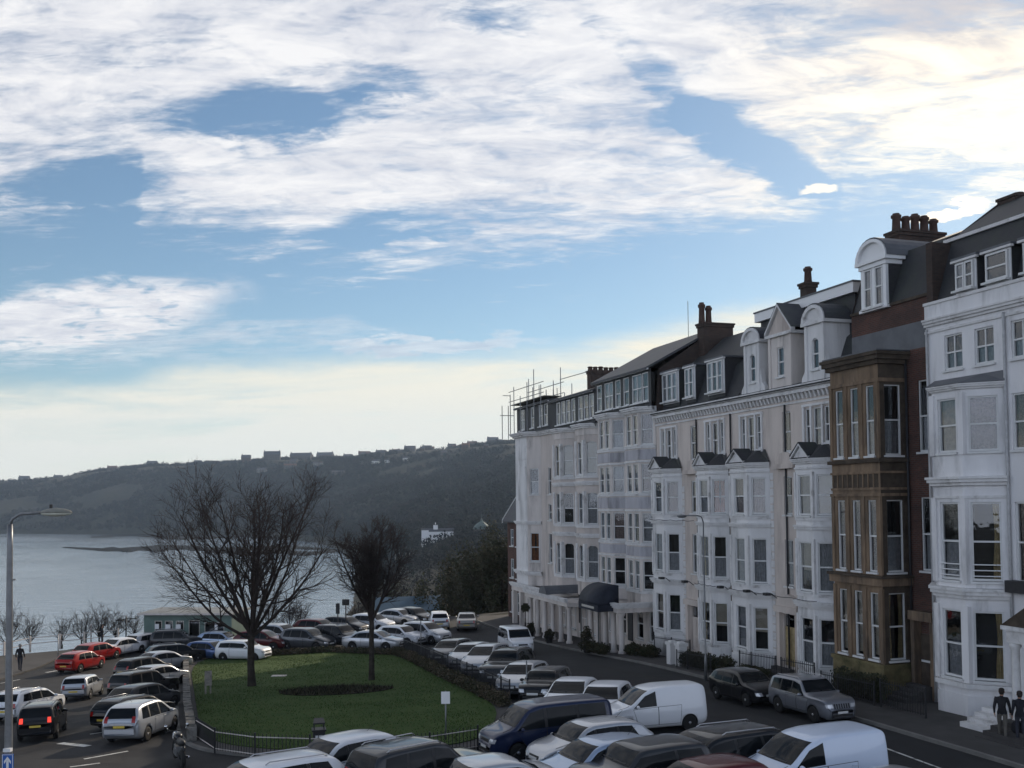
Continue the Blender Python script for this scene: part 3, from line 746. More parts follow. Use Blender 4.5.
# ---- the two pale double-fronted houses with three-sided bays (u 0.8 .. 20.4)
def pale_house(name, u0, u1, bays, doorx, label, kind, zb, cur):
    r = house(name, u0, label); X = lambda u: u-u0; L = u1-u0; vm = -0.85
    w = MB(); t = MB().use(M['trim'])
    rows = [((0.36 if kind == 'dormers' else 0.5), 2.3), (4.05, 2.4), (7.72, 1.98)]
    cuts = [0.0]
    for bi, (uc, f, c) in enumerate(bays):
        p = bay_pts(X(uc), f, c); bw = MB()
        facade(r, bw, p, zb-2.0, 10.25, rows, [[(0.5,0.78)], [(0.5,1.0)], [(0.5,0.78)]], M['white_blue'], cur={(k[1],k[2]): v for k, v in cur.items() if k[0] == bi})
        # mouldings: plinth, ground cornice, string course, eaves
        bw.use(M['white_blue']); band(bw, p, zb-2.0, zb+0.55, 0.07)
        bw.use(M['trim']); cornice(bw, p, 3.28, 0.30, 0.24); band(bw, p, 7.05, 7.17, 0.10); band(bw, p, 7.172, 7.26, 0.16)
        band(bw, p, 9.98, 10.08, 0.06); cornice(bw, p, 10.25, 0.26, 0.24)
        for (z_, h_) in rows: band(bw, p, z_-0.24, z_-0.1, 0.05)
        for (z_, h_) in rows:       # pilaster strips at the angles
            for q in p[1:3]: bw.box(q[0]-0.07, q[0]+0.07, q[1]-0.08, q[1]+0.045, z_-0.1, z_+h_+0.15)
        bw.build('bay', r)
        rf = MB().use(M['slate']); a = offpoly(p, 0.26); ins = offpoly(p, -0.5)
        for i in range(3):
            rf.poly([(*a[i],10.50), (*a[i+1],10.50), (X(uc)+(a[i+1].x-X(uc))*0.72, vm, 11.2), (X(uc)+(a[i].x-X(uc))*0.72, vm, 11.2)])
        gw = MB(); gablet(r, gw, rf, X(uc)+0.0, f*0.85, 0.17, 10.52, 0.55, 1.0, M['trim'], M['slate'])
        rfo = rf.build('bay_roof', r); gw.build('gablet', rfo)
        cuts += [p[0][0], p[-1][0]]
    # main wall between and above the bays
    cuts.append(L)
    for i in range(0, len(cuts), 2):
        a, b = cuts[i], cuts[i+1]
        if b-a < 0.05: continue
        hs = []; m_ = M['cream']
        if b-a > 1.5:     # the entrance wall between the bays: one window per storey and the door
            c = doorx(a, b)
            for k, (z_, h_) in enumerate(rows[1:]):
                hs.append((c-0.36-a, c+0.36-a, z_, z_+h_)); window(r, (a,vm), (b,vm), c-a, z_, 0.72, h_, 'sash', 'frame', cur.get(('d', k)))
            hs.append((c-0.62-a, c+0.62-a, zb+0.35, zb+3.0))
            d = MB().use(M['drape'] if kind == 'gabled' else M['cream']); d.box(c-0.60, c+0.60, vm-0.15, vm-0.08, zb+0.36, zb+2.35)
            for q in (-0.3, 0.3):
                for (za, zc) in ((0.55,1.1),(1.25,2.2)): d.box(c+q-0.2, c+q+0.2, vm-0.08, vm-0.05, zb+za, zb+zc)
            dr = d.build('door', r); g = MB().use(M['glass']); g.box(c-0.56, c+0.56, vm-0.14, vm-0.10, zb+2.42, zb+2.95); g.build('fanlight', dr)
            pd = MB().use(M['cream'])    # pilastered doorcase with a curved hood
            for sg in (-1, 1): pd.box(c+sg*0.82-0.14, c+sg*0.82+0.14, vm, vm+0.22, zb-0.2, zb+3.1)
            pd.box(c-1.02, c+1.02, vm, vm+0.34, zb+3.1, zb+3.42)
            if kind == 'gabled':
                pts = [(c+0.95*cos(pi*k/12), vm, zb+3.424+0.62*sin(pi*k/12)) for k in range(13)]; pd.extr(pts, (0, 0.26, 0))
            pd.build('door_surround', r); pd = MB().use(M['cream'])
            pts = [(c+0.75*cos(pi*k/12), vm, 10.35+0.6*sin(pi*k/12)) for k in range(13)]; pd.extr(pts, (0, 0.22, 0)); pd.box(c-0.9, c+0.9, vm, vm+0.3, 10.1, 10.345)
            pd.build('arched_hood', r)
            st = MB().use(M['paving'])
            for k in range(3): st.box(c-0.8, c+0.8, vm+0.35+k*0.32, vm+0.35+(k+1)*0.32-0.003, zb-0.6, zb+0.34-k*0.16)
            st.build('step', r)
            for z_ in [zb+0.3+0.42*k for k in range(24)]:         # quoins either side
                for xq in (a+0.02, b-0.32): t.box(xq, xq+0.3, vm-0.02, vm+0.025, z_, z_+0.36)
        wall_panel(w, (a,vm), (b,vm), zb-2.0, 10.6, hs, m_)
    ws = MB()
    top = [(10.95, 2.15)]; cen = [X(b[0]) for b in bays] + [doorx(cuts[2], cuts[3])] if True else []
    hs = []
    for k, c in enumerate(cen):
        for q in ((0.0,) if k == len(cen)-1 else (-0.78, 0.0, 0.78)):
            ww = 0.72 if q == 0 else 0.5; hs.append((c+q-ww/2, c+q+ww/2, 10.95 if q == 0 else 11.25, 13.05)); window(r, (0,vm), (L,vm), c+q, hs[-1][2], ww, 13.05-hs[-1][2], 'sash', 'frame', cur.get(('t', k)))
        if k < len(cen)-1:
            t.use(M['white_blue'])
            for q in (-1.1, -0.46, 0.46, 1.1): t.box(c+q-0.07, c+q+0.07, vm-0.02, vm+0.07, 11.1, 13.12)
            t.box(c-1.18, c+1.18, vm-0.02, vm+0.09, 13.122, 13.24); t.use(M['trim'])
    wall_panel(ws, (0,vm), (L,vm), 10.6, 14.2, hs, M['cream'])
    shell(w, 0.01, L-0.01, vm, -10.5, -3, 14.2, M['dark_brick'], ridge=[(-1.2,14.4),(-5.6,19.2),(-10.0,14.4)])
    w.v += []; n0 = len(w.v); w.v += ws.v
    for f_, mi, s_ in zip(ws.f, ws.mi, ws.sm):
        w.use(ws.mats[mi]); w.f.append(tuple(q+n0 for q in f_)); w.mi.append(w.cur); w.sm.append(False)
    w.build('wall', r)
    fr = [(0.0, vm), (L, vm)]
    band(t, fr, 13.38, 13.48, 0.06); dentils(t, fr, 13.56, 13.86, 0.24, 0.13, 0.20); band(t, fr, 13.86, 13.99, 0.30); cornice(t, fr, 13.992, 0.26, 0.48)
    t.build('cornice', r)
    rf = MB().use(M['slate']); prof_roof(rf, 0.0, L, [(vm+0.42,14.27),(-1.35,14.5),(-2.05,16.4),(-5.6,19.3),(-10.6,14.5)]); rfo = rf.build('roof', r)
    return r, X, rfo, vm
dr1 = lambda a, b: b-0.62
houseX, XX, roofX, vmX = pale_house('terraced_house', 10.85, 20.4, [(12.78,1.45,0.8),(18.6,1.6,0.86)], lambda a, b: a+(b-a)*0.42,
    'pale bay fronted house with three plain dark box dormers in its slate roof', 'dormers', -0.95,
    {(0,2,0): 'rust', (0,2,1): 'net', (1,2,0): 'lace', (1,1,0): 'half', (0,1,0): 'half', (1,0,0): 'half', (0,0,0): 'blind', (0,1,1): 'drape', (1,0,1): 'blind'})
houseY, XY, roofY, vmY = pale_house('terraced_house', 0.95, 10.84, [(2.87,1.4,0.83),(8.88,1.75,0.87)], lambda a, b: a+(b-a)*0.40,
    'pale bay fronted house with ornate gabled attic dormers beside the brown stone house', 'gabled', -0.4,
    {(1,2,0): 'lace', (0,2,0): 'blindfull', (1,1,0): 'net', (0,1,0): 'net', (0,0,0): 'half', (1,0,0): 'blind', (0,0,1): 'half', (1,0,1): 'net'})
# box dormers on the far one
def box_dormer(root, x0, x1, yf, z0, z1, yb, m_side, nwin, style='sash', fm='frame', roofm='lead', wm='white_paint'):
    d = MB().use(M[m_side]); d.box(x0, x1, yb, yf-0.02, z0-0.3, z1); d.use(M[wm])
    d.box(x0, x1, yf-0.02, yf+0.03, z0-0.10, z1)
    d.use(M[roofm]); d.box(x0-0.14, x1+0.14, yb, yf+0.16, z1, z1+0.10); d.use(M['trim']); d.box(x0-0.15, x1+0.15, yf+0.02, yf+0.17, z1-0.09, z1-0.002)
    o = d.build('dormer', root); ww = (x1-x0-0.12)/nwin
    for k in range(nwin):
        xx = x0+0.06+(k+0.5)*ww
        f, pm = win_mesh(ww-0.03, z1-z0-0.2, style, fm)
        q = MB().use(M['net'] if (k+int(x0)) % 2 else M['dark_in']); q.poly([(xx-ww/2+0.05, yf+0.045, z0+0.1),(xx+ww/2-0.05, yf+0.045, z0+0.1),(xx+ww/2-0.05, yf+0.045, z1-0.2),(xx-ww/2+0.05, yf+0.045, z1-0.2)])
        wn = bpy.data.objects.new('window', f); COL.objects.link(wn); wn.parent = o; wn.location = (xx, yf+0.2, z0+0.05)
        # the pane shares the window's mesh so the nesting stays two deep
        g = q; g.use(M['glass']); g.poly([(xx+ww/2-0.05, yf+0.09, z0+0.1),(xx-ww/2+0.05, yf+0.09, z0+0.1),(xx-ww/2+0.05, yf+0.085, z1-0.2),(xx+ww/2-0.05, yf+0.085, z1-0.2)])
        g.build('pane', o)
    return o
for a, b, n in ((17.95,20.1,3),(15.8,17.0,2),(12.3,14.2,3)): box_dormer(houseX, XX(a), XX(b), -1.28, 14.85, 16.85, -4.2, 'slate', n)
chimney(houseX, XX(20.1), -5.2, 0.9, 2.2, 16.5, 20.3, (0.72, 0.95), tall=1.3)
for u in (10.95, 14.9): pipe(houseX, XX(u), vmX+0.07, -0.5, 13.4)
pipe(houseY, XY(5.55), vmY+0.07, -0.5, 13.4)
# ornate dormers on the near one
def ornate_dormer(root, xc, wd, z0, ze, zp, kind):
    d = MB().use(M['hotel_pale'] if kind == 'gable' else M['white_blue']); yf = vmY+0.05; yb = -3.6
    a, b = (xc-wd/2, yf), (xc+wd/2, yf); ww = 0.62 if kind == 'gable' else 0.55
    h = ze-z0
    m_ = d.mats[0]; hz = z0+0.62, z0+0.62+min(1.55, h-1.0)
    wall_panel(d, a, b, z0, ze, [(wd/2-ww/2, wd/2+ww/2, *hz, 0 if kind == 'gable' else 0.27)], m_, deep=0.5)
    d.use(m_)
    for x in (a[0], b[0]): d.poly([(x,yf,z0),(x,yb,z0),(x,yb,ze),(x,yf,ze)])
    for sg in (-1, 1):
        d.box(xc+sg*(wd/2-0.11)-0.1, xc+sg*(wd/2-0.11)+0.1, yf-0.05, yf+0.06, z0, ze)       # pilasters
        if kind == 'round':      # scroll brackets either side at the foot
            pts = [(xc+sg*wd/2, yf-0.02, z0), (xc+sg*(wd/2+0.42), yf-0.02, z0), (xc+sg*(wd/2+0.36), yf-0.02, z0+0.3), (xc+sg*(wd/2+0.14), yf-0.02, z0+0.55), (xc+sg*(wd/2+0.05), yf-0.02, z0+1.0), (xc+sg*wd/2, yf-0.02, z0+1.3)]
            d.extr(pts, (0,-0.25,0))
    d.use(M['trim']); d.box(a[0]-0.16, b[0]+0.16, yb, yf+0.16, ze, ze+0.16)
    hw = wd/2+0.12; rr = MB().use(M['slate_grey'])
    if kind == 'gable':
        d.use(M['cream']); d.extr([(xc-hw+0.1,yf+0.02,ze+0.161),(xc+hw-0.1,yf+0.02,ze+0.161),(xc,yf+0.02,zp-0.1)], (0,-0.2,0)); d.use(M['trim'])
        for sg in (-1, 1):
            p0 = Vector((xc+sg*(hw+0.05),yf+0.16,ze+0.165)); p1 = Vector((xc,yf+0.16,zp-0.04)); up_ = Vector((0,0,0.14))
            d.extr([p0,p1,p1+up_,p0+up_], (0,-0.26,0)); rr.extr([p0+up_,p1+up_,p1+up_*1.4,p0+up_*1.4], (0,-3.6,0))
    else:
        d.use(M['trim']); K = 10; hz_ = zp-ze-0.30
        arc = lambda s_, y: [(xc+(hw*s_)*cos(pi*k/K), y, ze+0.162+hz_*s_*sin(pi*k/K)) for k in range(K+1)]
        d.extr(arc(0.82, yf+0.02), (0,-0.2,0))
        o1, i1 = arc(1.02, yf+0.15), arc(0.80, yf+0.15)
        for k in range(K): d.extr([o1[k], o1[k+1], i1[k+1], i1[k]], (0,-0.25,0))
        o2 = arc(1.06, yf+0.10)
        for k in range(K): rr.extr([o2[k], o2[k+1], (o2[k+1][0],o2[k+1][1],o2[k+1][2]+0.04), (o2[k][0],o2[k][1],o2[k][2]+0.04)], (0,-3.2,0))
    o = d.build('dormer', root); rr.build('dormer_roof', o)
    f, pm = win_mesh(ww, hz[1]-hz[0], 'sash', 'frame'); wn = bpy.data.objects.new('window', f); COL.objects.link(wn); wn.parent = o; wn.location = (xc, yf, hz[0])
    g = MB().use(M['net'] if kind == 'gable' else M['dark_in']); g.poly([(xc-ww/2,yf-0.3,hz[0]),(xc+ww/2,yf-0.3,hz[0]),(xc+ww/2,yf-0.3,hz[1]),(xc-ww/2,yf-0.3,hz[1])])
    g.use(M['glass']); g.poly([(xc+ww/2-0.05,yf-0.11,hz[0]),(xc-ww/2+0.05,yf-0.11,hz[0]),(xc-ww/2+0.05,yf-0.115,hz[1]),(xc+ww/2-0.05,yf-0.115,hz[1])]); g.build('pane', o)
ornate_dormer(houseY, XY(8.55), 1.55, 14.27, 17.0, 18.0, 'round')
ornate_dormer(houseY, XY(5.85), 2.1, 14.27, 17.0, 18.6, 'gable')
ornate_dormer(houseY, XY(2.85), 1.6, 14.27, 17.1, 18.2, 'round')
fb = MB().use(M['slate']); fb.box(XY(1.6), XY(9.9), -6.2, -2.25, 16.4, 18.5); fb.use(M['white_paint']); fb.box(XY(1.4), XY(10.15), -6.4, -2.0, 18.5, 19.0); fb.use(M['lead']); fb.box(XY(1.35), XY(10.2), -6.45, -1.95, 19.0, 19.08); fb.build('flat_roofed_attic', houseY)
chimney(houseY, XY(6.3), -2.9, 0.6, 0.6, 18.0, 20.0, (0.5,), tall=0.8)

# flood lamps and a cable along the ground floor cornice
for root_, spots in ((houseY, (9.9, 7.2, 5.3)), (houseX, (17.0, 14.0))):
    for u_ in spots:
        b = MB().use(M['iron']); x = u_-root_['u0']; b.tube([(x,0.05,3.5),(x,0.35,3.72),(x,0.62,3.75)], 0.025, 6); b.box(x-0.16,x+0.16,0.5,0.78,3.66,3.80); b.build('flood_lamp', root_)
for root_, ua, ub, z_ in ((houseX, 19.3, 13.4, 7.32), (houseY, 9.6, 1.6, 3.68), (houseX, 13.5, 11.0, 3.68)):
    b = MB().use(M['iron']); xa, xb = ua-root_['u0'], ub-root_['u0']; b.tube([(lerp(xa,xb,i/8), 0.30, z_-0.05*sin(i*pi/2)**2) for i in range(9)], 0.018, 5); b.build('cable', root_)
# ---- brown stone house (u -4.2 .. 0.9)
def brown_house():
    u0 = -4.5; r = house('terraced_house', u0, 'narrow brown sandstone house with a square bay, red brick flank and five chimney pots'); X = lambda u: u-u0; L = 5.39; vm = -1.47
    w = MB(); xa, xb = X(-2.76), X(0.61)
    p = [(xa, vm), (xa, 0.0), (xb, 0.0), (xb, vm)]
    rows = [(1.5, 2.9, 0, 'thin'), (5.3, 3.15, 0, 'thin'), (10.4, 3.1, 0, 'thin')]
    b = MB()
    cur = {(0,0): 'drape', (1,0): 'half', (2,0): 'half', (0,1): 'blindfull', (1,1): 'lace', (2,1): 'half'}
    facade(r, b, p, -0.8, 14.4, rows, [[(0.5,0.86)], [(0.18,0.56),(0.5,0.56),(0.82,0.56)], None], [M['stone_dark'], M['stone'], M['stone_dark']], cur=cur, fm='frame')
    b.use(M['stone_mossy']); band(b, p, -0.8, 1.2, 0.10); band(b, p, 1.2, 1.36, 0.16)
    b.use(M['stone'])
    band(b, p, 4.72, 5.05, 0.16); b.use(M['stone_dark']); band(b, p, 5.052, 5.16, 0.24)
    b.use(M['stone']); band(b, p, 8.62, 8.75, 0.08); band(b, p, 8.9, 9.0, 0.05); band(b, p, 9.62, 9.72, 0.06); b.use(M['stone_dark']); band(b, p, 10.1, 10.26, 0.15)
    for k in range(9):      # blind arcade panel
        xx = xa+0.25+k*(xb-xa-0.5)/8; b.use(M['stone_dark']); b.box(xx-0.12, xx+0.12, -0.02, 0.012, 9.02, 9.60); b.use(M['stone']); b.box(xx+0.13, xx+0.19, -0.02, 0.05, 9.0, 9.62)
    for k in (0.02, 0.34, 0.66, 0.98):     # mullion shafts
        xx = lerp(xa, xb, k); b.use(M['stone'])
        for (z_, h_, *_r) in rows: b.box(xx-0.09, xx+0.09, -0.05, 0.06, z_-0.1, z_+h_+0.2)
    b.use(M['stone']); band(b, p, 13.62, 13.78, 0.07); b.use(M['stone_dark']); cornice(b, p, 14.4, 0.55, 0.34)
    b.use(M['lead']); b.box(xa-0.3, xb+0.2, vm, 0.28, 14.95, 15.0); b.build('bay', r)
    # red brick flank with one tall window each floor
    hs = []
    for (z_, h_, *_r) in rows:
        hs.append((0.18, 1.0, z_+0.1, z_+h_+0.1)); window(r, (0,vm), (xa,vm), 0.59, z_+0.1, 0.82, h_, 'thin', 'frame', 'half')
    hs[0] = (0.2, 1.2, 0.5, 3.4)
    wall_panel(w, (0,vm), (xa,vm), -0.8, 15.0, hs[1:], M['red_brick']); wall_panel(w, (xb,vm), (L,vm), -0.8, 15.0, [], M['red_brick'])
    w.use(M['lead']); w.box(0, L, vm-0.3, vm, 15.0, 16.15); w.use(M['red_brick']); w.box(0, L, vm-0.31, vm-0.01, 16.15, 17.15); w.use(M['stone_dark']); w.box(0, L, vm-0.35, vm+0.08, 17.15, 17.28)
    shell(w, 0.01, L-0.01, vm, -10.5, -3, 17.2, M['dark_brick'], ridge=[(-2.3,19.6),(-5.6,20.8),(-10,17.3)])
    w.build('wall', r)
    rf = MB().use(M['slate']); prof_roof(rf, 0, L, [(vm-0.1,17.28),(-2.4,19.7),(-5.6,20.9),(-10.6,17.3)]); rf.build('roof', r)
    # dormer with a segmental pediment
    d = MB(); x0, x1 = X(-1.8), X(-0.1); yf = vm+0.02; xc = (x0+x1)/2
    d.use(M['slate']); d.box(x0, x1, -4.5, yf-0.02, 17.2, 19.35); d.use(M['white_paint']); d.box(x0, x1, yf-0.02, yf+0.03, 17.25, 19.1)
    d.box(x0-0.02, x0+0.2, yf, yf+0.14, 17.25, 19.1); d.box(x1-0.2, x1+0.02, yf, yf+0.14, 17.25, 19.1); d.box(xc-0.1, xc+0.1, yf, yf+0.14, 17.25, 19.1)
    d.box(x0-0.12, x1+0.12, yf-0.7, yf+0.2, 17.12, 17.246); d.box(x0-0.1, x1+0.1, yf-0.7, yf+0.2, 19.1, 19.3); d.box(x0-0.22, x1+0.22, yf-0.8, yf+0.32, 19.302, 19.46)
    K = 12; R_ = (x1-x0)/2+0.22
    arc = lambda s_, y: [(xc+R_*s_*cos(pi*k/K), y, 19.462+0.92*s_*sin(pi*k/K)) for k in range(K+1)]
    d.extr(arc(0.86, yf+0.12), (0,-0.3,0)); o1, i1 = arc(1.0, yf+0.3), arc(0.84, yf+0.3)
    for k in range(K): d.extr([o1[k], o1[k+1], i1[k+1], i1[k]], (0,-0.6,0))
    d.use(M['lead']); o2 = arc(1.03, yf+0.25)
    for k in range(K): d.extr([o2[k], o2[k+1], (o2[k+1][0],o2[k+1][1],o2[k+1][2]+0.05), (o2[k][0],o2[k][1],o2[k][2]+0.05)], (0,-3.0,0))
    do = d.build('dormer', r)
    for q in (-1, 1):
        ww = (x1-x0)/2-0.32; xx = xc+q*(ww/2+0.11); f, pm = win_mesh(ww, 1.8, 'sash', 'frame'); wn = bpy.data.objects.new('window', f); COL.objects.link(wn); wn.parent = do; wn.location = (xx, yf+0.22, 17.27)
        g = MB().use(M['net']); g.poly([(xx-ww/2,yf+0.05,18.1),(xx+ww/2,yf+0.05,18.1),(xx+ww/2,yf+0.05,19.05),(xx-ww/2,yf+0.05,19.05)]); g.use(M['dark_in']); g.poly([(xx-ww/2,yf+0.05,17.3),(xx+ww/2,yf+0.05,17.3),(xx+ww/2,yf+0.05,18.1),(xx-ww/2,yf+0.05,18.1)])
        g.use(M['glass']); g.poly([(xx+ww/2-0.05,yf+0.1,17.3),(xx-ww/2+0.05,yf+0.1,17.3),(xx-ww/2+0.05,yf+0.105,19.05),(xx+ww/2-0.05,yf+0.105,19.05)]); g.build('pane', do)
    chimney(r, X(0.55), -5.0, 0.9, 2.6, 17, 21.35, (0.08,0.29,0.5,0.71,0.92), tall=0.85)
    pipe(r, xa-0.12, vm+0.1, -0.3, 15.0)
    dd = MB().use(M['stone_dark']); dd.box(0.15, 1.2, vm-0.02, vm+0.05, 0.3, 2.7); dd.use(M['stone']); dd.box(0.0, 0.2, vm, vm+0.4, 0, 3.3); dd.box(1.15, 1.36, vm, vm+0.4, 0, 3.3); dd.box(-0.02, 1.4, vm, vm+0.5, 3.3, 3.7); dd.build('door', r)
    st = MB().use(M['paving'])
    for k in range(4): st.box(0.1, 1.3, vm+0.42+k*0.34, vm+0.42+(k+1)*0.34-0.003, -0.5, 0.62-k*0.15)
    st.build('step', r)
    return r
houseW = brown_house()
# ---- white house nearest the camera (u -16 .. -4.2)
def white_house():
    u0 = -15.8; r = house('terraced_house', u0, 'tall white house with a three-sided bay and attic dormers, nearest at the right'); X = lambda u: u+15.5; L = 11.29; vm = -1.1
    p = bay_pts(X(-6.5), 1.57, 1.1); b = MB()
    rows = [(1.5, 2.65), (5.3, 3.05), (10.3, 2.15)]
    cur = {(0,0): 'drape1', (1,0): 'drape1', (2,0): 'lace', (0,1): 'half', (1,1): 'half', (2,1): 'net', (0,2): 'none'}
    facade(r, b, p, -0.9, 12.75, rows, [[(0.5,1.06)], [(0.5,0.98)], [(0.5,1.0)]], M['white_z'], cur=cur)
    b.use(M['white_z']); band(b, p, -0.9, 0.9, 0.05); b.use(M['trim']); band(b, p, 1.18, 1.36, 0.14); cornice(b, p, 4.62, 0.42, 0.30); band(b, p, 8.5, 8.6, 0.05); cornice(b, p, 9.0, 0.36, 0.34); cornice(b, p, 12.75, 0.22, 0.22)
    b.use(M['white_z'])
    for q in p[1:3]:
        for (z_, h_) in rows: b.box(q[0]-0.13, q[0]+0.13, q[1]-0.16, q[1]+0.06, z_-0.1, z_+h_+0.18)
    bo = b.build('bay', r)
    for i in (0, 1):    # window guards on the first floor
        a_, b_ = Vector(p[i]), Vector(p[i+1]); e = (b_-a_).normalized(); n = Vector((-e.y, e.x)); c = (a_+b_)/2; g = MB().use(M['white_paint'])
        for z_ in (5.5, 5.72, 5.94): g.tube([(*(c-e*0.52+n*0.03), z_), (*(c+e*0.52+n*0.03), z_)], 0.022, 6)
        g.build('window_guard', r)
    rf = MB().use(M['lead']); a = offpoly(p, 0.24)
    for i in range(3): rf.poly([(*a[i],12.97), (*a[i+1],12.97), (X(-6.5)+(a[i+1].x-X(-6.5))*0.9, vm, 13.4), (X(-6.5)+(a[i].x-X(-6.5))*0.9, vm, 13.4)])
    rf.build('bay_roof', r)
    w = MB(); c0, c1 = p[0][0], p[-1][0]
    hs = []; xw = X(-9.25)
    for (z_, h_) in rows[1:]: hs.append((xw-0.55, xw+0.55, z_, z_+h_)); window(r, (0,vm), (c0,vm), xw, z_, 1.1, h_, 'sash', 'frame', 'lace')
    for xx in (X(-13.2),):
        for (z_, h_) in rows: hs.append((xx-0.6, xx+0.6, z_, z_+h_)); window(r, (0,vm), (c0,vm), xx, z_, 1.2, h_)
    wall_panel(w, (0,vm), (c0,vm), -0.9, 13.3, hs, M['white_z']); wall_panel(w, (c1,vm), (L,vm), -0.9, 13.3, [], M['white_z'])
    hs = []
    for u in (-5.75, -7.4, -9.25, -11.3, -13.2): hs.append((X(u)-0.5, X(u)+0.5, 13.75, 15.2)); window(r, (0,vm), (L,vm), X(u), 13.75, 1.0, 1.45, 'two', 'frame', 'half')
    wall_panel(w, (0,vm), (L,vm), 13.3, 16.0, hs, M['white_z'])
    w.use(M['white_z']); w.box(0, L, vm-0.3, vm+0.06, 16.0, 16.6)
    shell(w, 0.01, L-0.003, vm, -10.5, -3, 16.4, M['dark_brick'], ridge=[(-2.2,19.35),(-5.2,21.4),(-9.5,21.4)])
    w.build('wall', r)
    t = MB().use(M['trim']); fr = [(0,vm),(L+0.02,vm)]; band(t, fr, 15.42, 15.52, 0.06); cornice(t, fr, 15.7, 0.32, 0.22); band(t, fr, 16.6, 16.72, 0.12, 0.34); t.build('cornice', r)
    rf = MB().use(M['slate']); prof_roof(rf, 0, L, [(vm-0.3,16.72),(-2.25,19.4),(-5.2,21.3),(-10.6,17.0)]); rf.use(M['trim']); rf.box(0, L, -2.36, -2.12, 19.36, 19.5); rf.use(M['dark_brick']); rf.box(L-0.35, L+0.004, -2.4, -1.2, 16.7, 19.3); rf.build('roof', r)
    for a_, b_ in ((-7.0,-5.9),(-8.75,-7.5),(-10.6,-9.35),(-13.6,-12.3)): box_dormer(r, X(a_), X(b_), -1.22, 16.85, 18.15, -2.6, 'slate', 2 if a_ > -7.2 else 1, 'sash')
    chimney(r, L-0.45, -7.2, 0.9, 4.0, 18, 21.55, (0.1,0.35,0.6,0.85), tall=0.2, m='dark_brick')
    # porch with a pediment
    px0, px1 = X(-12.0), X(-10.0); q = MB().use(M['trim']); q.box(px0, px1, vm, 0.75, 3.35, 3.8); q.box(px0-0.12, px1+0.12, vm, 0.9, 3.802, 3.95); q.use(M['stone_dark'])
    q.extr([(px0-0.15,0.85,3.952),(px1+0.15,0.85,3.952),((px0+px1)/2,0.85,4.7)], (0,-1.95,0)); q.use(M['trim']); q.smooth = True
    for xx in (px0+0.2, px1-0.2): q.lathe([(0.2,0.45),(0.2,0.6),(0.15,0.66),(0.135,3.1),(0.2,3.2),(0.2,3.35)], 14, (xx, 0.55, 0))
    q.build('porch', r)
    dd = MB().use(M['pipe']); dd.box(X(-11.5), X(-10.5), vm-0.02, vm+0.04, 0.5, 2.9); dd.build('door', r)
    st = MB().use(M['paving'])
    for k in range(4): st.box(px0, px1, 0.9+k*0.34, 0.9+(k+1)*0.34-0.003, -0.3, 0.62-k*0.15)
    st.box(px0, px1, vm, 0.897, -0.3, 0.62); st.build('step', r)
    st = MB().use(M['trim'])
    for k in range(4): st.box(X(-10.0)+k*0.05, X(-8.5), 1.55-(k+1)*0.34+0.003, 1.55-k*0.34, -0.2, 0.30+k*0.15)
    st.build('step', r)
    pipe(r, c0-0.1, vm+0.08, -0.3, 15.6, 0.055, 'pipe_w'); pipe(r, L-0.12, vm+0.08, -0.3, 15.6, 0.05, 'pipe_w')
    bb = MB().use(M['iron']); bb.box(X(-9.95), X(-8.55), vm+0.02, vm+0.45, 4.95, 5.4); bb.build('balconette', r)
    return r
houseZ = white_house()
# ---- hotel: three joined blocks further down
def roof_attic(r, x0, x1, vm, z0, z1, ridge, wins, m='slate'):
    """upright slated attic storey with a shallow roof above"""
    a = MB(); a.use(M['lead']); a.box(x0, x1, vm-0.35, vm+0.05, z0-0.05, z0+0.02)
    hs = [(c-x0-ww/2, c-x0+ww/2, z0+0.35, z1-0.2) for c, ww in wins]
    wall_panel(a, (x0,vm-0.2), (x1,vm-0.2), z0, z1, hs, M[m], rev=0.1, deep=0.5)
    a.build('attic', r)
    for c, ww in wins: window(r, (x0,vm-0.15), (x1,vm-0.15), c-x0, z0+0.35, ww, z1-z0-0.55, 'two' if ww > 0.95 else 'sash', 'frame', rnd.choice(['net','none','half']))
    rf = MB().use(M['slate_grey']); prof_roof(rf, x0, x1, [(vm+0.15,z1+0.05),ridge,(-10.6,z1-1.5)]); rf.use(M['trim']); rf.box(x0, x1, vm-0.02, vm+0.12, z1-0.12, z1+0.0); rf.build('roof', r)
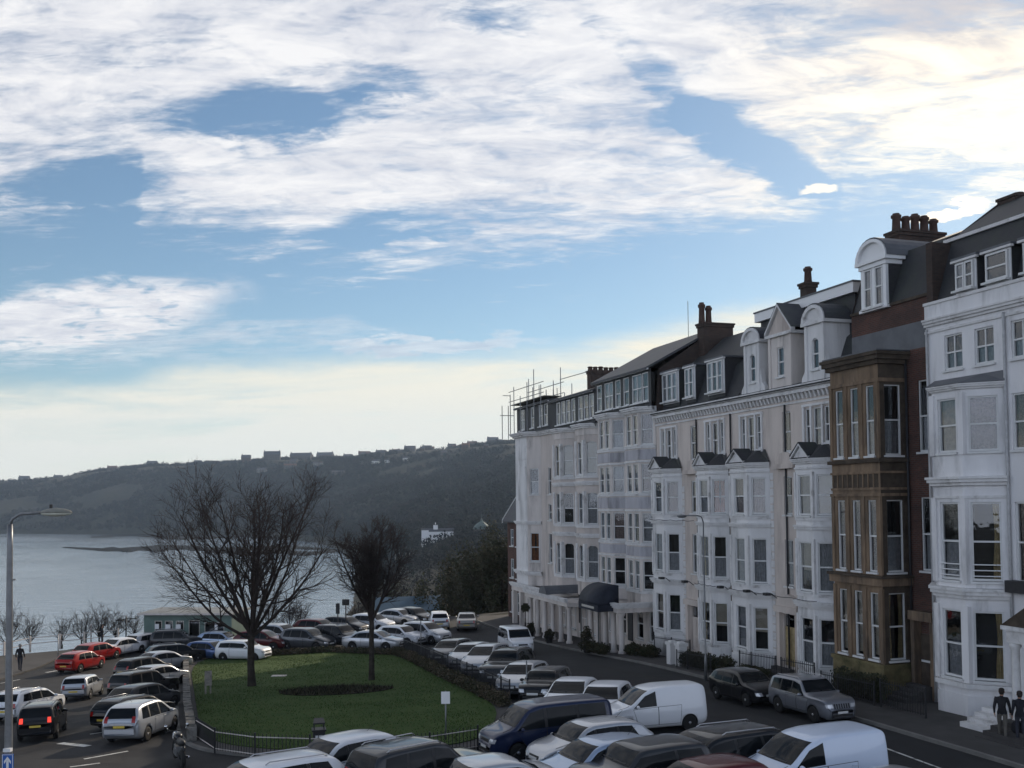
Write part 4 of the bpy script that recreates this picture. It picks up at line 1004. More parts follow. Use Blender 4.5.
def hotelP():
    u0 = 20.41; r = house('hotel_block', u0, 'hotel block of plain grey bays over the blue entrance awning', 'joined blocks of the hotel'); X = lambda u: u-u0; L = 9.4; vm = -0.85
    r['category'] = 'hotel'
    w = MB(); rows = [(2.6, 1.95), (5.75, 1.95), (9.05, 1.9), (12.2, 2.05)]
    cuts = [0.0]
    for bi, (uc, f, c) in enumerate([(22.35,2.1,0.85),(27.0,2.1,0.85)]):
        p = bay_pts(X(uc), f, c); b = MB()
        facade(r, b, p, 1.6, 14.4, rows, [[(0.5,0.86)], [(0.26,0.78),(0.74,0.78)], [(0.5,0.86)]], M['hotel_pale'])
        b.use(M['hotel_panel'])
        for (z_, h_), (z2, _) in zip(rows, rows[1:]): band(b, p, z_+h_+0.28, z2-0.3, 0.05)
        b.use(M['trim'])
        for (z_, h_) in rows: band(b, p, z_+h_+0.1, z_+h_+0.22, 0.09); band(b, p, z_-0.22, z_-0.1, 0.09)
        b.build('bay', r); cuts += [p[0][0], p[-1][0]]
    cuts.append(L)
    for i in range(0, len(cuts), 2):
        if cuts[i+1]-cuts[i] > 0.05: wall_panel(w, (cuts[i],vm), (cuts[i+1],vm), -3, 14.4, [], M['hotel'])
    xw = [X(22.35), X(27.0)]; hs = []
    for c in xw:
        for q in (-0.95, 0.95): hs.append((c+q-0.5, c+q+0.5, -0.9, 1.2)); window(r, (0,vm), (L,vm), c+q, -0.9, 1.0, 2.1, 'sash', 'frame', 'none')
    for i in range(1, len(cuts)-1, 2): wall_panel(w, (cuts[i],vm), (cuts[i+1],vm), -3, 1.6, [(h[0]-cuts[i],h[1]-cuts[i],h[2],h[3]) for h in hs if cuts[i] < h[0] < cuts[i+1]], M['hotel_pale'])
    shell(w, 0.01, L-0.01, vm, -10.5, -4, 14.4, M['dark_brick'], ridge=[(-1.1,17.2),(-5.4,20.0),(-10,16)])
    w.build('wall', r)
    t = MB().use(M['trim'])
    pts = [(0,vm)]
    for uc in (22.35, 27.0): pts += bay_pts(X(uc), 2.1, 0.85)
    pts.append((L,vm)); cornice(t, pts, 14.4, 0.34, 0.34); t.build('cornice', r)
    roof_attic(r, 0, L, -0.35, 14.75, 17.25, (-5.4, 20.1), [(X(21.3),0.9),(X(22.6),1.5),(X(24.3),0.9),(X(25.7),0.9),(X(27.3),1.5),(X(29.0),0.9)])
    # ground floor colonnade
    cpo = MB().use(M['hotel_pale']); cpo.smooth = False; cpo.box(0.1, X(26.2), -0.9, 2.0, 1.25, 1.55); cpo.use(M['trim']); cornice(cpo, [(0.1,-0.6),(0.1,2.0),(X(26.2),2.0),(X(26.2),-0.6)], 1.55, 0.35, 0.25); po = cpo.build('porch', r)
    for k in range(5):
        c = MB().use(M['hotel_pale']); c.smooth = True; zb = gW(21+k*1.2, 1.6)
        c.lathe([(0.26,zb),(0.26,zb+0.3),(0.19,zb+0.36),(0.165,1.0),(0.25,1.1),(0.25,1.246)], 14, (0.4+k*1.28, 1.65, 0)); c.build('column', po)
    dd = MB().use(M['pipe']); dd.box(X(24.4), X(25.2), vm-0.05, vm+0.05, -1.2, 1.1); dd.build('door', r)
    return r
hotel_P = hotelP()
def hotelQ():
    u0 = 29.82; r = house('hotel_block', u0, 'hotel block with tall arched windows in two canted bays above a colonnade', 'joined blocks of the hotel'); X = lambda u: u-u0; L = 9.4; vm = -0.85
    r['category'] = 'hotel'
    w = MB(); rows = [(2.7, 2.5, 0.5), (6.75, 2.4, 0.2), (10.5, 2.5, 0.25)]
    cuts = [0.0]
    for (uc, f, c) in [(31.6,1.5,0.9),(36.4,1.5,0.9)]:
        p = bay_pts(X(uc), f, c); b = MB()
        facade(r, b, p, 1.4, 14.0, rows, [[(0.5,0.9)], [(0.5,0.95)], [(0.5,0.9)]], M['hotel'])
        b.use(M['trim'])
        for z_ in (5.75, 9.7): cornice(b, p, z_, 0.32, 0.22)
        for (z_, h_, a_) in rows:
            band(b, p, z_-0.25, z_-0.1, 0.10)
            for q in p[1:3]: b.box(q[0]-0.13, q[0]+0.13, q[1]-0.14, q[1]+0.10, z_-0.1, z_+h_+0.1)
        b.use(M['hotel_pale']); band(b, p, 13.5, 14.2, 0.05); b.build('bay', r); cuts += [p[0][0], p[-1][0]]
    cuts.append(L)
    for i in range(0, len(cuts), 2):
        if cuts[i+1]-cuts[i] > 0.05:
            hs = []
            if cuts[i+1]-cuts[i] > 1.2:
                c = (cuts[i]+cuts[i+1])/2
                for (z_, h_, a_) in rows: hs.append((c-cuts[i]-0.35, c-cuts[i]+0.35, z_, z_+h_, 0.3)); window(r, (cuts[i],vm), (cuts[i+1],vm), c-cuts[i], z_, 0.7, h_)
            wall_panel(w, (cuts[i],vm), (cuts[i+1],vm), -4, 14.0, hs, M['hotel'])
    for i in range(1, len(cuts)-1, 2): wall_panel(w, (cuts[i],vm), (cuts[i+1],vm), -4, 1.4, [], M['hotel_pale'])
    shell(w, 0.01, L-0.01, vm, -10.5, -5, 14.0, M['dark_brick'], ridge=[(-1.1,16.6),(-5.4,18.2),(-10,15)])
    w.build('wall', r)
    t = MB().use(M['trim']); pts = [(0,vm)]
    for uc in (31.6, 36.4): pts += bay_pts(X(uc), 1.5, 0.9)
    pts.append((L,vm)); cornice(t, pts, 14.0, 0.36, 0.42); t.build('cornice', r)
    roof_attic(r, 0, L, -0.35, 14.38, 16.8, (-5.4, 18.4), [(X(30.5),0.9),(X(31.6),0.9),(X(32.7),0.9),(X(34.2),0.8),(X(35.3),0.9),(X(36.4),0.9),(X(37.5),0.9)], 'slate')
    cp = MB().use(M['hotel_pale']); cp.box(0.0, L, -0.9, 1.9, 0.75, 1.05); cp.use(M['trim']); cornice(cp, [(0,1.9),(L,1.9)], 1.05, 0.32, 0.25); po = cp.build('porch', r)
    for k in range(6):
        c = MB().use(M['hotel_pale']); c.smooth = True; zb = gW(u0+0.3+k*1.7, 1.6)
        c.lathe([(0.25,zb),(0.25,zb+0.3),(0.18,zb+0.36),(0.155,0.5),(0.24,0.6),(0.24,0.746)], 14, (0.35+k*1.72, 1.6, 0)); c.build('column', po)
    hs = MB().use(M['lead']); K = 10
    hs.extr([(X(34.0)+0.8*cos(pi*k/K), 2.3, 1.4+0.6*sin(pi*k/K)) for k in range(K+1)], (0,-3.0,0)); hs.build('door_hood', r)
    for q in range(4):
        xx = 1.2+q*2.2; window(r, (0,vm+0.1), (L,vm+0.1), xx, -1.6, 1.0, 2.1, 'sash', 'frame', 'none')
    chimney(r, X(38.8), -5.2, 0.8, 2.7, 15, 19.5, (0.06,0.24,0.42,0.6,0.78,0.95), tall=0.35)
    pipe(r, X(34.05), vm+0.08, -1, 13.6)
    return r
hotel_Q = hotelQ()
def hotelR():
    u0 = 39.23; r = house('hotel_block', u0, 'end hotel block with scaffolding on its roof and a blank white bay panel', 'joined blocks of the hotel'); X = lambda u: u-u0; L = 8.9; vm = -0.85
    r['category'] = 'hotel'
    w = MB(); rows = [(3.3, 2.5), (9.1, 2.3)]
    p = [(X(42.6), vm), (X(43.5), 0.15), (X(46.6), 0.15), (X(47.9), vm)]; b = MB()
    facade(r, b, p, 1.2, 14.2, rows, [[(0.5,0.85)], None, [(0.5,0.8)]], [M['hotel_pale'], M['white_blue'], M['hotel_pale']], cur={(0,0): 'rust', (1,0): 'half'})
    b.use(M['white_blue'])
    for z0_, z1_ in ((2.9,6.1),(8.6,11.6),(12.2,13.4)): b.box(X(43.75), X(46.35), 0.15, 0.19, z0_, z1_)
    b.use(M['trim']); cornice(b, p, 6.5, 0.3, 0.22); cornice(b, p, 2.1, 0.35, 0.3); cornice(b, p, 14.2, 0.4, 0.55); b.build('bay', r)
    hs = []
    for z_, h_ in rows + [(6.9, 1.4)]:
        for c in (1.3,): hs.append((c-0.4, c+0.4, z_, z_+h_)); window(r, (0,vm), (p[0][0],vm), c, z_, 0.8, h_)
    wall_panel(w, (0,vm), (p[0][0],vm), -4, 14.2, hs, M['hotel']); wall_panel(w, (p[-1][0],vm), (L,vm), -4, 14.2, [], M['hotel'])
    wall_panel(w, p[0], p[-1], -4, 1.2, [], M['hotel_pale'])
    shell(w, 0.01, L-0.01, vm, -10.5, -5, 14.2, M['dark_brick'], ridge=[(-1.1,16.6),(-5.4,17.6),(-10,15)])
    w.build('wall', r)
    t = MB().use(M['trim']); cornice(t, [(0,vm),(p[0][0],vm)], 14.2, 0.38, 0.45); t.build('cornice', r)
    roof_attic(r, 0, L, -0.35, 14.6, 17.0, (-5.4, 17.8), [(1.2,0.9),(2.5,0.9),(4.6,0.9),(7.4,1.3)], 'slate')
    cp = MB().use(M['hotel_pale']); cp.box(0.0, L-0.6, -0.9, 0.35, 0.55, 0.95); cp.use(M['trim']); cornice(cp, [(0,0.35),(L-0.6,0.35)], 0.95, 0.34, 0.25)
    for k in range(5):
        zb = gW(u0+0.5+k*1.9, 1.0); cp.use(M['hotel_pale']); cp.box(0.25+k*1.95-0.2, 0.25+k*1.95+0.2, -0.05, 0.33, zb-0.2, 0.546)
    cp.build('porch', r)
    for q in range(4): window(r, (0,vm+0.06), (L,vm+0.06), 1.3+q*2.1, -1.9, 0.9, 2.1, 'sash', 'frame', 'none')
    return r
hotel_R = hotelR()
# awning at the hotel entrance
aw = MB().use(mat('awning_navy', (0.018,0.021,0.032), 0.7, 0.2, 2.0, 0.3)); K = 12
u_a0, u_a1 = 21.3, 24.6
pts = [(0, 1.6+1.5*sin(pi/2*k/K), 1.72+1.25*cos(pi/2*k/K)) for k in range(K+1)]
aw.smooth = True
aw.extr([(0,1.6,1.72)] + pts, (u_a1-u_a0, 0, 0)); aw.smooth = False; aw.box(0, u_a1-u_a0, 3.08, 3.11, 1.3, 1.73); aw.box(0,0.03,1.6,3.1,1.3,1.73); aw.box(u_a1-u_a0-0.03,u_a1-u_a0,1.6,3.1,1.3,1.73)
aw.use(M['frame_dull']); aw.box(0.6, u_a1-u_a0-0.6, 3.112, 3.122, 1.45, 1.6)
awo = aw.build('awning'); awo.location = W(u_a0, 0, 0); awo.rotation_euler = (0,0,FROT); tag(awo, 'dark navy quarter round awning over the hotel entrance', 'awning')
ap = MB().use(M['iron'])
for xx in (0.15, u_a1-u_a0-0.15): ap.tube([(xx, 3.0, gW(u_a0+xx, 3.0)+0.15), (xx, 3.0, 1.4)], 0.04, 8)
ap.build('awning_pole', awo)
# small red brick house at the end
def end_house():
    u0 = 48.3; r = house('brick_house', u0, 'small red brick house with a white bargeboard at the far end of the terrace', None); X = lambda u: u-u0
    w = MB(); rows = [(-1.9,1.9),(1.3,1.8),(4.3,1.6)]
    hs = [(0.9,1.9,z,z+h) for z, h in rows]+[(2.6,3.6,z,z+h) for z, h in rows]
    for z, h in rows:
        for c in (1.4, 3.1): window(r, (0,-1.0), (4.4,-1.0), c, z, 1.0, h, 'sash', 'frame', 'net')
    wall_panel(w, (0,-1.0), (4.4,-1.0), -5, 7.0, hs, M['red_brick']); shell(w, 0.01, 4.4, -1.0, -8.5, -6, 7.0, M['red_brick'], ridge=[(-4.0,11.6)])
    w.build('wall', r); rf = MB().use(M['slate_grey']); prof_roof(rf, 0, 4.7, [(-0.6,6.7),(-4.0,11.9),(-8.9,6.7)]); rf.build('roof', r)
    bg_ = MB().use(M['white_paint'])
    for sg in (0, 1):
        a, b = ((4.72,-0.58,6.45),(4.72,-4.0,11.75)) if not sg else ((4.72,-4.0,11.75),(4.72,-8.9,6.45)); bg_.extr([a, b, (b[0],b[1],b[2]+0.35), (a[0],a[1],a[2]+0.35)], (0.06,0,0))
    bg_.build('bargeboard', r)
end_house()
# ---------------------------------------------------------------- vehicles
def pchip(pts):
    xs = [p[0] for p in pts]; ys = [p[1] for p in pts]; n = len(xs)
    h = [xs[i+1]-xs[i] for i in range(n-1)]; d = [(ys[i+1]-ys[i])/h[i] for i in range(n-1)]; m = [d[0]]+[0]*(n-2)+[d[-1]]
    for i in range(1, n-1):
        if d[i-1]*d[i] > 0: w1_, w2_ = 2*h[i]+h[i-1], h[i]+2*h[i-1]; m[i] = (w1_+w2_)/(w1_/d[i-1]+w2_/d[i])
    def f(x):
        if x <= xs[0]: return ys[0]
        if x >= xs[-1]: return ys[-1]
        i = max(j for j in range(n-1) if xs[j] <= x); t = (x-xs[i])/h[i]
        return ys[i]*(1+2*t)*(1-t)**2 + m[i]*h[i]*t*(1-t)**2 + ys[i+1]*t*t*(3-2*t) + m[i+1]*h[i]*t*t*(t-1)
    return f
# profile: top line (x, z) front at +x; belt line; windscreen and rear glass spans; side windows as (xb0, xb1, xt0, xt1)
CARS = {
 'hatch': dict(L=4.1, W=1.76, top=[(-2.05,0.78),(-2.0,0.98),(-1.86,1.10),(-1.45,1.40),(-0.7,1.475),(0.1,1.465),(0.42,1.40),(1.02,1.03),(1.15,0.985),(1.75,0.83),(1.98,0.68),(2.05,0.52)],
    belt=[(-2.05,0.95),(0,0.90),(1.2,0.86)], wb=(-1.25,1.27), ws=(1.03,1.41), rw=(1.06,1.38), side=[(-1.42,-0.72,-1.18,-0.66),(-0.64,0.14,-0.6,0.16),(0.22,1.0,0.24,0.48)], rh=0.31),
 'mini': dict(L=3.75, W=1.7, top=[(-1.87,0.74),(-1.82,0.95),(-1.74,1.15),(-1.58,1.36),(-1.0,1.42),(0.1,1.405),(0.35,1.37),(0.78,1.04),(0.9,0.98),(1.6,0.89),(1.8,0.74),(1.87,0.5)],
    belt=[(-1.87,0.95),(0,0.93),(1.2,0.9)], wb=(-1.17,1.2), ws=(1.05,1.36), rw=(1.04,1.33), side=[(-1.55,-0.72,-1.42,-0.68),(-0.62,0.76,-0.6,0.40)], rh=0.3),
 'saloon': dict(L=4.6, W=1.8, top=[(-2.3,0.72),(-2.26,0.93),(-2.0,1.03),(-1.62,1.07),(-0.95,1.38),(-0.5,1.435),(0.15,1.43),(0.48,1.37),(1.2,1.0),(1.35,0.96),(2.0,0.82),(2.24,0.68),(2.3,0.52)],
    belt=[(-2.3,0.93),(0,0.90),(1.2,0.86)], wb=(-1.36,1.36), ws=(1.0,1.38), rw=(1.08,1.38), side=[(-1.50,-1.12,-1.06,-0.98),(-1.0,-0.22,-0.84,-0.2),(-0.12,1.08,-0.1,0.52)], rh=0.32),
 'mpv': dict(L=4.35, W=1.8, top=[(-2.17,0.8),(-2.12,1.02),(-2.02,1.18),(-1.78,1.5),(-1.2,1.62),(-0.2,1.63),(0.25,1.58),(1.12,1.12),(1.25,1.07),(1.85,0.88),(2.1,0.7),(2.17,0.52)],
    belt=[(-2.17,1.0),(0,0.96),(1.2,0.93)], wb=(-1.3,1.36), ws=(1.13,1.56), rw=(1.1,1.5), side=[(-1.72,-1.1,-1.55,-1.02),(-1.0,-0.12,-0.92,-0.1),(-0.02,1.02,0.0,0.36)], rh=0.32),
 'suv': dict(L=4.55, W=1.86, top=[(-2.27,0.85),(-2.24,1.06),(-2.18,1.25),(-1.98,1.62),(-1.4,1.72),(-0.2,1.73),(0.2,1.69),(0.78,1.22),(0.92,1.15),(1.9,1.06),(2.18,0.92),(2.27,0.62)],
    belt=[(-2.27,1.08),(0,1.06),(1.2,1.02)], wb=(-1.33,1.38), ws=(1.22,1.67), rw=(1.2,1.62), side=[(-1.92,-1.2,-1.78,-1.12),(-1.1,-0.3,-1.03,-0.28),(-0.2,0.74,-0.18,0.32)], rh=0.37, zb=0.3),
 'estate': dict(L=4.65, W=1.8, top=[(-2.32,0.75),(-2.28,0.98),(-2.2,1.1),(-1.85,1.40),(-1.3,1.475),(0.1,1.46),(0.45,1.40),(1.15,1.01),(1.3,0.97),(2.0,0.83),(2.26,0.68),(2.32,0.52)],
    belt=[(-2.32,0.97),(0,0.92),(1.2,0.88)], wb=(-1.38,1.38), ws=(1.02,1.40), rw=(1.05,1.38), side=[(-1.86,-1.16,-1.66,-1.1),(-1.06,-0.26,-1.0,-0.24),(-0.16,1.06,-0.14,0.52)], rh=0.32),
 'van': dict(L=4.45, W=1.82, top=[(-2.22,0.9),(-2.2,1.4),(-2.12,1.78),(-1.9,1.85),(-0.4,1.86),(0.22,1.80),(0.52,1.70),(1.25,1.17),(1.4,1.1),(1.95,0.95),(2.18,0.75),(2.22,0.55)],
    belt=[(-2.22,1.12),(0,1.08),(1.3,1.03)], wb=(-1.35,1.40), ws=(1.18,1.72), rw=(1.2,1.62), side=[(0.12,1.16,0.14,0.62)], rh=0.32),
 'minibus': dict(L=4.95, W=1.92, top=[(-2.47,0.9),(-2.45,1.4),(-2.36,1.84),(-2.1,1.93),(-0.4,1.95),(0.6,1.92),(0.95,1.82),(1.62,1.22),(1.75,1.15),(2.25,0.98),(2.43,0.8),(2.47,0.55)],
    belt=[(-2.47,1.16),(0,1.12),(1.3,1.08)], wb=(-1.5,1.5), ws=(1.24,1.8), rw=(1.24,1.7), side=[(-2.15,-1.0,-2.1,-0.98),(-0.9,0.3,-0.88,0.32),(0.42,1.52,0.44,0.98)], rh=0.34),
}
PAINT = {}
def paint(c):
    if c not in PAINT:
        cols = {'white': (0.74,0.75,0.77), 'silver': (0.46,0.475,0.50), 'pale_blue': (0.33,0.41,0.54), 'black': (0.010,0.010,0.012), 'navy': (0.012,0.020,0.055), 'midgrey': (0.20,0.21,0.235), 'grey': (0.075,0.08,0.088), 'red': (0.36,0.016,0.014), 'maroon': (0.085,0.012,0.014), 'blue': (0.045,0.09,0.22), 'champagne': (0.38,0.36,0.33), 'dark_grey': (0.03,0.032,0.036), 'sky_white': (0.56,0.63,0.75)}
        m, b = new_mat('car_paint_'+c); E.nt = m.node_tree; t = E.nt.nodes.new('ShaderNodeTexCoord')
        n = noise(t.outputs['Object'], 2.2, 6, 0.65); sp = E.nt.nodes.new('ShaderNodeSeparateXYZ'); E.nt.links.new(t.outputs['Object'], sp.inputs[0])
        col = cols[c]; dirt = clamp01(sstep(E(sp.outputs[2]), 0.6, 0.2)*0.3 + sstep(n, 0.5, 0.8)*0.05)
        E.nt.links.new(mixc(dirt, col, (0.04,0.038,0.036)), b.inputs['Base Color'])
        met = c in ('silver','midgrey','grey','pale_blue','champagne','blue')
        b.inputs['Metallic'].default_value = 0.5 if met else 0.0; b.inputs['Roughness'].default_value = 0.30
        b.inputs['Specular IOR Level'].default_value = 0.2 if met else 0.1; b.inputs['Coat Weight'].default_value = 0.65; b.inputs['Coat Roughness'].default_value = 0.03
        PAINT[c] = m
    return PAINT[c]
PSLOT = paint('silver')
def wheel_meshes(R):
    t = MB().use(M['rubber']); t.smooth = True; w_ = 0.2
    Mx = Matrix.Rotation(pi/2, 4, 'X')
    t.lathe([(R*0.66,-w_/2),(R*0.93,-w_/2),(R,-w_*0.3),(R,w_*0.3),(R*0.93,w_/2),(R*0.66,w_/2)], 26, M=Mx)
    r = MB().use(M['alloy']); r.smooth = False
    for k in range(5):
        a = 2*pi*k/5; Rk = Matrix.Rotation(a, 4, 'Y')
        for y in (-0.085, 0.085):
            r.hexa([(-0.028,y-0.012,0.02),(0.028,y-0.012,0.02),(0.028,y+0.012,0.02),(-0.028,y+0.012,0.02),(-0.045,y-0.012,R*0.64),(0.045,y-0.012,R*0.64),(0.045,y+0.012,R*0.64),(-0.045,y+0.012,R*0.64)], Rk)
    r.smooth = True
    for y in (-0.085, 0.085):
        r.lathe([(R*0.57,y-0.014),(R*0.69,y-0.014),(R*0.69,y+0.014),(R*0.57,y+0.014)], 22, M=Mx); r.lathe([(0.0,y-0.02),(0.06,y-0.02),(0.06,y+0.02),(0.0,y+0.02)], 12, M=Mx)
    r.use(M['blackp']); r.lathe([(0.0,-0.03),(R*0.6,-0.03),(R*0.6,0.03),(0.0,0.03)], 20, M=Mx)
    return t.mesh('wheel'), r.mesh('rim')
def make_car(kind):
    S = CARS[kind]; L, Wd = S['L'], S['W']; hw = Wd/2; R = S['rh']; zb = S.get('zb', 0.21)
    top = pchip(S['top']); belt = pchip(S['belt'])
    plan = pchip([(-L/2,0.80),(-L/2+0.08,0.90),(-L/2+0.4,0.97),(-L/4,1),(L/4,1),(L/2-0.55,0.955),(L/2-0.22,0.87),(L/2-0.05,0.72),(L/2,0.60)])
    low = pchip([(-L/2,0.40),(-L/2+0.1,0.30),(-L/2+0.5,zb),(L/2-0.5,zb),(L/2-0.1,0.24),(L/2,0.33)])
    b = MB().use(PSLOT); b.smooth = True; NX = 56; Gd = []
    boxy = 0.16 if kind in ('van', 'minibus') else (0.26 if kind == 'suv' else 0.33)
    for i in range(NX):
        t = i/(NX-1); x = -L/2 + L*(0.5-0.5*cos(pi*t))*0.55 + L*t*0.45
        zt, z0 = top(x), low(x); y0 = hw*plan(x); zbl = min(belt(x), zt-0.06)
        wr = 0.965*y0 - max(0, zt-0.09-zbl)*boxy
        rr = min(0.10, (zt-zbl)*0.6)
        sec = [(0.0,z0),(y0*0.86,z0),(y0*0.955,z0+0.05),(y0*0.985,lerp(z0,zbl,0.28)),(y0,lerp(z0,zbl,0.55)),(y0*0.995,lerp(z0,zbl,0.78)),(y0*0.965,zbl),(lerp(y0*0.965,wr,0.5)+0.008,lerp(zbl,zt-rr,0.5)),(wr,zt-rr),(wr-rr*0.28,zt-rr*0.42),(wr-rr*0.9,zt-rr*0.08),(wr*0.55,zt+0.012),(0.0,zt+0.02)]
        Gd.append([(x, y, z) for y, z in sec] + [(x, -y, z) for y, z in reversed(sec[1:-1])])
    for row in Gd: row.append(row[0])
    # closed loft
    n0 = len(b.v); m = len(Gd[0])-1
    for row in Gd: b.v.extend(row[:-1])
    for i in range(NX-1):
        for j in range(m): k = (j+1) % m; b.face((n0+i*m+j, n0+i*m+k, n0+(i+1)*m+k, n0+(i+1)*m+j))
    b.face(range(n0, n0+m)); b.face(reversed(range(n0+(NX-1)*m, n0+NX*m)))
    body = b.build('body'); bpy.context.view_layer.update()
    bvh = BVHTree.FromPolygons([tuple(v) for v in b.v], [list(f) for f in b.f])
    # wheel arches cut out of the shell
    cm = MB().use(M['blackp']); cm.smooth = True
    for wx in S['wb']:
        cm.lathe([(R+0.055,-hw-0.2),(R+0.055,hw+0.2)], 30, M=Matrix.Translation((wx,0,R)) @ Matrix.Rotation(pi/2,4,'X'))
    cut = cm.build('cutter'); md = body.modifiers.new('b', 'BOOLEAN'); md.operation = 'DIFFERENCE'; md.object = cut; md.solver = 'EXACT'
    try: md.material_mode = 'TRANSFER'
    except Exception: pass
    dg = bpy.context.evaluated_depsgraph_get(); nm = bpy.data.meshes.new_from_object(body.evaluated_get(dg)); nm.name = 'body'
    bpy.data.objects.remove(body); bpy.data.objects.remove(cut)
    root = empty('parked_car')
    body = bpy.data.objects.new('body', nm); COL.objects.link(body); body.parent = root
    def sidey(x, z, sg): 
        h = bvh.ray_cast(Vector((x, sg*3, z)), Vector((0,-sg,0))); return h[0].y if h[0] else sg*hw*0.9
    def frontx(y, z, sg):
        h = bvh.ray_cast(Vector((sg*5, y, z)), Vector((-sg,0,0))); return h[0].x if h[0] else sg*L/2
    def side_patch(mb, c, sg, off, n=8):     # c = 4 corners (x,z): bottom rear, bottom front, top front, top rear
        Gd = []
        for j in range(n+1):
            row = []
            for i in range(n+1):
                s, t = i/n, j/n
                x = lerp(lerp(c[0][0],c[1][0],s), lerp(c[3][0],c[2][0],s), t); z = lerp(lerp(c[0][1],c[1][1],s), lerp(c[3][1],c[2][1],s), t)
                row.append((x, sidey(x,z,sg)+sg*off, z))
            Gd.append(row if sg > 0 else row[::-1])
        mb.grid(Gd)
    def end_patch(mb, y0, y1, z0, z1, sg, off, y0t=None, y1t=None, n=10):
        Gd = []
        for j in range(n+1):
            t = j/n; z = lerp(z0, z1, t); ya = lerp(y0, y0 if y0t is None else y0t, t); yb = lerp(y1, y1 if y1t is None else y1t, t); row = []
            for i in range(n+1):
                y = lerp(ya, yb, i/n); row.append((frontx(y,z,sg)+sg*off, y, z+off*0.6))
            Gd.append(row if sg < 0 else row[::-1])
        mb.grid(Gd)
    def part(name, m_, fn, parent=root):
        q = MB().use(m_); q.smooth = True; fn(q); return q.build(name, parent)
    ws, rw = S['ws'], S['rw']; wtop = hw*0.965 - max(0, ws[1]-belt(0.3))*boxy - 0.07
    part('windscreen', M['carglass'], lambda q: end_patch(q, -hw*0.84, hw*0.84, ws[0], ws[1], 1, 0.007, -wtop, wtop))
    for s_ in (-1, 1): part('bonnet_seam', M['blackp'], lambda q: q.tube([(x_, s_*hw*plan(x_)*0.80, top(x_)+0.012-(0.05 if x_ > L/2-0.3 else 0.0)) for x_ in (L/2-0.25, L/2-0.5, L/2-0.75, S['wb'][1]-0.1)], 0.007, 4))
    for y_ in (-0.55, 0.05): part('wiper', M['blackp'], lambda q: end_patch(q, y_, y_+0.5, ws[0]+0.02, ws[0]+0.045, 1, 0.016, n=4))
    if kind not in ('van',):
        part('rear_window', M['carglass'], lambda q: end_patch(q, -hw*0.78, hw*0.78, rw[0], rw[1], -1, 0.007, -wtop*0.93, wtop*0.93))
    else:
        for s_ in (-1, 1): part('rear_window', M['carglass'], lambda q: end_patch(q, s_*0.10, s_*0.66, rw[0], rw[1], -1, 0.007))
    for sg in (-1, 1):
        for si, (a, b_, c, d) in enumerate(S['side']):
            cc = [(a, belt(a)+0.03), (b_, belt(b_)+0.03), (d, top(d)-0.115), (c, top(c)-0.115)]
            part('side_window', M['carglass'], lambda q: side_patch(q, cc, sg, 0.006))
        # doors: dark shut line under a slightly proud panel
        spans = [(-0.66,0.18),(0.18,1.08)] if kind in ('hatch','saloon','mpv','suv','estate') else [(S['side'][-1][0]-0.06, S['side'][-1][1]+0.02)]
        if kind in ('van','minibus'): spans.append((-1.0, spans[0][0]-0.0))
        for (x0, x1) in spans:
            x1b = min(x1, S['wb'][1]-R-0.10); x0b = max(x0, S['wb'][0]+R+0.10)
            zz0 = zb+0.13
            def fn(q):
                q.use(M['blackp']); side_patch(q, [(x0b,zz0),(x1b,zz0),(x1,belt(x1)-0.005),(x0,belt(x0)-0.005)], sg, 0.003)
                q.use(PSLOT); e = 0.016; side_patch(q, [(x0b+e,zz0+e),(x1b-e,zz0+e),(x1-e,belt(x1)-0.02),(x0+e,belt(x0)-0.02)], sg, 0.006)
            q = MB(); q.smooth = True; fn(q); dr = q.build('door', root)
            h = MB().use(PSLOT); hx = x0+0.13; hz = belt(hx)-0.10; hy = sidey(hx, hz, sg); h.box(hx-0.09, hx+0.09, hy-0.004, hy+sg*0.035 if sg > 0 else hy+0.004, hz-0.016, hz+0.016) if sg > 0 else h.box(hx-0.09, hx+0.09, hy-0.035, hy+0.004, hz-0.016, hz+0.016)
            h.build('handle', dr)
        if kind in ('hatch','saloon','mpv','suv','estate','mini','minibus'):
            for (a1,b1,c1,d1),(a2,b2,c2,d2) in zip(S['side'], S['side'][1:]): part('pillar_trim', M['blackp'], lambda q: side_patch(q, [(b1+0.002,belt(b1)+0.03),(a2-0.002,belt(a2)+0.03),(c2-0.002,top(c2)-0.12),(d1+0.002,top(d1)-0.12)], sg, 0.004, 4))
        mx = MB().use(PSLOT); mx.smooth = True; xx = S['side'][-1][1]-0.16; yy_ = abs(sidey(xx, belt(xx)+0.05, sg))
        mx.lathe([(0.0,-0.11),(0.05,-0.095),(0.075,-0.03),(0.078,0.03),(0.05,0.09),(0.0,0.105)], 10, M=Matrix.Translation((xx, sg*(yy_+0.11), belt(xx)+0.08)) @ Matrix.Rotation(pi/2, 4, 'X') @ Matrix.Diagonal((0.8,0.95,1,1)))
        mx.use(M['blackp']); mx.smooth = False; mx.box(xx-0.02, xx+0.03, min(sg*(yy_-0.02), sg*(yy_+0.06)), max(sg*(yy_-0.02), sg*(yy_+0.06)), belt(xx)+0.02, belt(xx)+0.06); mx.build('mirror', root)
        zf = top(L/2-0.2); hz0, hz1 = (zf-0.26, zf-0.08)
        part('headlight', M['lampw'], lambda q: end_patch(q, sg*hw*0.46, sg*hw*0.80, hz0, hz1-0.03, 1, 0.008, sg*hw*0.50, sg*hw*0.83, 6) if sg > 0 else end_patch(q, -hw*0.80, -hw*0.46, hz0, hz1-0.03, 1, 0.008, -hw*0.83, -hw*0.50, 6))
        tz0, tz1 = (0.85, 1.35) if kind in ('van','minibus','suv','mpv','mini') else (0.74, 0.95)
        if kind in ('suv', 'mpv'): tz0, tz1 = 0.92, 1.18
